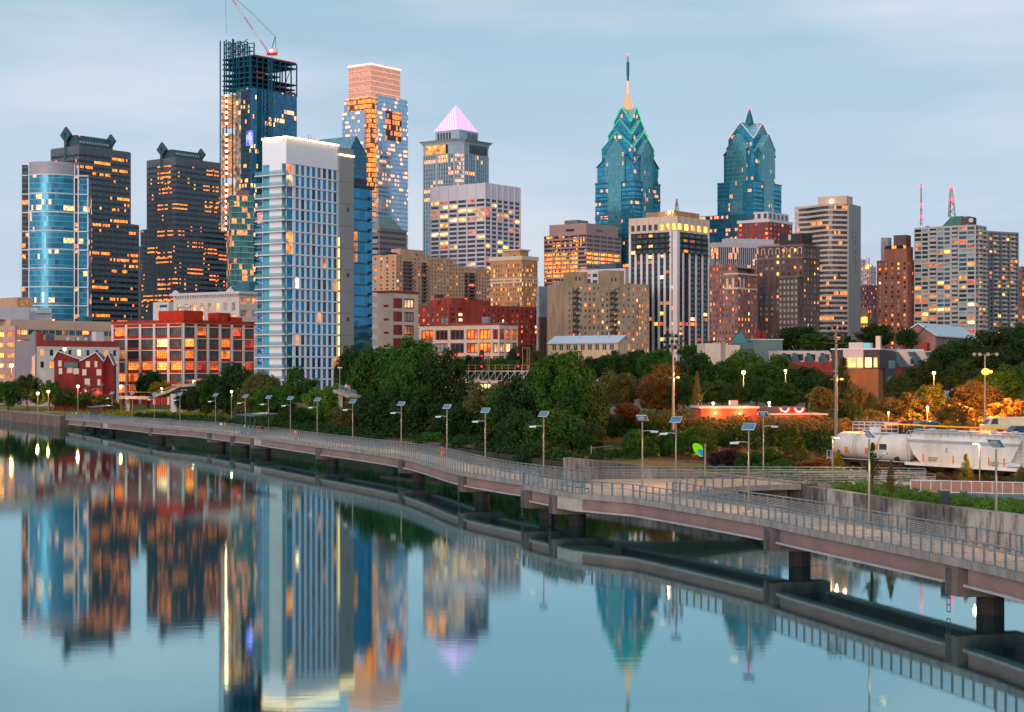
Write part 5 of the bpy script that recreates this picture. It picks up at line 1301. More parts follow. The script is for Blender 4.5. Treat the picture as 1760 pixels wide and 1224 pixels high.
for u, w_ in ((b.WL*.05, 5), (b.WL*.88, 5)): q.poly([(-1, u, zt+.6), (-1, u+w_, zt+.6), (-1, u+w_*.75, zt+1.7), (-1, u+w_*.5, zt+2.1), (-1, u+w_*.25, zt+1.7)])
q.build('pediment', WHT, b.e)
stack(b, 8, 14, b.uL(405), b.uL(382), zt, b.z(484, 8, 8), pm('teal_unit', (.06, .15, .18), .6), 'rooftop_unit')
q = MB(); yv = b.uL(372); q.tube([(-14, yv+9, zt-13), (-14, yv+9, zt-6), (-14, yv+1, zt-6), (-14, yv+1, zt-9)], .7, 8); q.build('vent_pipe', pm('cream_duct', (.6, .5, .36), .5), b.e)
b = Bld('office_building', 'pale building with horizontal blue window strips left of the ornate white one', 290, 800, 263, 306)
zt = b.z(519); b.fac('L', 0, b.WL, 0, zt, [(1, b.WL-3)], rows(zt-14, zt-.5, 3.0, .35, .75)); b.fac('R', 0, b.WR, 0, zt, [], []); b.back(0, b.WR, 0, b.WL, 0, zt)
b.done(WHT, lit=0, dark=[curtain('blue_strip', (.04, .1, .2), fh=3, pw=1.5, lit=.1, row=0, seed=101)])

# beige long office at far left
b = Bld('office_building', 'long beige low office with a continuous window strip at the far left', 18, 640, -60, 200, th=46)
zt = b.z(549); b.fac('R', 0, b.WR, 0, zt, grid(1.5, b.WR-.5, 15, .93), [(zt-5.6, zt-3.6), (zt-9.2, zt-7.4)], dep=.3); b.fac('L', 0, b.WL, 0, zt, grid(0, b.WL, 4, .7), rows(1, zt-2, 3.6, .3, .8), dep=.3); b.back(0, b.WR, 0, b.WL, 0, zt)
b.done(pm('peach_panel', (.55, .40, .32), .7, 0, .1, .2), lit=.35, pal=[L_AMB, ORG, HOT], dark=[G_TEAL, G_DARK], frame=FRM, nx=3)
stack(b, -14, b.uR(58), 3, 12, zt, b.z(527), WHT, 'roof_block'); stack(b, b.uR(58), b.uR(102), 5, 12, zt, b.z(536), WHT, 'roof_block'); stack(b, b.uR(74), b.uR(98), 4, 9, b.z(536), b.z(527), pm('white_unit', (.55, .58, .6), .6), 'rooftop_unit')
stack(b, b.uR(155), b.uR(168), 4, 9, zt, b.z(540), pm('teal_unit2', (.06, .14, .18), .6), 'rooftop_unit')
b = Bld('office_building', 'brown-topped block peeking above the beige office at the far left edge', 30, 900, -30, 56, th=45)
zt = b.z(511); b.fac('R', 0, b.WR, 0, zt, [(1, 6)], [(zt-4, zt-1)]); b.fac('L', 0, b.WL, 0, zt, [], []); b.back(0, b.WR, 0, b.WL, 0, zt); b.done(BEIGE, lit=1, pal=[L_AMB])
# row of lit bays at the far left, closer
b = Bld('office_building', 'pinkish low building with brightly lit window rows cut by the left edge of the photo', 26, 600, -90, 30)
zt = b.z(560); punch(b, 'L', 0, b.WL, 0, zt, 3.6, 7, .7, .3, .75); b.fac('R', 0, b.WR, 0, zt, [], []); b.back(0, b.WR, 0, b.WL, 0, zt); b.done(pm('pink_panel', (.45, .30, .26), .8), lit=.75, pal=[L_AMB, HOT, ORG], frame=FRM, nx=3)
# grey blank wall + white/brick low
b = Bld('warehouse', 'low white and brick warehouse with a blank mauve-grey end wall on the left', 60, 575, 27, 205, th=42)
zt = b.z(585); q = MB(); q.box(-.02, .5, 0, b.WL, 0, zt); q.box(-.01, .5, -.1, b.WL*.15, 0, b.z(570)); q.build('end_wall', pm('mauve_wall', (.24, .21, .235), .85, 0, .08, .2), b.e)
b.fac('R', 0, b.WR, 0, zt-2, grid(1, b.WR, 9, .4), [(zt-5, zt-3), (zt-9, zt-7)]); b.wall.quad((0, 0, zt-2), (b.WR, 0, zt-2), (b.WR, 0, zt), (0, 0, zt), 1); b.back(0.6, b.WR, 0, b.WL, 0, zt)
b.done([WHT, REDB], lit=.2, pal=[L_AMB], dark=DK); b.part('stair_head', REDB, .5, 3, 0, 3, zt, b.z(570)); b.part('roof_box', WHT, b.uR(165), b.uR(179), .2, 3, zt-1, b.z(568))
q = MB(); [q.ball((b.uR(p), 2, zt+.6), .7, 8, 5, sy=.4) for p in (122, 140, 153)]; q.build('satellite_dishes', WHT, b.e)['kind'] = 'stuff'
# gabled red houses
b = Bld('gabled_house', 'dark red gabled brick houses with grey slate roofs on the left bank', 139, 520, 92, 192, th=8)
DRB = brick('dark_red_brick', (.20, .04, .04)); SLT = pm('slate_roof', (.07, .09, .10), .5, 0, .2, .6)
w0 = b.uR(192); q = MB(); ze, za = b.z(621), b.z(607); l0 = b.uR(92)
def gab(x0, x1, y0, y1, ze, za, nm='wall', xm=None):
    xm = xm if xm is not None else (x0+x1)/2; q = MB(); q.box(x0, x1, y0, y1, 0, ze); q.poly([(x0, y0, ze), (x1, y0, ze), (xm, y0, za)]); q.poly([(x0, y1, ze), (x1, y1, ze), (xm, y1, za)]); q.build(nm, DRB, b.e)
    q = MB()
    for xa in (x0-.3, x1+.3): q.hexa([(xa, y0-.4, ze-.2), (xa, y1, ze-.2), (xm, y1, za), (xm, y0-.4, za), (xa, y0-.4, ze), (xa, y1, ze), (xm, y1, za+.25), (xm, y0-.4, za+.25)])
    q.build('roof', SLT, b.e)
    q = MB()
    for xa in (x0-.35, x1+.35): q.bar((xa, y0-.45, ze+.02), (xm, y0-.45, za+.3), .25, .3)
    q.build('verge_board', WHT, b.e)
gab(l0, 0, 1.5, 16, b.z(619), b.z(605), xm=l0+1); gab(.01, b.uR(176), 0, 16, ze, za, xm=b.uR(165)); gab(b.uR(176)+.02, w0, 3, 16, b.z(628), b.z(608))
q = MB()
for px, y, w_ in ((102, 625, 1), (103, 638, 1), (119, 636, 1.6), (130, 638, 1.6), (151, 626, 1.2), (165, 626, .8), (145, 640, 1.2), (170, 640, 1.4), (150, 656, 1.5), (170, 657, .8)):
    u = b.uR(px); z = b.z(y); yy = -.06 if px > 139 else 1.42; q.box(u-w_/2, u+w_/2, yy, yy+.05, z-.9, z+.9)
q.build('windows', pm('house_window', (.4, .36, .32), .3, emit=(1, .6, .35), es=.25), b.e)['kind'] = 'stuff'
b.part('bay_front', pm('dim_teal_wall', (.10, .15, .15), .7), l0+3, -1, .8, 1.5, b.z(632), b.z(623))

# ================================================================== low buildings centre and right
b = Bld('clapboard_hall', 'cream hall with a long white metal roof above the trees at centre', 1062, 560, 942, 1085)
zt = b.z(588); X, Y = b.WR, b.WL; za = b.z(577, X/2, 0); CRM = pm('cream_board', (.55, .42, .31), .7, 0, .08, .4)
b.fac('L', 0, Y, 0, zt, grid(1, Y-1, 9, .62), [(zt-2.6, zt-.5), (zt-9, zt-7)], dep=.2); b.fac('R', 0, X, 0, zt, grid(0, X, 3, .3), [(zt-2.6, zt-.4)], dep=.2); b.back(0, X, 0, Y, 0, zt)
b.wall.tri((0, 0, zt), (X, 0, zt), (X/2, 0, za)); b.wall.tri((0, Y, zt), (X, Y, zt), (X/2, Y, za)); b.done(CRM, lit=.12, pal=[L_AMB], dark=[G_TEAL], frame=CRM, nx=2, bar=.08)
q = MB(); q.hexa([(-.7, -.5, zt-.35), (-.7, Y, zt-.35), (X/2, Y, za-.1), (X/2, -.5, za-.1), (-.7, -.5, zt-.1), (-.7, Y, zt-.1), (X/2, Y, za+.2), (X/2, -.5, za+.2)]); q.hexa([(X+.7, -.5, zt-.35), (X+.7, Y, zt-.35), (X/2, Y, za-.1), (X/2, -.5, za-.1), (X+.7, -.5, zt-.1), (X+.7, Y, zt-.1), (X/2, Y, za+.2), (X/2, -.5, za+.2)])
q.build('metal_roof', pm('white_metal_roof', (.55, .60, .66), .45, .2, .06, .3), b.e)
q = MB(); [q.tube([(X*.4, Y*f, za-.4), (X*.4, Y*f, za+1.1)], .25, 6) for f in (.2, .35, .62)]; q.build('roof_vents', METAL, b.e)['kind'] = 'stuff'
b.part('lower_wing', CRM, -6, 0, Y*.0, Y*.3, 0, b.z(611)-0.); 

# rowhouses, modern house, chapel on the rise to the right
ROW = ('teal-gabled', 'flat grey-roofed')
b = Bld('rowhouse', 'rowhouse terrace with dark slanted party walls and cream dormers, right of centre', 1345, 420, 1335, 1432, th=12, zb=TZ)
zt = b.z(605); X = b.WR; q = MB(); q.box(0, X, 0, 9, 0, zt-2.4); q.build('wall', REDB, b.e); q = MB(); q.box(-.1, X, 1.6, 9, zt-2.4, zt); q.build('attic', CREAM, b.e)
for f in (.0, .2, .48, .76):
    q = MB(); x = X*f; q.hexa([(x, -.3, zt-3.2), (x+.5, -.3, zt-3.2), (x+.5, 9, zt-3.2), (x, 9, zt-3.2), (x, -.3, zt-2.6), (x+.5, -.3, zt-2.6), (x+.5, 3.2, zt+.2), (x, 3.2, zt+.2)]); q.build('party_wall', SLT, b.e)
    q = MB(); q.hexa([(x+.5, 0, zt-2.4), (x+X*.16, 0, zt-2.4), (x+X*.16, 1.5, zt-2.4), (x+.5, 1.5, zt-2.4), (x+.5, 1.45, zt-.2), (x+X*.1, 1.45, zt-.2), (x+X*.1, 1.55, zt-.2), (x+.5, 1.55, zt-.2)]); q.build('roof_slope', SLT, b.e)
q = MB()
for f in (.08, .12, .3, .36, .6, .88): q.box(X*f, X*f+1.2, 1.5, 1.58, zt-2.0, zt-.5)
q.build('attic_windows', G_DARK, b.e)['kind'] = 'stuff'
b.part('roof', pm('pale_roof', (.45, .47, .5), .6), -.2, X+.2, 3, 9.5, zt, zt+.35)
b = Bld('rowhouse', 'row of low pale and grey flat-roofed houses among trees, right of centre', 1212, 520, 1200, 1345, th=8, zb=TZ)
zt = b.z(590); X = b.WR; 
for f0, f1, m_, dz_ in ((0, .2, CREAM, 0), (.2, .26, brick('row_a', (.3, .25, .22)), .5), (.26, .45, CREAM, -.5), (.45, .62, pm('teal_house', (.10, .15, .16), .7), .1), (.62, 1, pm('grey_green_house', (.14, .19, .19), .7), 1.0)): b.part('house_front', m_, X*f0+.02, X*f1, 0, 10, 0, zt+dz_)
b.part('roof', pm('snow_roof', (.55, .58, .62), .6), X*.62, X+.3, -.3, 10, zt+1.02, zt+1.3)
q = MB(); a, c = X*.45, X*.58; q.hexa([(a, 2, zt), (c, 2, zt), (c, 8, zt), (a, 8, zt), (a+1, 2, zt+3.4), (c-2.5, 2, zt+3.4), (c-2.5, 8, zt+3.4), (a+1, 8, zt+3.4)]); q.build('green_gable', pm('patina2', (.10, .22, .22), .6), b.e)
for px in (1182, 1302, 1311):
    u = b.uR(px); 
    if u > -2: q = MB(); q.box(u, u+1.3, 1, 2.3, zt-2, zt+3.8); q.build('chimney', DRB, b.e)
b = Bld('modern_house', 'modern boxy house with dark and cream panels and lit windows on the right', 1512, 330, 1428, 1541, th=70, zb=TZ)
zt = b.z(601); X, Y = b.WR, b.WL; z1 = b.z(617); z2 = b.z(633)
def lr(px): return b.uL(px)
BKP = pm('black_panel', (.035, .03, .035), .5); CRP = pm('cream_panel', (.52, .47, .43), .6, 0, .05, .4); ORB = brick('orange_brick', (.36, .15, .08), .15)
b.part('upper_panel', BKP, 0, X*.3, .01, lr(1484), z2, zt); b.part('upper_panel', CRP, 0, X*.3, lr(1484)+.01, lr(1449), z2, zt); b.part('upper_panel', BKP, 0, X*.3, lr(1449)+.01, lr(1430), z2, zt)
b.part('body', ORB, .3, X*.9, .3, lr(1449), 0, z2-.01); b.part('side', BKP, X*.3+.01, X, .02, 8, 0, zt-.1)
for a, c in ((1482, 1474), (1471, 1452), (1498, 1487), (1508, 1502)): b.part('window', L_YEL if a < 1499 else L_AMB, -.06, -.002, lr(a), lr(c), z2+.2, z2+2.0)
q = MB(); q.box(X*.45, X*.7, -.05, .02, 1.2, 3.6); q.box(X*.45, X*.85, -.05, .02, 5, 6.4); q.box(X*.5, X*.9, -.05, .02, z2, z2+1.6); q.build('side_window', pm('side_glass', (.2, .3, .28), .2), b.e)
b.part('roof_room', CRP, 2, 5, lr(1480), lr(1456), zt, b.z(588)); b.part('roof_glazing', G_TEAL, 2, 5, lr(1493), lr(1480)-.05, zt, b.z(589)); b.part('roof_edge', TRIMW, -.2, X+.1, -.2, lr(1428), zt+.002, zt+.25)
b.part('chimney', CREAM, 3, 4.5, lr(1509), lr(1501), zt+.26, b.z(577))
b = Bld('rowhouse', 'row of red brick houses with dark slanted dormer roofs right of the modern house', 1545, 380, 1538, 1650, th=14, zb=TZ)
zt = b.z(603); X = b.WR; q = MB(); q.box(0, X, 1, 9, 0, zt-3.4); q.build('wall', DRB, b.e); q = MB(); q.box(0, X, 2.2, 9, zt-3.38, zt); q.build('attic', CREAM, b.e)
for f in (.0, .28, .56, .82):
    x = X*f; q = MB(); q.hexa([(x+.6, .6, zt-3.6), (x+3.0, .6, zt-3.6), (x+3.0, 2.1, zt-3.6), (x+.6, 2.1, zt-3.6), (x-.9, 2.1, zt-.2), (x+.9, 2.1, zt-.2), (x+.9, 2.15, zt-.2), (x-.9, 2.15, zt-.2)]); q.build('roof_slope', SLT, b.e)
    q = MB(); q.box(x+3.3, x+4.6, 1.6, 2.3, zt-3.1, zt-1.3); q.build('dormer', WHT, b.e); q = MB(); q.box(x+3.5, x+4.4, 1.54, 1.6, zt-2.9, zt-1.6); q.build('dormer_window', G_DARK, b.e)
q = MB(); [q.box(X*f, X*f+1, .94, 1, zt-6.5, zt-4.6) for f in (.08, .2, .36, .5, .7)]; q.build('windows', G_DARK, b.e)['kind'] = 'stuff'
b.part('roof', pm('pale_roof2', (.5, .53, .56), .6), -.2, X*.55, 4, 9, zt, zt+.4); b.part('porch_block', CREAM, 3, 9, -2, 0, 0, 3.2); b.part('shed', pm('white_shed', (.55, .55, .58), .6), 10, 16, -3, 1, 0, 4.2)
b = Bld('chapel', 'brick chapel-like hall with a wide white pitched roof in front of the pale apartment tower', 1608, 480, 1574, 1680, th=62, zb=TZ)
zt = b.z(576); X, Y = b.WR, b.WL
b = Bld('chapel', 'brick chapel-like hall with a wide white pitched roof in front of the pale apartment tower', 1600, 480, 1574, 1680, th=20, zb=TZ) if False else b
q = MB(); q.box(0, X, 0, Y+4, 0, zt); xm = X*.38; za = b.z(556, 3); q.poly([(0, 0, zt), (0, Y+4, zt), (0, Y*.5+2, za)]); q.build('wall', brick('chapel_brick', (.30, .18, .16)), b.e)
q = MB(); ym = Y*.5+2
for ya, yb in ((-.6, ym), (Y+4.6, ym)): q.hexa([(-.7, ya, zt-.4), (X, ya, zt-.4), (X, ym, za-.15), (-.7, ym, za-.15), (-.7, ya, zt-.1), (X, ya, zt-.1), (X, ym, za+.2), (-.7, ym, za+.2)])
q.build('roof', pm('white_metal_roof2', (.52, .56, .60), .45, .2, .06, .3), b.e); b.part('porch', REDB, -3, -.02, Y*.3, Y+3, 0, zt-2.2); b.part('porch_window', G_DARK, -3.06, -3.0, Y*.7, Y+1, zt-5, zt-3)

# low red-lit building on the terrace
b = Bld('park_building', 'long low red brick park building with a pale roof edge and bright wall lamps', 1205, 250, 1203, 1416, th=3, zb=TZ)
X = b.WR; zt = b.z(699); b.part('wall', brick('park_brick', (.33, .10, .07), .15), 0, b.uR(1301), 0, 8, 0, zt-.25); b.part('roof', pm('pale_roof3', (.6, .48, .42), .5), -.3, b.uR(1301)+.3, -.3, 8.3, zt-.25, zt)
b.part('wing', brick('park_brick2', (.30, .08, .06), .15), b.uR(1301)+.02, X, -1.5, 7, 0, b.z(713)); b.part('wing_roof', bpy.data.materials['pale_roof3'], b.uR(1301)+.02, X+.2, -1.8, 7.2, b.z(713), b.z(711)); b.part('dark_storey', METAL_D, b.uR(1301)+.05, b.uR(1345), 3, 7, b.z(711)+.01, b.z(700))
b.part('banner_wall', pm('banner_wall', (.12, .07, .05), .8), b.uR(1345)+.05, b.uR(1392), 3, 7, b.z(711)+.01, b.z(700.5))
for px in (1356, 1381):       # red, white and blue swag bunting
    for r0, r1, c_ in ((.75, .95, 'red'), (.45, .75, 'white'), (0, .45, 'blue')):
        q = MB(); cx = b.uR(px); zc = b.z(702)
        for j in range(8):
            t0, t1 = math.pi+math.pi*j/8, math.pi+math.pi*(j+1)/8
            q.quad((cx+r0*math.cos(t0), 2.93, zc+r0*math.sin(t0)), (cx+r1*math.cos(t0), 2.93, zc+r1*math.sin(t0)), (cx+r1*math.cos(t1), 2.93, zc+r1*math.sin(t1)), (cx+r0*math.cos(t1), 2.93, zc+r0*math.sin(t1)))
        mn = 'bunting_'+c_; mt = bpy.data.materials.get(mn) or pm(mn, {'red': (.5, .03, .03), 'white': (.7, .65, .6), 'blue': (.03, .06, .25)}[c_], .8)
        q.build('bunting', mt, b.e)
q = MB(); q.box(b.uR(1328), b.uR(1363), -1.56, -1.5, b.z(724), b.z(716)); q.build('shutter', pm('shutter', (.16, .14, .13), .6), b.e); q = MB(); q.box(b.uR(1378), b.uR(1384), -1.56, -1.5, b.z(727), b.z(717)); q.box(b.uR(1405), b.uR(1409), -1.56, -1.5, b.z(729), b.z(716)); q.build('door', METAL_D, b.e)
b.part('rooftop_unit', pm('unit_b', (.3, .27, .3), .6), b.uR(1263), b.uR(1275), 3, 5, zt, b.z(689))
for px, py in ((1229, 710), (1271, 711)):
    q = MB(); u = b.uR(px); q.ball((u, -.3, b.z(py)), .14, 8, 5); q.build('wall_lamp', WARM, b.e)
    ll = bpy.data.lights.new('wall_lamp', 'POINT'); ll.energy = 260; ll.color = (1, .5, .2); ll.shadow_soft_size = .15; lo_ = bpy.data.objects.new('wall_lamp_light', ll); col.objects.link(lo_); lo_.parent = b.e; lo_.location = (u, -.7, b.z(py))
# ================================================================== foliage
def leafmat(name, c, c2, k=.10):
    m = bpy.data.materials.new(name); t = NT(m); g = t.n('ShaderNodeNewGeometry'); oi = t.n('ShaderNodeObjectInfo')
    nz = t.n('ShaderNodeTexNoise', {'Vector': g.outputs['Position'], 'Scale': .45, 'Detail': 4., 'Roughness': .7})
    f = t.m('MINIMUM', t.m('MAXIMUM', t.m('MULTIPLY_ADD', nz.outputs[0], 3.2, -1.1), 0.), 1.)
    cc = t.mix(f, c, c2); hs = t.n('ShaderNodeHueSaturation', {'Color': cc, 'Hue': t.m('MULTIPLY_ADD', oi.outputs['Random'], .03, .485), 'Saturation': 1.1, 'Value': t.m('MULTIPLY_ADD', oi.outputs['Random'], .5, .75)})
    d = t.n('ShaderNodeBsdfPrincipled', {'Base Color': hs.outputs[0], 'Roughness': .65, 'Specular IOR Level': .25}); tr = t.n('ShaderNodeBsdfTranslucent', {'Color': hs.outputs[0]})
    t.out(t.n('ShaderNodeMixShader', {0: .25, 1: d.outputs[0], 2: tr.outputs[0]}).outputs[0]); return m
LM = dict(dark=leafmat('leaves_dark', (.014, .036, .010), (.035, .080, .015)), mid=leafmat('leaves_mid', (.022, .06, .010), (.06, .13, .02)),
          lite=leafmat('leaves_light', (.07, .13, .02), (.12, .19, .035)), olive=leafmat('leaves_olive', (.07, .07, .022), (.12, .11, .03)),
          rust=leafmat('leaves_rust', (.12, .06, .025), (.18, .09, .03)), red=leafmat('leaves_red', (.16, .03, .02), (.22, .06, .03)), gold=leafmat('leaves_gold', (.22, .16, .02), (.32, .24, .03)), purple=leafmat('leaves_purple', (.03, .014, .025), (.05, .02, .035)))
BARK = pm('bark', (.07, .05, .04), .9, 0, .4, 1.5, bump=.4)
def leaves(name, cen, rad, n, size, seed, mat, flat=.0, squash=1.):
    """leaf-sized quads scattered over clump shells; cen (k,3), rad (k,)"""
    g = np.random.default_rng(seed); k = g.integers(0, len(cen), n); v = g.normal(size=(n, 3)); v /= np.linalg.norm(v, axis=1)[:, None]
    r = rad[k]*(.55+.5*g.random(n)**.6); p = cen[k]+v*r[:, None]*np.array([1, 1, squash])
    nn = v*.9+g.normal(size=(n, 3))*.55+np.array([0, 0, .25]); nn /= np.linalg.norm(nn, axis=1)[:, None]
    a = np.cross(nn, g.normal(size=(n, 3))); a /= np.linalg.norm(a, axis=1)[:, None]; b_ = np.cross(nn, a)
    s = size*(.6+.8*g.random(n))[:, None]; a = a*s; b_ = b_*s*.62
    q = np.stack([p-a, p-b_*.9+a*.1, p+a, p+b_], 1).reshape(-1, 3).astype(np.float32)
    me = bpy.data.meshes.new(name); me.vertices.add(4*n); me.vertices.foreach_set('co', q.ravel())
    me.loops.add(4*n); me.loops.foreach_set('vertex_index', np.arange(4*n, dtype=np.int32)); me.polygons.add(n)
    me.polygons.foreach_set('loop_start', np.arange(0, 4*n, 4, dtype=np.int32)); me.polygons.foreach_set('loop_total', np.full(n, 4, np.int32))
    me.update(calc_edges=True); me.materials.append(mat); return me
def crown(seed, kind='round', n=15000):
    g = np.random.default_rng(seed); K = 80
    th = g.random(K)*2*np.pi; 
    if kind == 'cone': z = g.random(K)**.8; rr = (1-z)*.62+.05; c = np.stack([rr*np.cos(th), rr*np.sin(th), z*2.2-1], 1); rad = .12+.20*(1-z)
    elif kind == 'spread': ph = np.arccos(1-1.25*g.random(K)); c = np.stack([np.sin(ph)*np.cos(th)*.8, np.sin(ph)*np.sin(th)*.8, np.cos(ph)*.62-.1], 1)*(.75+.35*g.random(K))[:, None]; rad = .10+.15*g.random(K)
    else: ph = np.arccos(1-1.8*g.random(K)); c = np.stack([np.sin(ph)*np.cos(th)*.70, np.sin(ph)*np.sin(th)*.70, np.cos(ph)*.74], 1)*(.72+.40*g.random(K))[:, None]; rad = .10+.16*g.random(K)
    c = np.concatenate([c, [[0, 0, 0], [.2, .1, .25], [-.2, -.1, -.2]]]); rad = np.concatenate([rad, [.38, .3, .3]])
    return leaves('crown', c, rad, n, .036 if kind != 'cone' else .03, seed, LM['mid'])
CR = {('round', i): crown(100+i) for i in range(5)}; CR.update({('spread', i): crown(200+i, 'spread') for i in range(3)}); CR.update({('cone', i): crown(300+i, 'cone', 7000) for i in range(2)})
def trunk_mesh(seed):
    r = random.Random(seed); q = MB(); q.tube([(0, 0, 0), (.1*r.random(), 0, .5), (0, .05, 1.05)], [.075, .055, .035], 7)
    for k in range(6):
        a = k*1.05+r.random(); z = .35+.5*r.random(); q.tube([(0, 0, z), (.25*math.cos(a), .25*math.sin(a), z+.25), (.5*math.cos(a), .5*math.sin(a), z+.42)], [.03, .02, .008], 5)
    return q.mesh('trunk', [BARK])
TRK = [trunk_mesh(i) for i in range(4)]
tn = [0]
def tree(px, yt, D, hw, kind='round', mat='mid', zb=None, yb=None, label=None, name='tree', group='trees along the river and park', wide=1.):
    """crown from the photo: centre px, top row yt, half width hw (photo pixels) at distance D"""
    zb = (GZ if zb is None else zb); tn[0] += 1; i = tn[0]; r = hw/F*D*1.12; zt = PZ(yt, D)
    low = PZ(yb, D) if yb else zb+max(.0, (zt-zb)*.12)
    rz_ = (zt-low)/2; e = empty(name, (PX(px, D), D, zb-.05), i*1.7, label, name.replace('_', ' ') if name != 'tree' else 'tree', group)
    o = link('crown', CR[(kind, i % {'round': 5, 'spread': 3, 'cone': 2}[kind])], e, (0, 0, low+rz_-zb)); o.scale = (r*1.05, r*1.05, rz_*1.04 if kind != 'cone' else rz_*.95)
    o.material_slots[0].link = 'OBJECT'; o.material_slots[0].material = LM[mat]
    t_ = link('trunk', TRK[i % 4], e); h = max(low+rz_-zb, 1); t_.scale = (h*.75, h*.75, h)
    return e
T = tree
# left bank
for a in [(14, 650, 512, 22, 'mid', 'leftmost dark tree beside the low lit building at the left edge'), (48, 640, 508, 26, 'dark', 'round dark tree below the mauve blank wall on the left'), (84, 650, 506, 22, 'mid', 'tree just left of the gabled red houses'),
          (112, 664, 500, 20, 'dark', 'small dark tree in front of the first red gabled house'), (146, 672, 498, 22, 'dark', 'low dark tree at the foot of the red gabled houses'), (180, 676, 496, 20, 'olive', 'low olive bushy tree below the second red gable')]:
    T(a[0], a[1], a[2], a[3], mat=a[4], label=a[5], yb=704)
T(255, 633, 545, 24, mat='dark', yb=690, label='dark tree in front of the red grid warehouse')
T(276, 652, 540, 22, mat='gold', yb=688, label='golden lamplit tree beside the footbridge in front of the red warehouse')  # gold leaf colour carries the lamplight on this tree
T(198, 690, 500, 11, mat='gold', yb=706, label='small golden bush near the start of the boardwalk', name='bush')
for a in [(345, 652, 470, 24, 'round', 'dark', 708, 'dark tree over the footbridge pillars'), (372, 636, 465, 34, 'round', 'mid', 722, 'green tree between the footbridge and the first shelter'), (408, 618, 460, 38, 'round', 'dark', 726, 'dark tree against the foot of the white riverside tower, left side'),
          (448, 625, 440, 34, 'spread', 'olive', 720, 'olive tree below the balconies of the white riverside tower'), (470, 660, 400, 40, 'round', 'mid', 742, 'broad green tree behind the second boardwalk shelter'), (515, 626, 420, 34, 'round', 'mid', 738, 'green tree in front of the white riverside tower'),
          (558, 655, 370, 38, 'round', 'lite', 748, 'light green bushy tree below the grey panel of the riverside tower'), (430, 678, 400, 26, 'round', 'olive', 742, 'olive shrubby tree right behind the second shelter'), (505, 690, 360, 36, 'spread', 'dark', 752, 'low dark tree hanging over the water left of centre'),
          (602, 590, 390, 28, 'round', 'dark', 700, 'dark tree with thin top beside the footbridge people'), (600, 680, 330, 34, 'round', 'olive', 765, 'olive low tree right of the small footbridge'),
          (650, 584, 350, 52, 'round', 'mid', 720, 'tall green tree below the cream loft building'), (706, 571, 340, 58, 'round', 'mid', 730, 'tallest green tree of the central clump, under the loft windows'), (762, 590, 330, 48, 'round', 'dark', 740, 'tall dark tree left of the railway signals'),
          (655, 660, 315, 55, 'round', 'dark', 780, 'deep green tree low in the middle of the central clump'), (720, 665, 300, 58, 'round', 'dark', 790, 'dark tree overhanging the boardwalk at the centre'), (785, 690, 285, 50, 'round', 'dark', 800, 'dark low tree behind the boardwalk lamp left of the signals'),
          (750, 730, 275, 40, 'spread', 'mid', 805, 'low spreading green tree at the water behind the boardwalk'), (840, 650, 290, 50, 'round', 'olive', 770, 'olive tree just beneath the signal gantry'), (800, 750, 265, 38, 'round', 'dark', 815, 'lowest dark bushy tree behind the boardwalk left of the bend'),
          (900, 640, 270, 60, 'round', 'dark', 780, 'big dark tree right of the signal gantry'), (965, 592, 262, 58, 'round', 'mid', 730, 'tall green tree left of the cream hall'), (1005, 640, 250, 44, 'round', 'dark', 770, 'dark right flank tree of the biggest clump'),
          (870, 715, 258, 55, 'round', 'dark', 812, 'dark tree skirt above the boardwalk left of the bend'), (955, 700, 240, 58, 'round', 'mid', 812, 'green leafy tree closest behind the boardwalk bend'), (930, 745, 232, 44, 'spread', 'dark', 818, 'lowest dark foliage tree beside the concrete river wall'),
          (1012, 720, 236, 30, 'round', 'dark', 790, 'dark tree at the left end of the concrete river wall')]:
    T(*a[:4], kind=a[4], mat=a[5], yb=a[6], label=a[7])
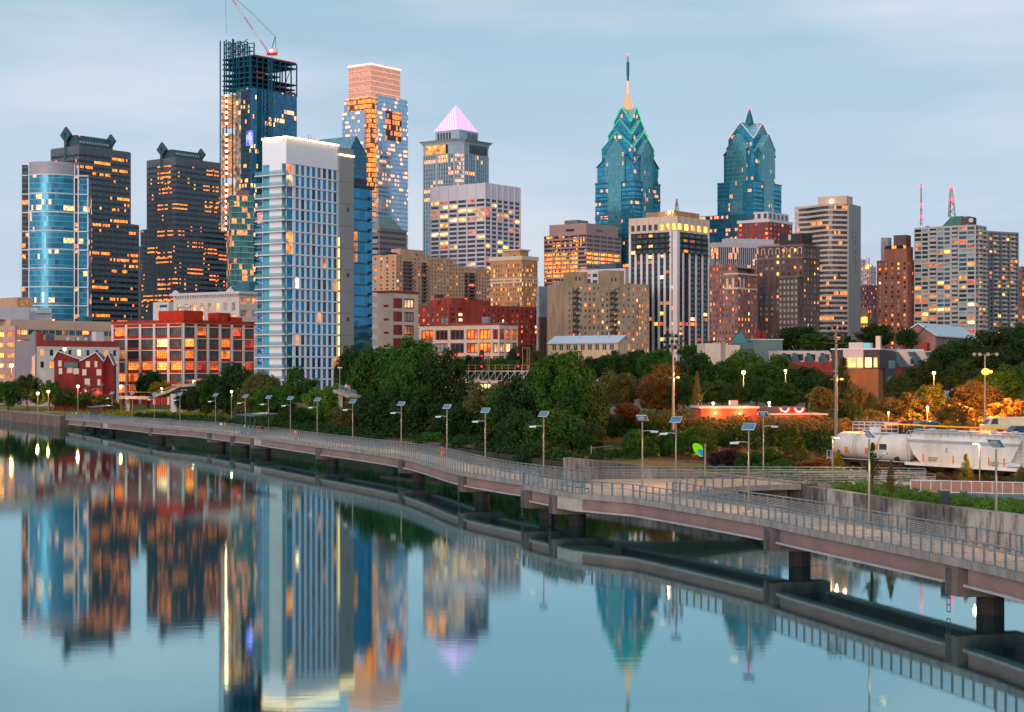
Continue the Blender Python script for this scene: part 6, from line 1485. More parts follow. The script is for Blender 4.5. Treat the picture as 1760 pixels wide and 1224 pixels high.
# behind, towards the city
for a in [(810, 608, 480, 34, 'dark', 'tree behind the left signal post'), (860, 610, 470, 34, 'mid', 'tree behind the gantry below the low loft building'), (900, 590, 520, 34, 'dark', 'tree under the right end of the low loft building'), (925, 600, 440, 26, 'olive', 'yellowish tree left of the cream hall'),
          (1050, 605, 470, 34, 'mid', 'tree in front of the right gable of the cream hall'), (1100, 598, 480, 30, 'dark', 'dark tree just right of the cream hall')]:
    T(*a[:4], mat=a[4], yb=660, label=a[5])
for a in [(1062, 632, 300, 40, 'olive', 710, 'olive brown tree right of the biggest clump'), (1128, 640, 290, 34, 'rust', 715, 'rusty brown tree left of the tall floodlight pole'), (1146, 622, 295, 46, 'rust', 712, 'large round rust-brown tree behind the tall floodlight pole'),
          (1195, 598, 330, 42, 'dark', 700, 'dark round tree right of the tall floodlight pole'), (1130, 596, 420, 36, 'mid', 660, 'green tree above the rust-brown one'), (1240, 612, 350, 30, 'mid', 692, 'green tree left of the bright yellow park lamp'),
          (1275, 597, 400, 44, 'lite', 690, 'pale green tree above the bright yellow park lamp'), (1330, 606, 360, 40, 'mid', 695, 'mid green tree between the two yellow park lamps'), (1300, 640, 320, 34, 'dark', 698, 'dark tree directly right of the bright yellow park lamp'),
          (1385, 625, 320, 46, 'dark', 705, 'dark broad tree behind the banners of the park building'), (1430, 640, 300, 30, 'dark', 712, 'dark tree left of the second floodlight pole'), (1078, 690, 265, 22, 'rust', 722, 'thin orange-brown shrub tree at the left end of the ivy'),
          (1060, 560+40, 560, 20, 'dark', 640, 'far dark tree behind the cream hall'),
          (1372, 558, 560, 40, 'dark', 600, 'far dark tree under the dark brown hotel'), (1405, 570, 520, 34, 'mid', 610, 'far tree left of the second floodlight head'), (1505, 553, 500, 32, 'dark', 600, 'far round dark tree right of the curved tower'), (1558, 561, 480, 20, 'dark', 600, 'small far round tree left of the chapel'), (1228, 585, 700, 26, 'dark', 615, 'far tree at the foot of the white-finned tower'), (1290, 582, 650, 22, 'mid', 606, 'far tree at the foot of the pinkish-brown hotel'),
          (1640, 580, 330, 48, 'dark', 660, 'wide dark tree in front of the chapel roof'), (1700, 560, 360, 50, 'dark', 640, 'high dark tree left of the right edge'), (1745, 552, 400, 40, 'dark', 640, 'highest dark tree at the right edge'),
          (1590, 615, 290, 40, 'dark', 690, 'dark tree right of the red brick houses'), (1745, 620, 280, 44, 'mid', 700, 'green tree at the right edge beside the orange lamp'), (1680, 650, 250, 44, 'olive', 730, 'olive tree behind the bright orange lamp post'),
          (1480, 655, 262, 30, 'olive', 738, 'olive tree just right of the second floodlight pole'), (1530, 680, 250, 30, 'olive', 735, 'bushy olive tree right of the modern house'), (1567, 672, 242, 36, 'olive', 738, 'lamplit rusty tree below the red brick houses'), (1600, 655, 246, 26, 'lite', 715, 'yellow-lit tree left of the bright orange lamp'),
          (1640, 690, 226, 34, 'olive', 742, 'orange-lit tree at the left foot of the bright orange lamp'), (1730, 680, 234, 36, 'olive', 742, 'orange-lit tree right of the bright orange lamp'), (1758, 716, 215, 28, 'olive', 752, 'low orange tree at the right edge above the ivy')]:
    T(a[0], a[1], a[2], a[3], mat=a[4], yb=a[5], zb=TZ, label=a[6])
T(1450, 625, 270, 28, kind='cone', mat='dark', yb=735, zb=TZ, label='tall dark conifer between the floodlight pole and the modern house', name='conifer')
T(1198, 645, 262, 12, kind='cone', mat='olive', yb=712, zb=TZ, label='narrow upright conifer right of the rust-brown tree', name='conifer')
for a in [(1175, 640, 285, 30, 'dark', 705, 'dark low tree between the rust-brown tree and the park building'), (1225, 650, 275, 30, 'mid', 700, 'green tree right behind the left end of the park building'), (1262, 655, 272, 26, 'dark', 700, 'dark tree behind the rooftop unit of the park building'), (1345, 655, 275, 34, 'dark', 704, 'dark tree behind the middle of the park building'),
          (1415, 660, 262, 30, 'olive', 715, 'olive tree behind the right end of the park building'), (1462, 690, 240, 26, 'dark', 742, 'low dark tree at the foot of the second floodlight pole'), (1505, 700, 236, 26, 'olive', 742, 'low olive tree in front of the modern house'), (1615, 680, 250, 34, 'dark', 738, 'dark tree between the rusty tree and the blazing lamp post'),
          (1665, 615, 285, 46, 'dark', 700, 'large dark tree behind the blazing lamp post, left side'), (1712, 630, 262, 46, 'mid', 715, 'large green tree behind the blazing lamp post, right side'), (1545, 640, 275, 26, 'dark', 700, 'dark tree hiding the foot of the red brick houses'), (1010, 610, 420, 32, 'dark', 660, 'dark tree under the cream hall windows'),
          (1330, 578, 560, 30, 'dark', 612, 'far dark tree left of the dark brown hotel foot'), (1450, 575, 520, 26, 'dark', 612, 'far dark tree right of the second floodlight head'), (1190, 590, 560, 26, 'mid', 620, 'far green tree right of the cream hall gable'), (1620, 600, 400, 30, 'dark', 640, 'dark tree below the chapel eaves'), (1720, 590, 330, 44, 'dark', 680, 'dark tree filling the slope above the cream van')]:
    T(a[0], a[1], a[2], a[3], mat=a[4], yb=a[5], zb=TZ, label=a[6])
for a in [(620, 630, 370, 40, 'dark', 735, 'dark tree between the short footbridge and the tallest central tree'), (690, 620, 325, 44, 'mid', 770, 'green tree in front of the tallest central tree'), (825, 668, 300, 40, 'dark', 780, 'dark tree under the middle of the signal gantry'), (870, 655, 285, 42, 'mid', 775, 'green tree under the right end of the signal gantry'), (325, 668, 480, 24, 'dark', 712, 'dark tree left of the footbridge pillars'), (900, 700, 250, 44, 'dark', 805, 'dark tree in front of the big one right of the gantry')]:
    T(a[0], a[1], a[2], a[3], mat=a[4], yb=a[5], label=a[6])
# shrubs on the bank below the ivy wall
for a in [(1098, 735, 225, 34, 'round', 'mid', 802, 'leafy green shrub left of the leaf sign, on the bank'), (1150, 732, 228, 24, 'round', 'mid', 800, 'green shrub behind the lamp left of the leaf sign'), (1200, 728, 225, 36, 'round', 'mid', 792, 'tall green shrub behind the leaf sign'),
          (1245, 768, 205, 32, 'round', 'purple', 808, 'dark purple shrub right of the leaf sign'), (1232, 735, 235, 26, 'round', 'dark', 775, 'dark shrub at the ivy wall above the purple one'), (1318, 765, 205, 26, 'round', 'mid', 808, 'green shrub between the two lamps right of the leaf sign'),
          (1285, 775, 200, 24, 'round', 'dark', 812, 'low dark shrub behind the near lamp right of the leaf sign'), (1365, 738, 212, 32, 'cone', 'mid', 806, 'pointed green conifer shrub left of the tank car'), (1402, 789, 190, 34, 'spread', 'red', 814, 'spreading red-leaved shrub left of the tank car'), (1441, 776, 186, 16, 'cone', 'gold', 816, 'golden small conifer beside the tank car'),
          (1060, 765, 228, 22, 'spread', 'mid', 802, 'low shrub at the wire fence above the concrete wall'), (1345, 785, 195, 24, 'spread', 'mid', 812, 'low green shrub left of the red-leaved one'),
          (1500, 766, 158, 15, 'cone', 'dark', 822, 'slim young green tree in front of the tank car'), (1531, 796, 156, 12, 'cone', 'olive', 850, 'slim young yellowish tree below the tank car end'), (1660, 784, 158, 15, 'cone', 'gold', 828, 'young golden tree in front of the hopper car'), (1757, 800, 156, 14, 'round', 'olive', 840, 'young tree cut off by the right edge below the hopper car')]:
    T(a[0], a[1], a[2], a[3], kind=a[4], mat=a[5], yb=a[6], label=a[7], name='shrub', group='shrubs on the bank')
def mass(name, label, pts, n, size, mat, rad, seed, cat, kind='stuff'):
    c = np.array(pts, float); me = leaves(name, c, np.array(rad, float) if hasattr(rad, '__len__') else np.full(len(c), rad), n, size, seed, LM[mat]); o = link(name, me); return tag(o, label, cat, None, kind)
r_ = random.Random(3)
# ivy over the terrace wall
iv = cr(IVY, 1.1); pts = []; rads = []
for p in iv:
    if p[0] < 5: continue
    for k in range(4): pts.append((p[0]-.3+r_.uniform(-.5, .5), p[1]-.45+r_.uniform(-.3, .3), TZ+.35-k*.75-r_.random()*.5)); rads.append(.75-.08*k+.2*r_.random())
    if r_.random() < .45: pts.append((p[0], p[1]-.5, GZ+.6+r_.random()*1.6)); rads.append(.9)
cut = TZ-.35; hi = [k for k in range(len(pts)) if pts[k][2] > cut]; lo = [k for k in range(len(pts)) if pts[k][2] <= cut]  # crest gets olive leaves, lamp glow along the top put into leaf colour
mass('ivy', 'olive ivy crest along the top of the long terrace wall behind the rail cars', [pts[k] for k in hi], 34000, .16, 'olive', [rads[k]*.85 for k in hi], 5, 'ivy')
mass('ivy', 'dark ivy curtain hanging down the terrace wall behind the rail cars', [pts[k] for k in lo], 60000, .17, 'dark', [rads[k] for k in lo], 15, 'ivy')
wallrun([(p[0]+.1, p[1]+.1) for p in IVY[1:]], GZ-.3, TZ+.02, -.8, pm('ochre_wall', (.26, .17, .09), .9, 0, .3, .3), 'retaining_wall', 'ochre retaining wall below the ivy hedge')
# undergrowth along the bank
def bankpts(i0, i1, back, n, z=GZ):
    o = []
    seg = cr(BANK[i0:i1], 1.0)
    for _ in range(n):
        p = r_.choice(seg); d = r_.uniform(*back); o.append((p[0]+d*.9, p[1]+d*.45, z+r_.uniform(-.1, .5)))
    return o
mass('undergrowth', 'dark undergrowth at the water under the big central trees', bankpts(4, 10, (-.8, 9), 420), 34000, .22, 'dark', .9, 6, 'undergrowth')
mass('undergrowth', 'yellow-green long grass on the left bank below the footbridge', bankpts(3, 5, (1, 26), 300), 16000, .2, 'gold', .5, 7, 'grass')
mass('undergrowth', 'bright green ground plants above the concrete river wall near the leaf sign', bankpts(10, 12, (1.2, 12), 320), 26000, .13, 'mid', .55, 8, 'plants')
mass('undergrowth', 'yellow-green weeds behind the pale concrete wall on the right', bankpts(11, 14, (1.1, 7), 260), 24000, .10, 'lite', .42, 9, 'weeds')
mass('undergrowth', 'dry grass strip along the tracks', [(p[0]+r_.uniform(8, 24), p[1]+r_.uniform(6, 20), GZ+.15) for p in cr(BANK[9:13], .6) for _ in range(3)], 12000, .13, 'rust', .45, 10, 'grass')

mass('undergrowth', 'shrubby ground cover of the park terrace behind the ivy', [(p[0]+d*.75+r_.uniform(-2, 2), p[1]+d*.62, TZ+r_.uniform(-.2, .5)) for p in cr(IVY[1:6], 1.6) for d in (4, 9, 14, 22, 30, 40)], 36000, .22, 'olive', 1.0, 12, 'undergrowth')
# ================================================================== railway
TD = Vector((.52, -.854)); TN_ = Vector((-.854, -.52)); TH = math.atan2(TD.y, TD.x); T0 = Vector((42.3, 183.5)); RZ = GZ+.35
q = MB()
a, c = T0-TD*120, T0+TD*60
q.hexa([(a.x+TN_.x*2, a.y+TN_.y*2, GZ-.2), (c.x+TN_.x*2, c.y+TN_.y*2, GZ-.2), (c.x-TN_.x*2, c.y-TN_.y*2, GZ-.2), (a.x-TN_.x*2, a.y-TN_.y*2, GZ-.2), (a.x+TN_.x*1.6, a.y+TN_.y*1.6, GZ+.15), (c.x+TN_.x*1.6, c.y+TN_.y*1.6, GZ+.15), (c.x-TN_.x*1.6, c.y-TN_.y*1.6, GZ+.15), (a.x-TN_.x*1.6, a.y-TN_.y*1.6, GZ+.15)])
tag(q.build('track_bed', pm('ballast', (.12, .085, .07), .95, 0, .5, 2, bump=.5)), kind='structure')
TR = empty('railway_track', (0, 0, 0), 0, 'rusty railway track under the parked white rail cars', 'track')
q = MB()
for s in (-.72, .72): q.bar((a.x+TN_.x*s, a.y+TN_.y*s, GZ+.27), (c.x+TN_.x*s, c.y+TN_.y*s, GZ+.27), .08, .14)
q.build('rails', pm('rust', (.12, .05, .03), .7, .3, .3, 1), TR)
CW = pm('car_white', (.80, .77, .74), .4, 0, .10, .5, c2=(.60, .52, .45), stretch=(1, 1, .25)); CSH = pm('car_grey', (.40, .39, .40), .5, 0, .1, .6); UND = pm('underframe', (.05, .035, .03), .8, .2, .4, 1); WHL = pm('wheel_steel', (.07, .055, .05), .5, .6, .3, 2)
def bogie(e, x):
    g = empty('bogie', (x, 0, 0)); g.parent = e; q = MB()
    for s in (-.85, .85): q.hexa([(-1.2, s-.08, .45), (1.2, s-.08, .45), (1.2, s+.08, .45), (-1.2, s+.08, .45), (-.7, s-.08, .85), (.7, s-.08, .85), (.7, s+.08, .85), (-.7, s+.08, .85)])
    q.box(-.25, .25, -.8, .8, .5, .85); q.build('side_frame', UND, g)
    for dx in (-.85, .85):
        for s in (-1, 1):
            q = MB(); q.tube([(dx, s*.68, .45), (dx, s*.82, .45)], .45, 16); q.build('wheel', WHL, g)
# local x along the track, toward the right of the photo; local +y away from the river is -TN_
TK = empty('tank_car', (T0.x-TD.x*5.9, T0.y-TD.y*5.9, RZ), TH, 'white cylindrical tank car with a railed platform on top, parked on the tracks', 'rail car')
q = MB(); rT, zc, L_ = 1.46, 2.72, 5.0; prof = [(-L_-.62, .02), (-L_-.55, .55), (-L_-.38, .98), (-L_-.12, 1.3), (-L_+.1, rT), (L_-.1, rT), (L_+.12, 1.3), (L_+.38, .98), (L_+.55, .55), (L_+.62, .02)]
base = len(q.v); nN = 28
for x, r in prof:
    for k in range(nN): t_ = 2*math.pi*k/nN; q.v.append((x, r*math.cos(t_), zc+r*math.sin(t_)))
for i in range(len(prof)-1):
    for k in range(nN): a1 = i*nN+k; b1 = i*nN+(k+1) % nN; q.f.append((a1, b1, b1+nN, a1+nN)); q.m.append(0)
q.build('tank', CW, TK, smooth=True)
q = MB()
for x in (-1.9, -1.5, 1.9): q.tube([(x-.06, 0, zc), (x+.06, 0, zc)], rT+.03, 28, cap=False)
q.build('tank_bands', pm('band_cream', (.5, .36, .2), .6), TK)
q = MB(); q.tube([(0, 0, zc+rT-.1), (0, 0, zc+rT+.5)], .62, 18); q.ball((0, 0, zc+rT+.5), .62, 16, 6, sz=.3); q.build('manway_dome', CW, TK)
q = MB(); q.box(-2.6, 2.6, -.85, .85, zc+rT+.02, zc+rT+.08)
for y in (-.85, .85):
    for z in (.45, .85, 1.15): q.tube([(-2.6, y, zc+rT+z), (2.6, y, zc+rT+z)], .028, 5)
    for x in (-2.6, -1.6, -.8, .8, 1.6, 2.6): q.tube([(x, y, zc+rT+.05), (x, y, zc+rT+1.15)], .028, 5)
for x in (-2.6, 2.6):
    for z in (.45, .85, 1.15): q.tube([(x, -.85, zc+rT+z), (x, .85, zc+rT+z)], .028, 5)
q.build('platform_railing', TRIMW, TK)
q = MB(); q.box(-6.3, 6.1, -.35, .35, .9, 1.2); q.box(-6.3, -4.9, -1.3, 1.3, 1.0, 1.12); q.box(4.9, 6.1, -1.3, 1.3, 1.0, 1.12)
for s in (-1, 1): q.bar((-4, s*.9, 1.1), (-4.6, s*1.0, 2.0), .3, .5); q.bar((4, s*.9, 1.1), (4.6, s*1.0, 2.0), .3, .5)
q.box(-6.5, -6.2, -.15, .15, .75, 1.05); q.build('underframe', UND, TK)
q = MB()
for y in (-1.3, 1.3): q.tube([(-6.25, y, 1.05), (-6.25, y, 2.1), (-5.6, y, 2.1), (-5.6, y, 1.05)], .035, 5); q.tube([(-6.2, y, 1.3), (6, y, 1.3)], .035, 5)
for k in range(9): q.bar((.9, 1.25 if k < 0 else -1.3, 1.1+k*.32), (1.4, -1.3 if k < 6 else -1.3+.16*(k-5), 1.1+k*.32), .03, .03)
q.build('handrails_and_ladder', TRIMW, TK)
q = MB(); q.box(2.2, 3.3, -1.50, -1.46, 2.5, 3.1); q.build('data_panel', pm('data_panel', (.06, .05, .06), .6), TK); q = MB(); q.box(1.2, 1.9, -1.50, -1.46, 2.5, 3.0); q.build('placard', pm('placard_orange', (.75, .32, .04), .6), TK)
q = MB(); [q.box(x, x+.16, -1.5, -1.4, 1.9, 2.6) for x in (-3.2, -2.9, 0, .3)]; q.box(-5.2, -5.05, -1.42, -1.3, 2.0, 2.8); q.build('reflector_stripes', pm('stripe_orange', (.7, .22, .05), .6), TK)
bogie(TK, -4.4); bogie(TK, 4.4)
HP = empty('hopper_car', (T0.x+TD.x*8.2, T0.y+TD.y*8.2, RZ), TH, 'long white covered hopper car with sloping ends, right of the tank car', 'rail car')
q = MB(); Lh = 7.6; sec = [(-1.45, 1.35), (-1.56, 2.2), (-1.56, 3.6), (-1.42, 3.95), (-1.05, 4.35), (-.5, 4.55), (.5, 4.55), (1.05, 4.35), (1.42, 3.95), (1.56, 3.6), (1.56, 2.2), (1.45, 1.35)]
def xs_(z): return Lh if z > 3.0 else Lh-1.9*(3.0-z)/1.65*.95
n_ = len(sec)
for s in (-1, 1):
    for y, z in sec: q.v.append((s*xs_(z), y, z))
for k in range(n_-1): q.f.append((k, k+1, n_+k+1, n_+k)); q.m.append(0)
q.f.append(tuple(range(n_))); q.m.append(0); q.f.append(tuple(range(n_, 2*n_))[::-1]); q.m.append(0); q.f.append((0, n_, 2*n_-1, n_-1)); q.m.append(0)
q.build('body', CW, HP)
q = MB(); [q.box(-Lh, Lh, s*1.57-.04, s*1.57+.04, 3.45, 3.75) for s in (-1, 1)]; q.build('side_moulding', CSH, HP)
q = MB(); q.box(-Lh-.5, Lh+.5, -1.5, 1.5, 1.05, 1.34); q.build('side_sill', CW, HP)
q = MB(); q.box(-Lh-.3, Lh+.3, -.38, .38, 4.72, 4.78); [q.box(-Lh, Lh, s-.3, s+.3, 4.6, 4.64) for s in (-1.15, 1.15)]
for k in range(15):
    x = -Lh+.2+k*(2*Lh-.4)/14
    for s in (-1, 1): q.bar((x, s*1.4, 4.62), (x, s*1.25, 4.1), .07, .05)
q.build('roof_walkway', pm('walkway', (.5, .5, .52), .5, .2), HP)
for k in range(5):
    q = MB(); x = -5.6+k*2.8; q.tube([(x, 0, 4.78), (x, 0, 4.9)], .38, 12); q.build('hatch', CSH, HP)
q = MB()
for x in (-Lh-.35, Lh+.35):
    q.tube([(x, -1.4, 1.1), (x, -1.4, 4.3), (x+(.5 if x < 0 else -.5), -1.4, 4.75)], .035, 5)
    q.tube([(x+(.6 if x < 0 else -.6), -1.5, 1.1), (x+(.6 if x < 0 else -.6), -1.5, 4.3)], .035, 5)
    for k in range(9): q.bar((x, -1.42, 1.4+k*.33), (x+(.6 if x < 0 else -.6), -1.48, 1.4+k*.33), .03, .03)
q.build('end_ladders', TRIMW, HP)
q = MB(); [q.box(x, x+.14, -1.60, -1.575 if 0 else -1.563, 1.5, 2.3) for x in (-5.4, -1.2, 3.6, 5.6)]; q.build('reflector_stripes', bpy.data.materials['stripe_orange'], HP)
q = MB(); r2 = random.Random(4)
for x0, x1, z0 in ((-4.6, -3.4, 1.9), (3.9, 4.9, 1.8), (-2.2, -1.9, 2.9)):
    for j in range(3):
        x = x0
        while x < x1: w_ = .06+.1*r2.random(); q.box(x, x+w_, -1.572, -1.564, z0-j*.16, z0-j*.16+.08); x += w_+.05
q.build('data_markings', METAL_D, HP)['kind'] = 'stuff'
q = MB()
for x in (-4, 0, 4): q.hexa([(x-.5, -.6, .45), (x+.5, -.6, .45), (x+.5, .6, .45), (x-.5, .6, .45), (x-1.7, -1.3, 1.04), (x+1.7, -1.3, 1.04), (x+1.7, 1.3, 1.04), (x-1.7, 1.3, 1.04)])
q.build('discharge_bays', UND, HP); bogie(HP, -Lh+.6); bogie(HP, Lh-.6)

# ================================================================== lamps
SOLAR = pm('solar_panel', (.22, .33, .42), .15, .6, .2, 3, c2=(.16, .26, .36)); HEADM = pm('lamp_head', (.42, .45, .48), .4, .4, .08, 2); POLEM = pm('lamp_pole', (.24, .22, .19), .45, .4, .08, 1); LED = emi('led_warm', (1, .62, .25), 30)
def solar_proto(h=6.5):
    e = empty('solar_lamp', (0, 0, 0)); q = MB(); q.tube([(0, 0, 0), (0, 0, h-.35)], [.085, .06], 8); q.tube([(0, 0, 0), (0, 0, .12)], .16, 8); q.build('pole', POLEM, e, smooth=False)
    hd = MB(); z = h-1.25; hd.tube([(0, 0, z), (-.45, 0, z+.06), (-.8, 0, z+.04)], [.035, .035, .04], 6); hd.hexa([(-1.5, -.14, z-.02), (-.75, -.17, z-.04), (-.75, .17, z-.04), (-1.5, .14, z-.02), (-1.5, -.09, z+.03), (-.8, -.12, z+.10), (-.8, .12, z+.10), (-1.5, .09, z+.03)]); [hd.box(-1.46, -.80, y_-.012, y_+.012, z-.12, z-.03) for y_ in (-.15, .15)]; hd.box(-1.47, -1.45, -.15, .15, z-.12, z-.03); hd.box(-.82, -.80, -.15, .15, z-.12, z-.03); H = hd.build('lamp_head', HEADM, e)
    q = MB(); q.quad((-1.42, -.1, z-.045), (-.85, -.12, z-.055), (-.85, .12, z-.055), (-1.42, .1, z-.045)); q.build('led_strip', LED, H)
    pn = MB(); pn.box(-.5, .5, -.34, .34, -.025, .025); Pn = pn.build('solar_panel', SOLAR, e, (0, 0, h)); 
    d = Vector((-.30, -.62, .72)).normalized(); Pn.rotation_mode = 'QUATERNION'; Pn.rotation_quaternion = d.to_track_quat('Z', 'Y')
    q = MB(); q.box(-.26, .26, -.2, .2, -.18, -.03); q.build('battery_box', HEADM, Pn)
    q = MB(); q.box(-.5, .5, .341, .365, -.03, .035); q.box(-.5, .5, -.365, -.341, -.03, .035); q.box(-.525, -.501, -.365, .365, -.03, .035); q.box(.501, .525, -.365, .365, -.03, .035); q.build('panel_frame', TRIMW, Pn)
    return e
SL = solar_proto(); first = [True]
def solar(x, y, z, label, rot=0, light=True, group='solar lamps along the boardwalk'):
    e = SL if first[0] else copy_tree(SL); first[0] = False
    e.location = (x, y, z); e.rotation_euler = (0, 0, rot); tag(e, label, 'street lamp', group)
    if light:
        l = bpy.data.lights.new('lamp_light', 'SPOT'); l.energy = 420; l.color = (1, .62, .28); l.spot_size = R(140); l.spot_blend = .6; l.shadow_soft_size = .12
        o = bpy.data.objects.new('lamp_light', l); col.objects.link(o); o.parent = e; o.location = (-1.05, 0, 5.1)
        pass
    return e
BPo = offset(NP, WID-.3)
ords = ['first', 'second', 'third', 'fourth', 'fifth', 'sixth', 'seventh', 'eighth', 'ninth', 'tenth', 'eleventh', 'twelfth', 'thirteenth', 'fourteenth', 'fifteenth', 'sixteenth', 'seventeenth']
LP = [(1704, 'solar lamp nearest the camera on the boardwalk, in front of the hopper car'), (1485, 'solar lamp on the boardwalk in front of the tank car'), (933, 'solar lamp at the boardwalk bend, left of the concrete river wall'), (833, 'solar lamp on the boardwalk below the right signal post'),
      (767, 'solar lamp on the boardwalk left of the signal gantry'), (686, 'solar lamp on the boardwalk under the tallest central tree'), (605, 'solar lamp on the boardwalk under the small footbridge'), (545, 'third solar lamp to the right of the second shelter'), (499, 'second solar lamp to the right of the second shelter'),
      (458, 'first solar lamp to the right of the second shelter'), (419, 'solar lamp rising behind the roof of the second shelter'), (367, 'first solar lamp left of the second shelter'), (309, 'solar lamp in front of the footbridge pillars'), (264, 'solar lamp in front of the left end of the footbridge'), (226, 'solar lamp below the red warehouse corner'), (191, 'solar lamp just right of the first shelter')]
for px, lb in LP:
    i = at_px(BPo, px); p = BPo[i]; solar(p[0], p[1], dz(p)+.0, lb, rot=(2.6 if px == 1704 else (2.3 if px == 1485 else -.1)) if px in (1704, 1485) else -.1)
for o in bpy.data.objects: pass
for px, yt, lb in ((146, 667, 'solar lamp on the shore behind the first shelter, left one'), (153, 662, 'taller-looking solar lamp on the shore behind the first shelter'), (160, 669, 'lower solar lamp on the shore behind the first shelter'), (174, 661, 'solar lamp on the shore right of the first shelter roof')):
    D = 520; solar(PX(px, D), D, PZ(yt, D)-6.6, lb, light=False)
for px, yt, D, rt, lb in ((1104, 719, 163, 3.1, 'solar lamp on the side walkway near the end of the stained wall'), (1162, 722, 157, -.1, 'solar lamp with no glow at the fork, left of the leaf sign'), (1287, 735, 136.5, -.1, 'solar lamp on the boardwalk right of the leaf sign, the nearer of the pair'), (1312, 718, 178, 3.1, 'solar lamp on the far rail of the side walkway, the farther of the pair')):
    solar(PX(px, D), D, 3.3, lb, rot=rt, light=px != 1162)
# box-head lamps by the tracks
for k, (px, yt, D, lb) in enumerate(((1431, 750, 172, 'square-headed glowing path lamp beside the golden conifer'), (1684, 760, 158, 'square-headed glowing path lamp in front of the hopper car'))):
    e = empty('path_lamp', (PX(px, D), D, GZ), 0, lb, 'lamp', 'square-headed path lamps'); h = PZ(yt, D)-GZ
    q = MB(); q.tube([(0, 0, 0), (0, 0, h-.1)], .07, 8); q.build('pole', POLEM, e)
    s = 1 if k == 0 else -1; q = MB(); q.box(min(-.1, s*.75), max(.1, s*.75), -.2, .2, h-.16, h); q.build('lamp_head', HEADM, e); q = MB(); q.box(min(s*.15, s*.65), max(s*.15, s*.65), -.14, .14, h-.18, h-.165); q.build('led_strip', LED, e)
    l = bpy.data.lights.new('lamp_light', 'SPOT'); l.energy = 1500; l.color = (1, .55, .2); l.spot_size = R(172); l.shadow_soft_size = .05; o = bpy.data.objects.new('lamp_light', l); col.objects.link(o); o.parent = e; o.location = (s*.4, 0, h-.25)
# tall floodlight poles
SOD = emi('sodium_lamp', (1, .30, .05), 12)
def flood(px, yt, D, zb, label, light_py, heads, two=True):
    e = empty('floodlight_pole', (PX(px, D), D, zb), 0, label, 'light pole', 'floodlight poles'); h = PZ(yt, D)-zb; q = MB(); q.tube([(0, 0, 0), (0, 0, h)], [.22, .11], 10); q.build('pole', POLEM, e)
    q = MB(); q.box(-1.1, 1.1, -.08, .08, h-1.55, h-1.42); q.box(-.8, .8, -.06, .06, h-.4, h-.3); q.bar((-.6, 0, h-1.5), (-.6, 0, h+.5), .06, .06); q.bar((.6, 0, h-1.5), (.6, 0, h+.5), .06, .06); q.box(-1.3, 1.3, -.5, .5, h-2.1, h-2.02); q.build('crossarms', METAL_D, e)
    r = random.Random(px)
    for k in range(heads):
        q = MB(); x = -1.0+2.0*(k % 4)/3; z = h-.2-(k//4)*.75+.2*r.random(); a = r.uniform(-.8, .8); dx, dy = math.sin(a)*.3, -math.cos(a)*.3
        q.tube([(x, 0, z), (x+dx*.5, dy*.5, z-.08), (x+dx, dy, z-.2)], [.12, .2, .27], 10); q.build('floodlight', METAL_D, e)
    zl = PZ(light_py, D)-zb; q = MB(); q.box(-.7, .7, -.05, .05, zl-.05, zl+.05); q.build('side_arm', POLEM, e)
    q = MB(); q.ball((.62, -.15, zl+.02), .16, 10, 6, sz=.6); q.build('lit_lamp', SOD, e)
    l = bpy.data.lights.new('sodium_light', 'POINT'); l.energy = 13000; l.color = (1, .27, .04); l.shadow_soft_size = .08; o = bpy.data.objects.new('sodium_light', l); col.objects.link(o); o.parent = e; o.location = (1.3, 1.2, zl-.2)
flood(1157, 574, 236, GZ, 'tall floodlight pole with a cluster of lamps, rising in front of the white-finned tower', 649, 12)
flood(1437, 560, 208, GZ, 'tall floodlight pole left of the modern house, with a stacked lamp cluster', 652, 8)
D = 228; e = empty('sodium_lamp_post', (PX(1693, D), D, TZ), 0, 'tall post with a blazing orange lamp at the right, three spotlights on top', 'street lamp'); h = PZ(610, D)-TZ
q = MB(); q.tube([(0, 0, 0), (0, 0, h)], [.14, .08], 8); q.build('pole', POLEM, e)
q = MB(); q.tube([(-1.5, 0, h+.2), (-.5, 0, h), (.5, 0, h), (1.5, 0, h+.2)], .05, 6); q.build('crossarm', POLEM, e)
for x in (-1.5, -.75, .3, 1.45): q = MB(); q.tube([(x, 0, h+.2), (x, -.25, h+.12), (x, -.4, h+.05)], [.1, .2, .24], 10); q.build('spotlight', HEADM, e)
zl = PZ(639, D)-TZ; q = MB(); q.ball((0, -.3, zl), .55, 12, 8, sz=.75); q.ball((.75, -.2, zl), .2, 10, 6); q.build('lit_lamp', emi('sodium_bright', (1, .22, .02), 9), e)
l = bpy.data.lights.new('sodium_light', 'POINT'); l.energy = 100000; l.color = (1, .19, .02); l.shadow_soft_size = .12; o = bpy.data.objects.new('sodium_light', l); col.objects.link(o); o.parent = e; o.location = (.9, 2.2, zl-.3)
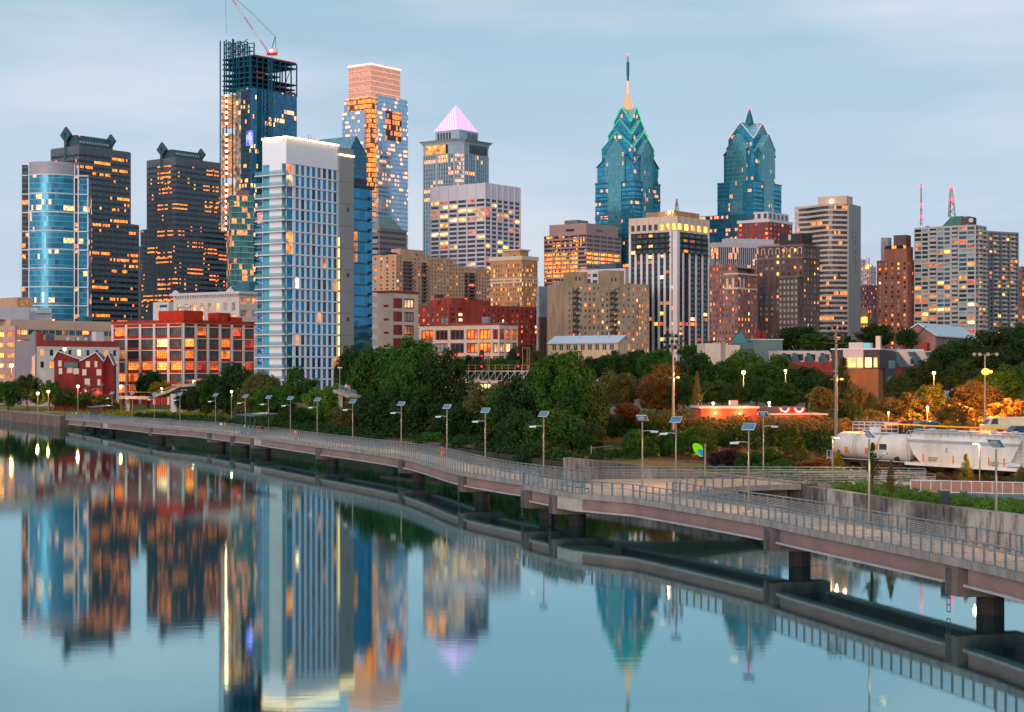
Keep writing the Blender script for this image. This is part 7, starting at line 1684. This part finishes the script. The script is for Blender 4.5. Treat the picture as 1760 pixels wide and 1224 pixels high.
def plamp(px, py, D, zb, label, power, colr=(1, .45, .12), r=.2, group='park and street lamps', head=1.0):
    e = empty('park_lamp', (PX(px, D), D, zb), 0, label, 'street lamp', group); h = PZ(py, D)-zb
    q = MB(); q.tube([(0, 0, 0), (0, 0, h-r)], [.09, .06], 6); q.build('pole', POLEM, e); q = MB(); q.tube([(0, 0, h+r*.7), (0, 0, h+r*1.3)], [r*1.5, .04], 10); q.build('cap', METAL_D, e)
    q = MB(); q.ball((0, 0, h), r, 10, 6); q.build('globe', emi('globe_%d' % tn[0] if 0 else 'globe', (colr[0], min(1, colr[1]*1.35), colr[2]*2), 7) if 'globe' not in bpy.data.materials else bpy.data.materials['globe'], e)
    l = bpy.data.lights.new('globe_light', 'POINT'); l.energy = power*1.8; l.color = colr; l.shadow_soft_size = .05; o = bpy.data.objects.new('globe_light', l); col.objects.link(o); o.parent = e; o.location = (0, -r*1.8, h-.1)
    return e
for a in [(1278, 640, 285, TZ, 'bright yellow lamp among the trees above the park building', 2500, (1, .62, .18), .34), (1350, 637, 290, TZ, 'yellow lamp among the trees, right of the brighter one', 1200, (1, .6, .2), .24), (1226, 693, 262, TZ, 'low lamp glowing behind the left end of the park building', 700, (.9, .8, .2), .22),
          (1322, 692, 262, TZ, 'low lamp glowing behind the middle of the park building', 600, (1, .7, .2), .2), (1605, 641, 262, TZ, 'orange lamp below the chapel, left of the blazing lamp post', 1500, (1, .5, .12), .26), (1594, 700, 238, TZ, 'low lamp lighting a tree yellow, left of the blazing lamp post', 1200, (1, .75, .15), .18),
          (1527, 709, 225, TZ, 'small post lantern in front of the modern house', 120, (1, .6, .25), .12), (65, 676, 503, GZ, 'orange street lamp on the left shore, leftmost', 1200, (1, .4, .1), .45), (83, 673, 500, GZ, 'orange street lamp on the left shore, second from the left', 1200, (1, .4, .1), .45), (134, 664, 494, GZ, 'orange street lamp at the foot of the second red gable', 1500, (1, .4, .1), .45),
          (208, 664, 494, GZ, 'orange street lamp at the foot of the red warehouse', 1500, (1, .4, .1), .45), (398, 673, 405, GZ, 'orange lamp glowing in the trees left of the second shelter', 900, (1, .5, .12), .30), (111, 600, 556, GZ, 'yellow lamp shining above the gabled houses on the white warehouse', 1500, (1, .5, .12), .6), (20, 628, 570, GZ, 'bright lamp at the far left by the pinkish low building', 5000, (1, .5, .12), .7), (278, 668, 520, GZ, 'yellow lamp lighting the golden tree by the footbridge', 2500, (1, .65, .15), .25), (332, 655, 480, GZ, 'small orange lamp at the top of the footbridge', 700, (1, .45, .12), .3)]:
    plamp(*a)

# ================================================================== footbridges, shelters, gantry, fences, sign
def pxz(px, y, D): return Vector((PX(px, D), D, PZ(y, D)))
FB = empty('footbridge', (0, 0, 0), 0, 'concrete footbridge ramp on white pillars in front of the red warehouse', 'footbridge')
q = MB()
P1 = [pxz(272, 681, 490), pxz(300, 672, 485), pxz(318, 663, 480), pxz(345, 661, 478)]
for a, c in zip(P1[:-1], P1[1:]): q.bar(a, c, 3.4, .8)
q.build('deck', CONC, FB); q = MB()
for a, c in zip(P1[:-1], P1[1:]):
    for o in (-1.6, 1.6): 
        ov = Vector((0, o, 0)); q.bar(a+ov+Vector((0, 0, 1.5)), c+ov+Vector((0, 0, 1.5)), .08, .08); n = 5
        for k in range(n+1): b_ = a+(c-a)*k/n+ov; q.bar(b_+Vector((0, 0, .4)), b_+Vector((0, 0, 1.5)), .06, .06)
q.build('railing', pm('salmon_rail', (.45, .22, .16), .6), FB)
for px, y in ((299, 676), (316, 668), (333, 666)): q = MB(); c = pxz(px, y, 482); q.box(c.x-.8, c.x+.8, c.y-.6, c.y+.6, GZ, c.z-.2); q.build('pillar', WHT, FB)
q = MB(); a, c = pxz(211, 683, 500), pxz(262, 684, 495); q.bar(a, c, 3, .8); q.bar(a+Vector((0, -1.4, 1.6)), c+Vector((0, -1.4, 1.6)), .08, .08); q.build('landing', CONC, FB); q = MB(); q.box(a.x+1, a.x+2, a.y-.5, a.y+.5, GZ, a.z); q.build('pillar', CONC, FB)
FB2 = empty('footbridge', (0, 0, 0), 0, 'short pale footbridge between trees with two people on it', 'footbridge')
a, c = pxz(583, 672, 345), pxz(612, 683, 338); q = MB(); q.bar(a, c, 2.6, .5); q.build('deck', CONC, FB2); q = MB()
for o in (-1.2, 1.2):
    q.bar(a+Vector((0, o, 1.2)), c+Vector((0, o, 1.2)), .07, .07)
    for k in range(12): b_ = a+(c-a)*k/11+Vector((0, o, 0)); q.bar(b_+Vector((0, 0, .2)), b_+Vector((0, 0, 1.2)), .05, .05)
q.build('railing', RAILM, FB2)
for f in (.1, .9): q = MB(); b_ = a+(c-a)*f; q.box(b_.x-.4, b_.x+.4, b_.y-.4, b_.y+.4, GZ, b_.z-.2); q.build('pillar', CONC, FB2)
LPx = empty('light_pole', tuple(pxz(584, 676, 346).to_tuple()[:2])+(GZ,), 0, 'pale slender light pole at the short footbridge', 'light pole'); h = PZ(633, 346)-GZ
q = MB(); q.tube([(0, 0, 0), (0, 0, h)], [.14, .1], 8); q.build('pole', POLEM, LPx); q = MB(); q.box(-.5, .5, -.15, .15, h, h+.18); q.build('lamp_head', HEADM, LPx)
# shelters on the boardwalk
def shelter(pxa, pxb, ytop, label):
    i0, i1 = at_px(NP, pxb), at_px(NP, pxa); im = (i0+i1)//2; p = Vector(NP[im]); t = (Vector(NP[im+2])-Vector(NP[im-2])).normalized(); nb = Vector((t.y, -t.x))
    D = p.y; zt = PZ(ytop, D); z0 = dz(p); L2 = abs(PX(pxb, D)-PX(pxa, D))/2/max(.25, abs(t.x))*.62
    e = empty('shelter', (p.x, p.y, z0), math.atan2(t.y, t.x), label, 'shelter', 'boardwalk shelters'); H = zt-z0
    CAN = bpy.data.materials.get('canopy') or pm('canopy', (.07, .08, .085), .5, .3, .2, 1)
    q = MB(); q.hexa([(-L2, .2, H-.25), (L2, .2, H-.25), (L2, -4.2, H+.1), (-L2, -4.2, H+.1), (-L2, .2, H-.1), (L2, .2, H-.1), (L2, -4.2, H+.28), (-L2, -4.2, H+.28)]); q.build('canopy', CAN, e)
    for k in range(4): q = MB(); x = -L2*.75+k*L2*.5; q.box(x-.1, x+.1, -.55, -.35, 0, H-.2); q.build('post', METAL_D, e)
    q = MB(); [q.bar((-L2*.75+k*L2*.5, -.45, H-.22), (-L2*.75+k*L2*.5, -4, H+.05), .1, .16) for k in range(4)]; q.build('beams', METAL_D, e)
shelter(134, 183, 698.5, 'dark open shelter with a flat canopy at the far left end of the boardwalk')
shelter(381, 453, 712.5, 'dark open shelter with a flat canopy on the boardwalk, the nearer one')
# railway signal gantry
D = 345; zg = PZ(638, D)
GA = empty('signal_gantry', (PX(783, D), D, GZ), 0, 'steel railway signal gantry with ladders and red signals above the trees', 'signal gantry'); W_ = PX(908, D)-PX(783, D); z = zg-GZ; RST = pm('rusty_steel', (.34, .20, .14), .7, .2, .3, 1)
q = MB()
for y in (-.8, .8): q.bar((0, y, z), (W_, y, z), .18, .18); q.bar((0, y, z-1.9), (W_*.9, y, z-1.9), .14, .14)
n = 11
for k in range(n): x = W_*k/n; q.bar((x, -.8, z-1.9), (x+W_/n, -.8, z), .12, .12); q.bar((x, -.8, z-1.9), (x, -.8, z), .1, .1)
q.build('truss', pm('galv', (.42, .42, .42), .5, .3), GA)
q = MB()
for k in range(n+1): x = W_*k/n; q.bar((x, -.8, z), (x, -.8, z+1.2), .14, .14)
q.bar((W_*.0, -.8, z+1.2), (W_, -.8, z+1.2), .08, .08); q.bar((0, -.8, z+.6), (W_, -.8, z+.6), .06, .06); q.build('catwalk_rail', RST, GA)
for x in (1, W_-1): q = MB(); q.box(x-.25, x+.25, -.4, .4, 0, z-.1); q.build('support', METAL, GA)
for fx, tall in ((.37, 4.6), (.92, 4.6)):
    x = W_*fx; q = MB(); q.bar((x, -.8, z), (x, -.8, z+tall), .12, .12); q.bar((x+.9, -.8, z), (x+.9, -.8, z+tall), .08, .08); q.bar((x+1.4, -.8, z), (x+1.4, -.8, z+tall), .08, .08)
    for k in range(9): q.bar((x+.9, -.8, z+.3+k*.48), (x+1.4, -.8, z+.3+k*.48), .06, .06)
    q.bar((x, -.8, z+tall), (x+1.4, -.8, z+tall), .1, .1); q.build('ladder_post', RST, GA)
RS = emi('signal_red', (1, .015, .02), 2.5)
for fx, yy in ((.36, 612), (.36, 630), (.86, 610), (.86, 629.5), (0.0, 610), (.0, 653)):
    x = W_*fx; zz = PZ(yy, D)-GZ; g = MB(); g.ball((x, -1.1, zz+.35), .5, 12, 8, sy=.3, sz=1.8); s_ = g.build('signal_head', pm('signal_black', (.01, .01, .012), .5) if 'signal_black' not in bpy.data.materials else bpy.data.materials['signal_black'], GA); q = MB(); q.ball((x, -1.3, zz), .22, 8, 6); q.build('signal_lamp', RS, s_)
# leaf sign
D = 166; SG = empty('leaf_sign', (PX(1212, D), D, 3.3), 0, 'green leaf-shaped sign with a blue drop on a slim pole', 'sign'); h = PZ(763, D)-3.3
q = MB(); q.tube([(0, 0, -1), (0, 0, h)], .075, 8); q.build('pole', POLEM, SG)
def S(x, y): return (PX(x, D)-PX(1212, D), PZ(y, D)-3.3)
def plate(pts, y0, th, name, m):
    k = len(pts); q = MB(); f = [(a[0], y0, a[1]) for a in pts]; bk = [(a[0], y0+th, a[1]) for a in pts]; q.poly(f); q.poly(bk)
    for i in range(k): j = (i+1) % k; q.quad(f[i], f[j], bk[j], bk[i])
    q.build(name, m, SG)
plate([S(*p) for p in ((1190.0, 765), (1192, 762.4), (1196, 761.5), (1201, 762.5), (1205, 765), (1207.3, 768), (1208, 772), (1208, 784), (1207, 785.6), (1204, 785), (1199, 782.5), (1195, 778.5), (1192, 774), (1190.4, 769))], -.05, .05, 'leaf', pm('sign_green', (.22, .58, .03), .5, 0, .05, 1, emit=(.2, .6, .02), es=.12))
plate([S(*p) for p in ((1208.4, 785.5), (1203.5, 781.5), (1200, 777.5), (1199.4, 774.5), (1200.8, 772.3), (1203.5, 771.8), (1206, 773.4), (1207.6, 777))], -.10, .045, 'blue_drop', pm('sign_blue', (.01, .22, .60), .5, 0, .05, 1))
q = MB(); [q.bar((S(1207, y)[0], 0, S(1207, y)[1]), (0, 0, S(1207, y)[1]), .05, .05) for y in (765, 780)]; q.build('brackets', POLEM, SG)
# glass-panel fence on a slate-blue base at the right
FE = empty('panel_fence', (0, 0, 0), 0, 'long metal fence with tinted panels on a slate-blue wall, below the hopper car', 'fence'); a, c = Vector((35.4, 155, 3.4)), Vector((48.5, 150, 3.4)); n = 16
q = MB(); q.bar(a+Vector((0, 0, -.75)), c+Vector((0, 0, -.75)), .5, 1.5); q.build('base_wall', pm('slate_blue_wall', (.13, .17, .20), .8, 0, .3, 1.2), FE)
q = MB(); q.bar(a+Vector((0, 0, 1.08)), c+Vector((0, 0, 1.08)), .09, .07); q.bar(a+Vector((0, 0, .1)), c+Vector((0, 0, .1)), .07, .07); q.build('rails', TRIMW, FE)
for k in range(n+1): b_ = a+(c-a)*k/n; q = MB(); q.bar(b_, b_+Vector((0, 0, 1.08)), .07, .07); q.build('post', TRIMW, FE)
mp_ = pm('tinted_panel', (.30, .17, .13), .4, 0, .2, 1)
for k in range(n): b_ = a+(c-a)*(k+.06)/n; d_ = a+(c-a)*(k+.94)/n; q = MB(); q.bar(b_+Vector((0, 0, .58)), d_+Vector((0, 0, .58)), .02, .84); q.build('panel', mp_, FE)
e = empty('bin_pillar', (PX(1625, 143), 143, GZ), 0, 'black rectangular pillar on the weedy bank below the panel fence', 'pillar'); q = MB(); q.box(-.32, .32, -.25, .25, 0, 1.35); q.build('body', METAL_D, e); q = MB(); q.box(-.36, .36, -.29, .29, 1.352, 1.42); q.build('cap', METAL, e)
# wire fence left above the concrete wall and yellow rail standing in for a light streak on the terrace
e = empty('wire_fence', (0, 0, 0), 0, 'thin metal fence post and rail above the stained concrete wall', 'fence'); a, c = pxz(1016, 770, 226), pxz(1052, 766, 228); q = MB(); q.bar(a, c, .07, .07); q.build('rail', METAL, e); q = MB(); q.bar((a.x, a.y, GZ), (a.x, a.y, a.z+.3), .09, .09); q.build('post', METAL, e)
e = empty('light_streak_rail', (0, 0, 0), 0, 'yellow light streak built as a rail along the terrace edge above the rail cars', 'light streak'); gp = [(p[0]+.9, p[1]+.8) for p in IVY[4:7]]; gp = [((38.5+.9)*.4+gp[0][0]*.6, (222+.8)*.4+gp[0][1]*.6)]+gp
YEL = pm('light_streak_yellow', (.8, .42, .03), .5); q = MB(); [q.bar((u_[0], u_[1], TZ+1.0), (v_[0], v_[1], TZ+1.0), .1, .16) for u_, v_ in zip(gp[:-1], gp[1:])]; q.build('rail', YEL, e)
for p in cr(gp, 4): q = MB(); q.bar((p[0], p[1], TZ), (p[0], p[1], TZ+.95), .1, .1); q.build('post', YEL, e)

# ================================================================== vehicles on the terrace
def car(px, D, rz_, label, body, L_=4.4, H=1.45, van=False, name='parked_car'):
    e = empty(name, (PX(px, D), D, TZ), rz_, label, 'van' if van else 'car'); W = 1.8; q = MB(); q.box(-L_/2, L_/2, -W/2, W/2, .35, .85 if not van else 1.3)
    z0, h = (.853, H) if not van else (1.303, H); x0, x1 = (-L_*.28, L_*.36) if not van else (-L_*.40, L_*.49)
    q.build('body', body, e); q = MB(); q.hexa([(x0-.35, -W/2+.05, z0), (x1+.1, -W/2+.05, z0), (x1+.1, W/2-.05, z0), (x0-.35, W/2-.05, z0), (x0+.3, -W/2+.2, h), (x1-.25, -W/2+.2, h), (x1-.25, W/2-.2, h), (x0+.3, W/2-.2, h)]); q.build('cabin', body, e)
    q = MB(); zc0, zc1 = z0+.06, h-.14
    for s in (-1, 1): q.quad((x0+.05, s*(W/2-.045), zc0), (x0+.95 if van else x1-.1, s*(W/2-.045), zc0), (x0+.95 if van else x1-.3, s*(W/2-.17), zc1), (x0+.4, s*(W/2-.17), zc1))
    q.quad((x0-.34, -W/2+.15, zc0), (x0-.34, W/2-.15, zc0), (x0+.2, W/2-.25, zc1), (x0+.2, -W/2+.25, zc1)); q.build('windows', G_DARK, e)
    for x in (-L_*.32, L_*.32):
        for s in (-1, 1): q = MB(); q.tube([(x, s*(W/2-.18), .34), (x, s*(W/2+.02), .34)], .34, 14); q.build('wheel', METAL_D, e)
VW = pm('van_cream', (.65, .58, .42), .4)
car(1730, 196, .1, 'cream van parked under the blazing orange lamp', VW, 5.6, 2.15, True, 'parked_van'); car(1590, 205, .2, 'teal car half hidden behind the yellow rail', pm('car_teal', (.05, .16, .18), .3, .3)); car(1560, 209, .15, 'dark red car half hidden left of the teal car', pm('car_red', (.3, .04, .03), .3, .3)); car(1757, 186, .1, 'dark blue car at the right edge beside the cream van', pm('car_navy', (.04, .06, .12), .3, .3))

# ================================================================== people
SKIN = pm('skin', (.45, .27, .19), .6, 0, .05, 5)
def person(x, y, z, label, shirt, legs, stride=.2, rz_=0, sit=False, hair=(.03, .02, .015)):
    e = empty('person', (x, y, z), rz_, label, 'person'); V = [(0, 0, .93), (0, 0, 1.12), (0, 0, 1.34), (0, 0, 1.47), (0, 0, 1.56), (0, 0, 1.66), (0, 0, 1.74)]; E = [(0, 1), (1, 2), (2, 3), (3, 4), (4, 5), (5, 6)]; RR = [.15, .13, .16, .06, .075, .095, .05]
    for s in (-1, 1):
        b0 = len(V); V += [(s*.19, 0, 1.38), (s*.24, s*.05*stride, 1.1), (s*.25, -.08+s*stride*.4, .87), (s*.25, -.12+s*stride*.5, .78)]; RR += [.06, .045, .035, .04]; E += [(2, b0), (b0, b0+1), (b0+1, b0+2), (b0+2, b0+3)]
        b0 = len(V); V += [(s*.1, 0, .86), (s*.11, -s*stride*.5, .48), (s*.11, -s*stride*1.1+.03, .08), (s*.12, -s*stride*1.1-.12, .04)]; RR += [.095, .065, .045, .04]; E += [(0, b0), (b0, b0+1), (b0+1, b0+2), (b0+2, b0+3)]
    me = bpy.data.meshes.new('body'); me.from_pydata(V, E, []); o = link('body', me, e); me.materials.append(SKIN); sk = o.modifiers.new('skin', 'SKIN')
    for i, rr in enumerate(RR): me.skin_vertices[0].data[i].radius = (rr, rr*(.8 if i < 3 else 1))
    me.skin_vertices[0].data[0].use_root = True; o.modifiers.new('sub', 'SUBSURF').levels = 1; o.modifiers['sub'].render_levels = 1
    q = MB(); q.tube([(0, 0, .92), (0, 0, 1.12), (0, 0, 1.32), (0, 0, 1.47)], [.185, .165, .20, .09], 12)
    for s in (-1, 1): q.tube([(s*.13, 0, 1.42), (s*.21, 0, 1.34), (s*.25, s*.03*stride, 1.12)], [.09, .085, .07], 8)
    q.build('shirt', shirt, e, smooth=True); q = MB()
    for s in (-1, 1): q.tube([(s*.07, 0, .98), (s*.1, 0, .84), (s*.11, -s*stride*.5, .48), (s*.11, -s*stride*1.05+.02, .14)], [.12, .118, .09, .07], 8)
    q.build('trousers', legs, e, smooth=True); q = MB(); q.ball((0, .02, 1.70), .108, 10, 7, sz=.9); q.build('hair', pm('hair', hair, .8) if 'hair' not in bpy.data.materials else bpy.data.materials['hair'], e)
    return e
SH = {k: pm('cloth_'+k, c, .85) for k, c in dict(white=(.7, .7, .72), red=(.5, .05, .05), black=(.015, .015, .02), pink=(.5, .22, .2), blue=(.05, .09, .22), tan=(.45, .3, .18), grey=(.18, .18, .2), rust=(.4, .14, .07)).items()}
MID = offset(NP, 2.0)
for px, s_, l_, lb, off_ in ((122, 'tan', 'blue', 'person in a tan top walking at the far left end of the boardwalk', 1.5), (127, 'white', 'grey', 'person in a pale top beside the one in tan, at the far left', 2.5), (379, 'white', 'tan', 'person in a white shirt standing just left of the nearer shelter', 1.5), (385, 'tan', 'tan', 'person in beige beside the white shirt, left of the nearer shelter', 2.6),
                             (420, 'white', 'black', 'person in a white top and dark trousers under the nearer shelter', 2.2), (443, 'red', 'red', 'person in red walking right of the nearer shelter', 1.6), (450, 'black', 'black', 'person in black walking right of the nearer shelter', 2.6), (506, 'pink', 'grey', 'person in a pink top on the boardwalk below the white riverside tower', 1.5), (757, 'rust', 'tan', 'person in rust-coloured clothes on the boardwalk left of the signal gantry', 3.2)):
    i = at_px(offset(NP, off_), px); p = offset(NP, off_)[i]; person(p[0], p[1], dz(p)+.01, lb, SH[s_], SH[l_], .25, rz_=.5+px*.01)
a, c = pxz(583, 672, 345), pxz(612, 683, 338)
for f, s_, l_, lb in ((.42, 'white', 'blue', 'person in white on the short footbridge, left of the pair'), (.60, 'pink', 'grey', 'person in pale clothes on the short footbridge, right of the pair')): b_ = a+(c-a)*f; person(b_.x, b_.y, b_.z+.26, lb, SH[s_], SH[l_], .15)

# benches and bike stands on the overlook
def onB(px, off_): Q = offset(NE, off_); i = at_px(Q, px); p = Vector(Q[i]); t = (Vector(Q[i+1])-Vector(Q[i-1])).normalized(); return p, math.atan2(t.y, t.x), dz(p)+.06
def bench(px, off_, label):
    p, an, z = onB(px, off_); e = empty('bench', (p.x, p.y, z), an, label, 'bench', 'metal benches on the overlook')
    q = MB(); [q.box(-.9, .9, y, y+.1, .43, .47) for y in (-.25, -.12, .01, .14)]; q.build('seat', METAL_D, e); q = MB(); [q.box(-.9, .9, .26, .29, z_, z_+.09) for z_ in (.55, .7, .85)]; q.build('backrest', METAL_D, e)
    for x in (-.8, .8): q = MB(); q.box(x-.03, x+.03, -.22, -.16, 0, .43); q.box(x-.03, x+.03, .22, .28, 0, .94); q.box(x-.03, x+.03, -.22, .28, .38, .425); q.build('leg_frame', METAL_D, e)
bench(1000, 1.1, 'dark metal bench at the railing right of the bicycles'); bench(436, 1.0, 'dark metal bench by the nearer shelter')
def bicycle(px, off_, label, turn):
    p, an, z = onB(px, off_); e = empty('bicycle', (p.x, p.y, z), an+turn, label, 'bicycle', 'bicycles parked at the overlook')
    for x in (-.52, .52):
        q = MB(); q.tube([(x+.33*math.cos(j*math.pi/8), 0, .34+.33*math.sin(j*math.pi/8)) for j in range(17)], .02, 5); w_ = q.build('wheel', METAL_D, e); q = MB(); [q.bar((x-.32*math.cos(j*math.pi/4), 0, .34-.32*math.sin(j*math.pi/4)), (x+.32*math.cos(j*math.pi/4), 0, .34+.32*math.sin(j*math.pi/4)), .006, .006) for j in range(4)]; q.build('spokes', METAL, w_)
    q = MB(); [q.tube(s, .02, 5) for s in ([(-.52, 0, .34), (-.15, 0, .34), (.38, 0, .72)], [(-.15, 0, .34), (-.25, 0, .88)], [(-.22, 0, .78), (.38, 0, .76)], [(-.52, 0, .34), (-.22, 0, .78)], [(.52, 0, .34), (.36, 0, .95)])]; q.build('frame', SH['blue'], e)
    q = MB(); q.tube([(.36, -.25, .98), (.38, 0, .95), (.36, .25, .98)], .018, 5); q.build('handlebar', METAL_D, e); q = MB(); q.ball((-.26, 0, .92), .12, 8, 5, sy=.6, sz=.35); q.build('saddle', METAL_D, e)
bicycle(959, .8, 'bicycle leaning on the overlook railing, leftmost of the three', 1.2); bicycle(966, .8, 'bicycle leaning on the overlook railing, middle one', 1.25); bicycle(977, .8, 'bicycle leaning on the overlook railing, rightmost, next to the bench', 1.15)
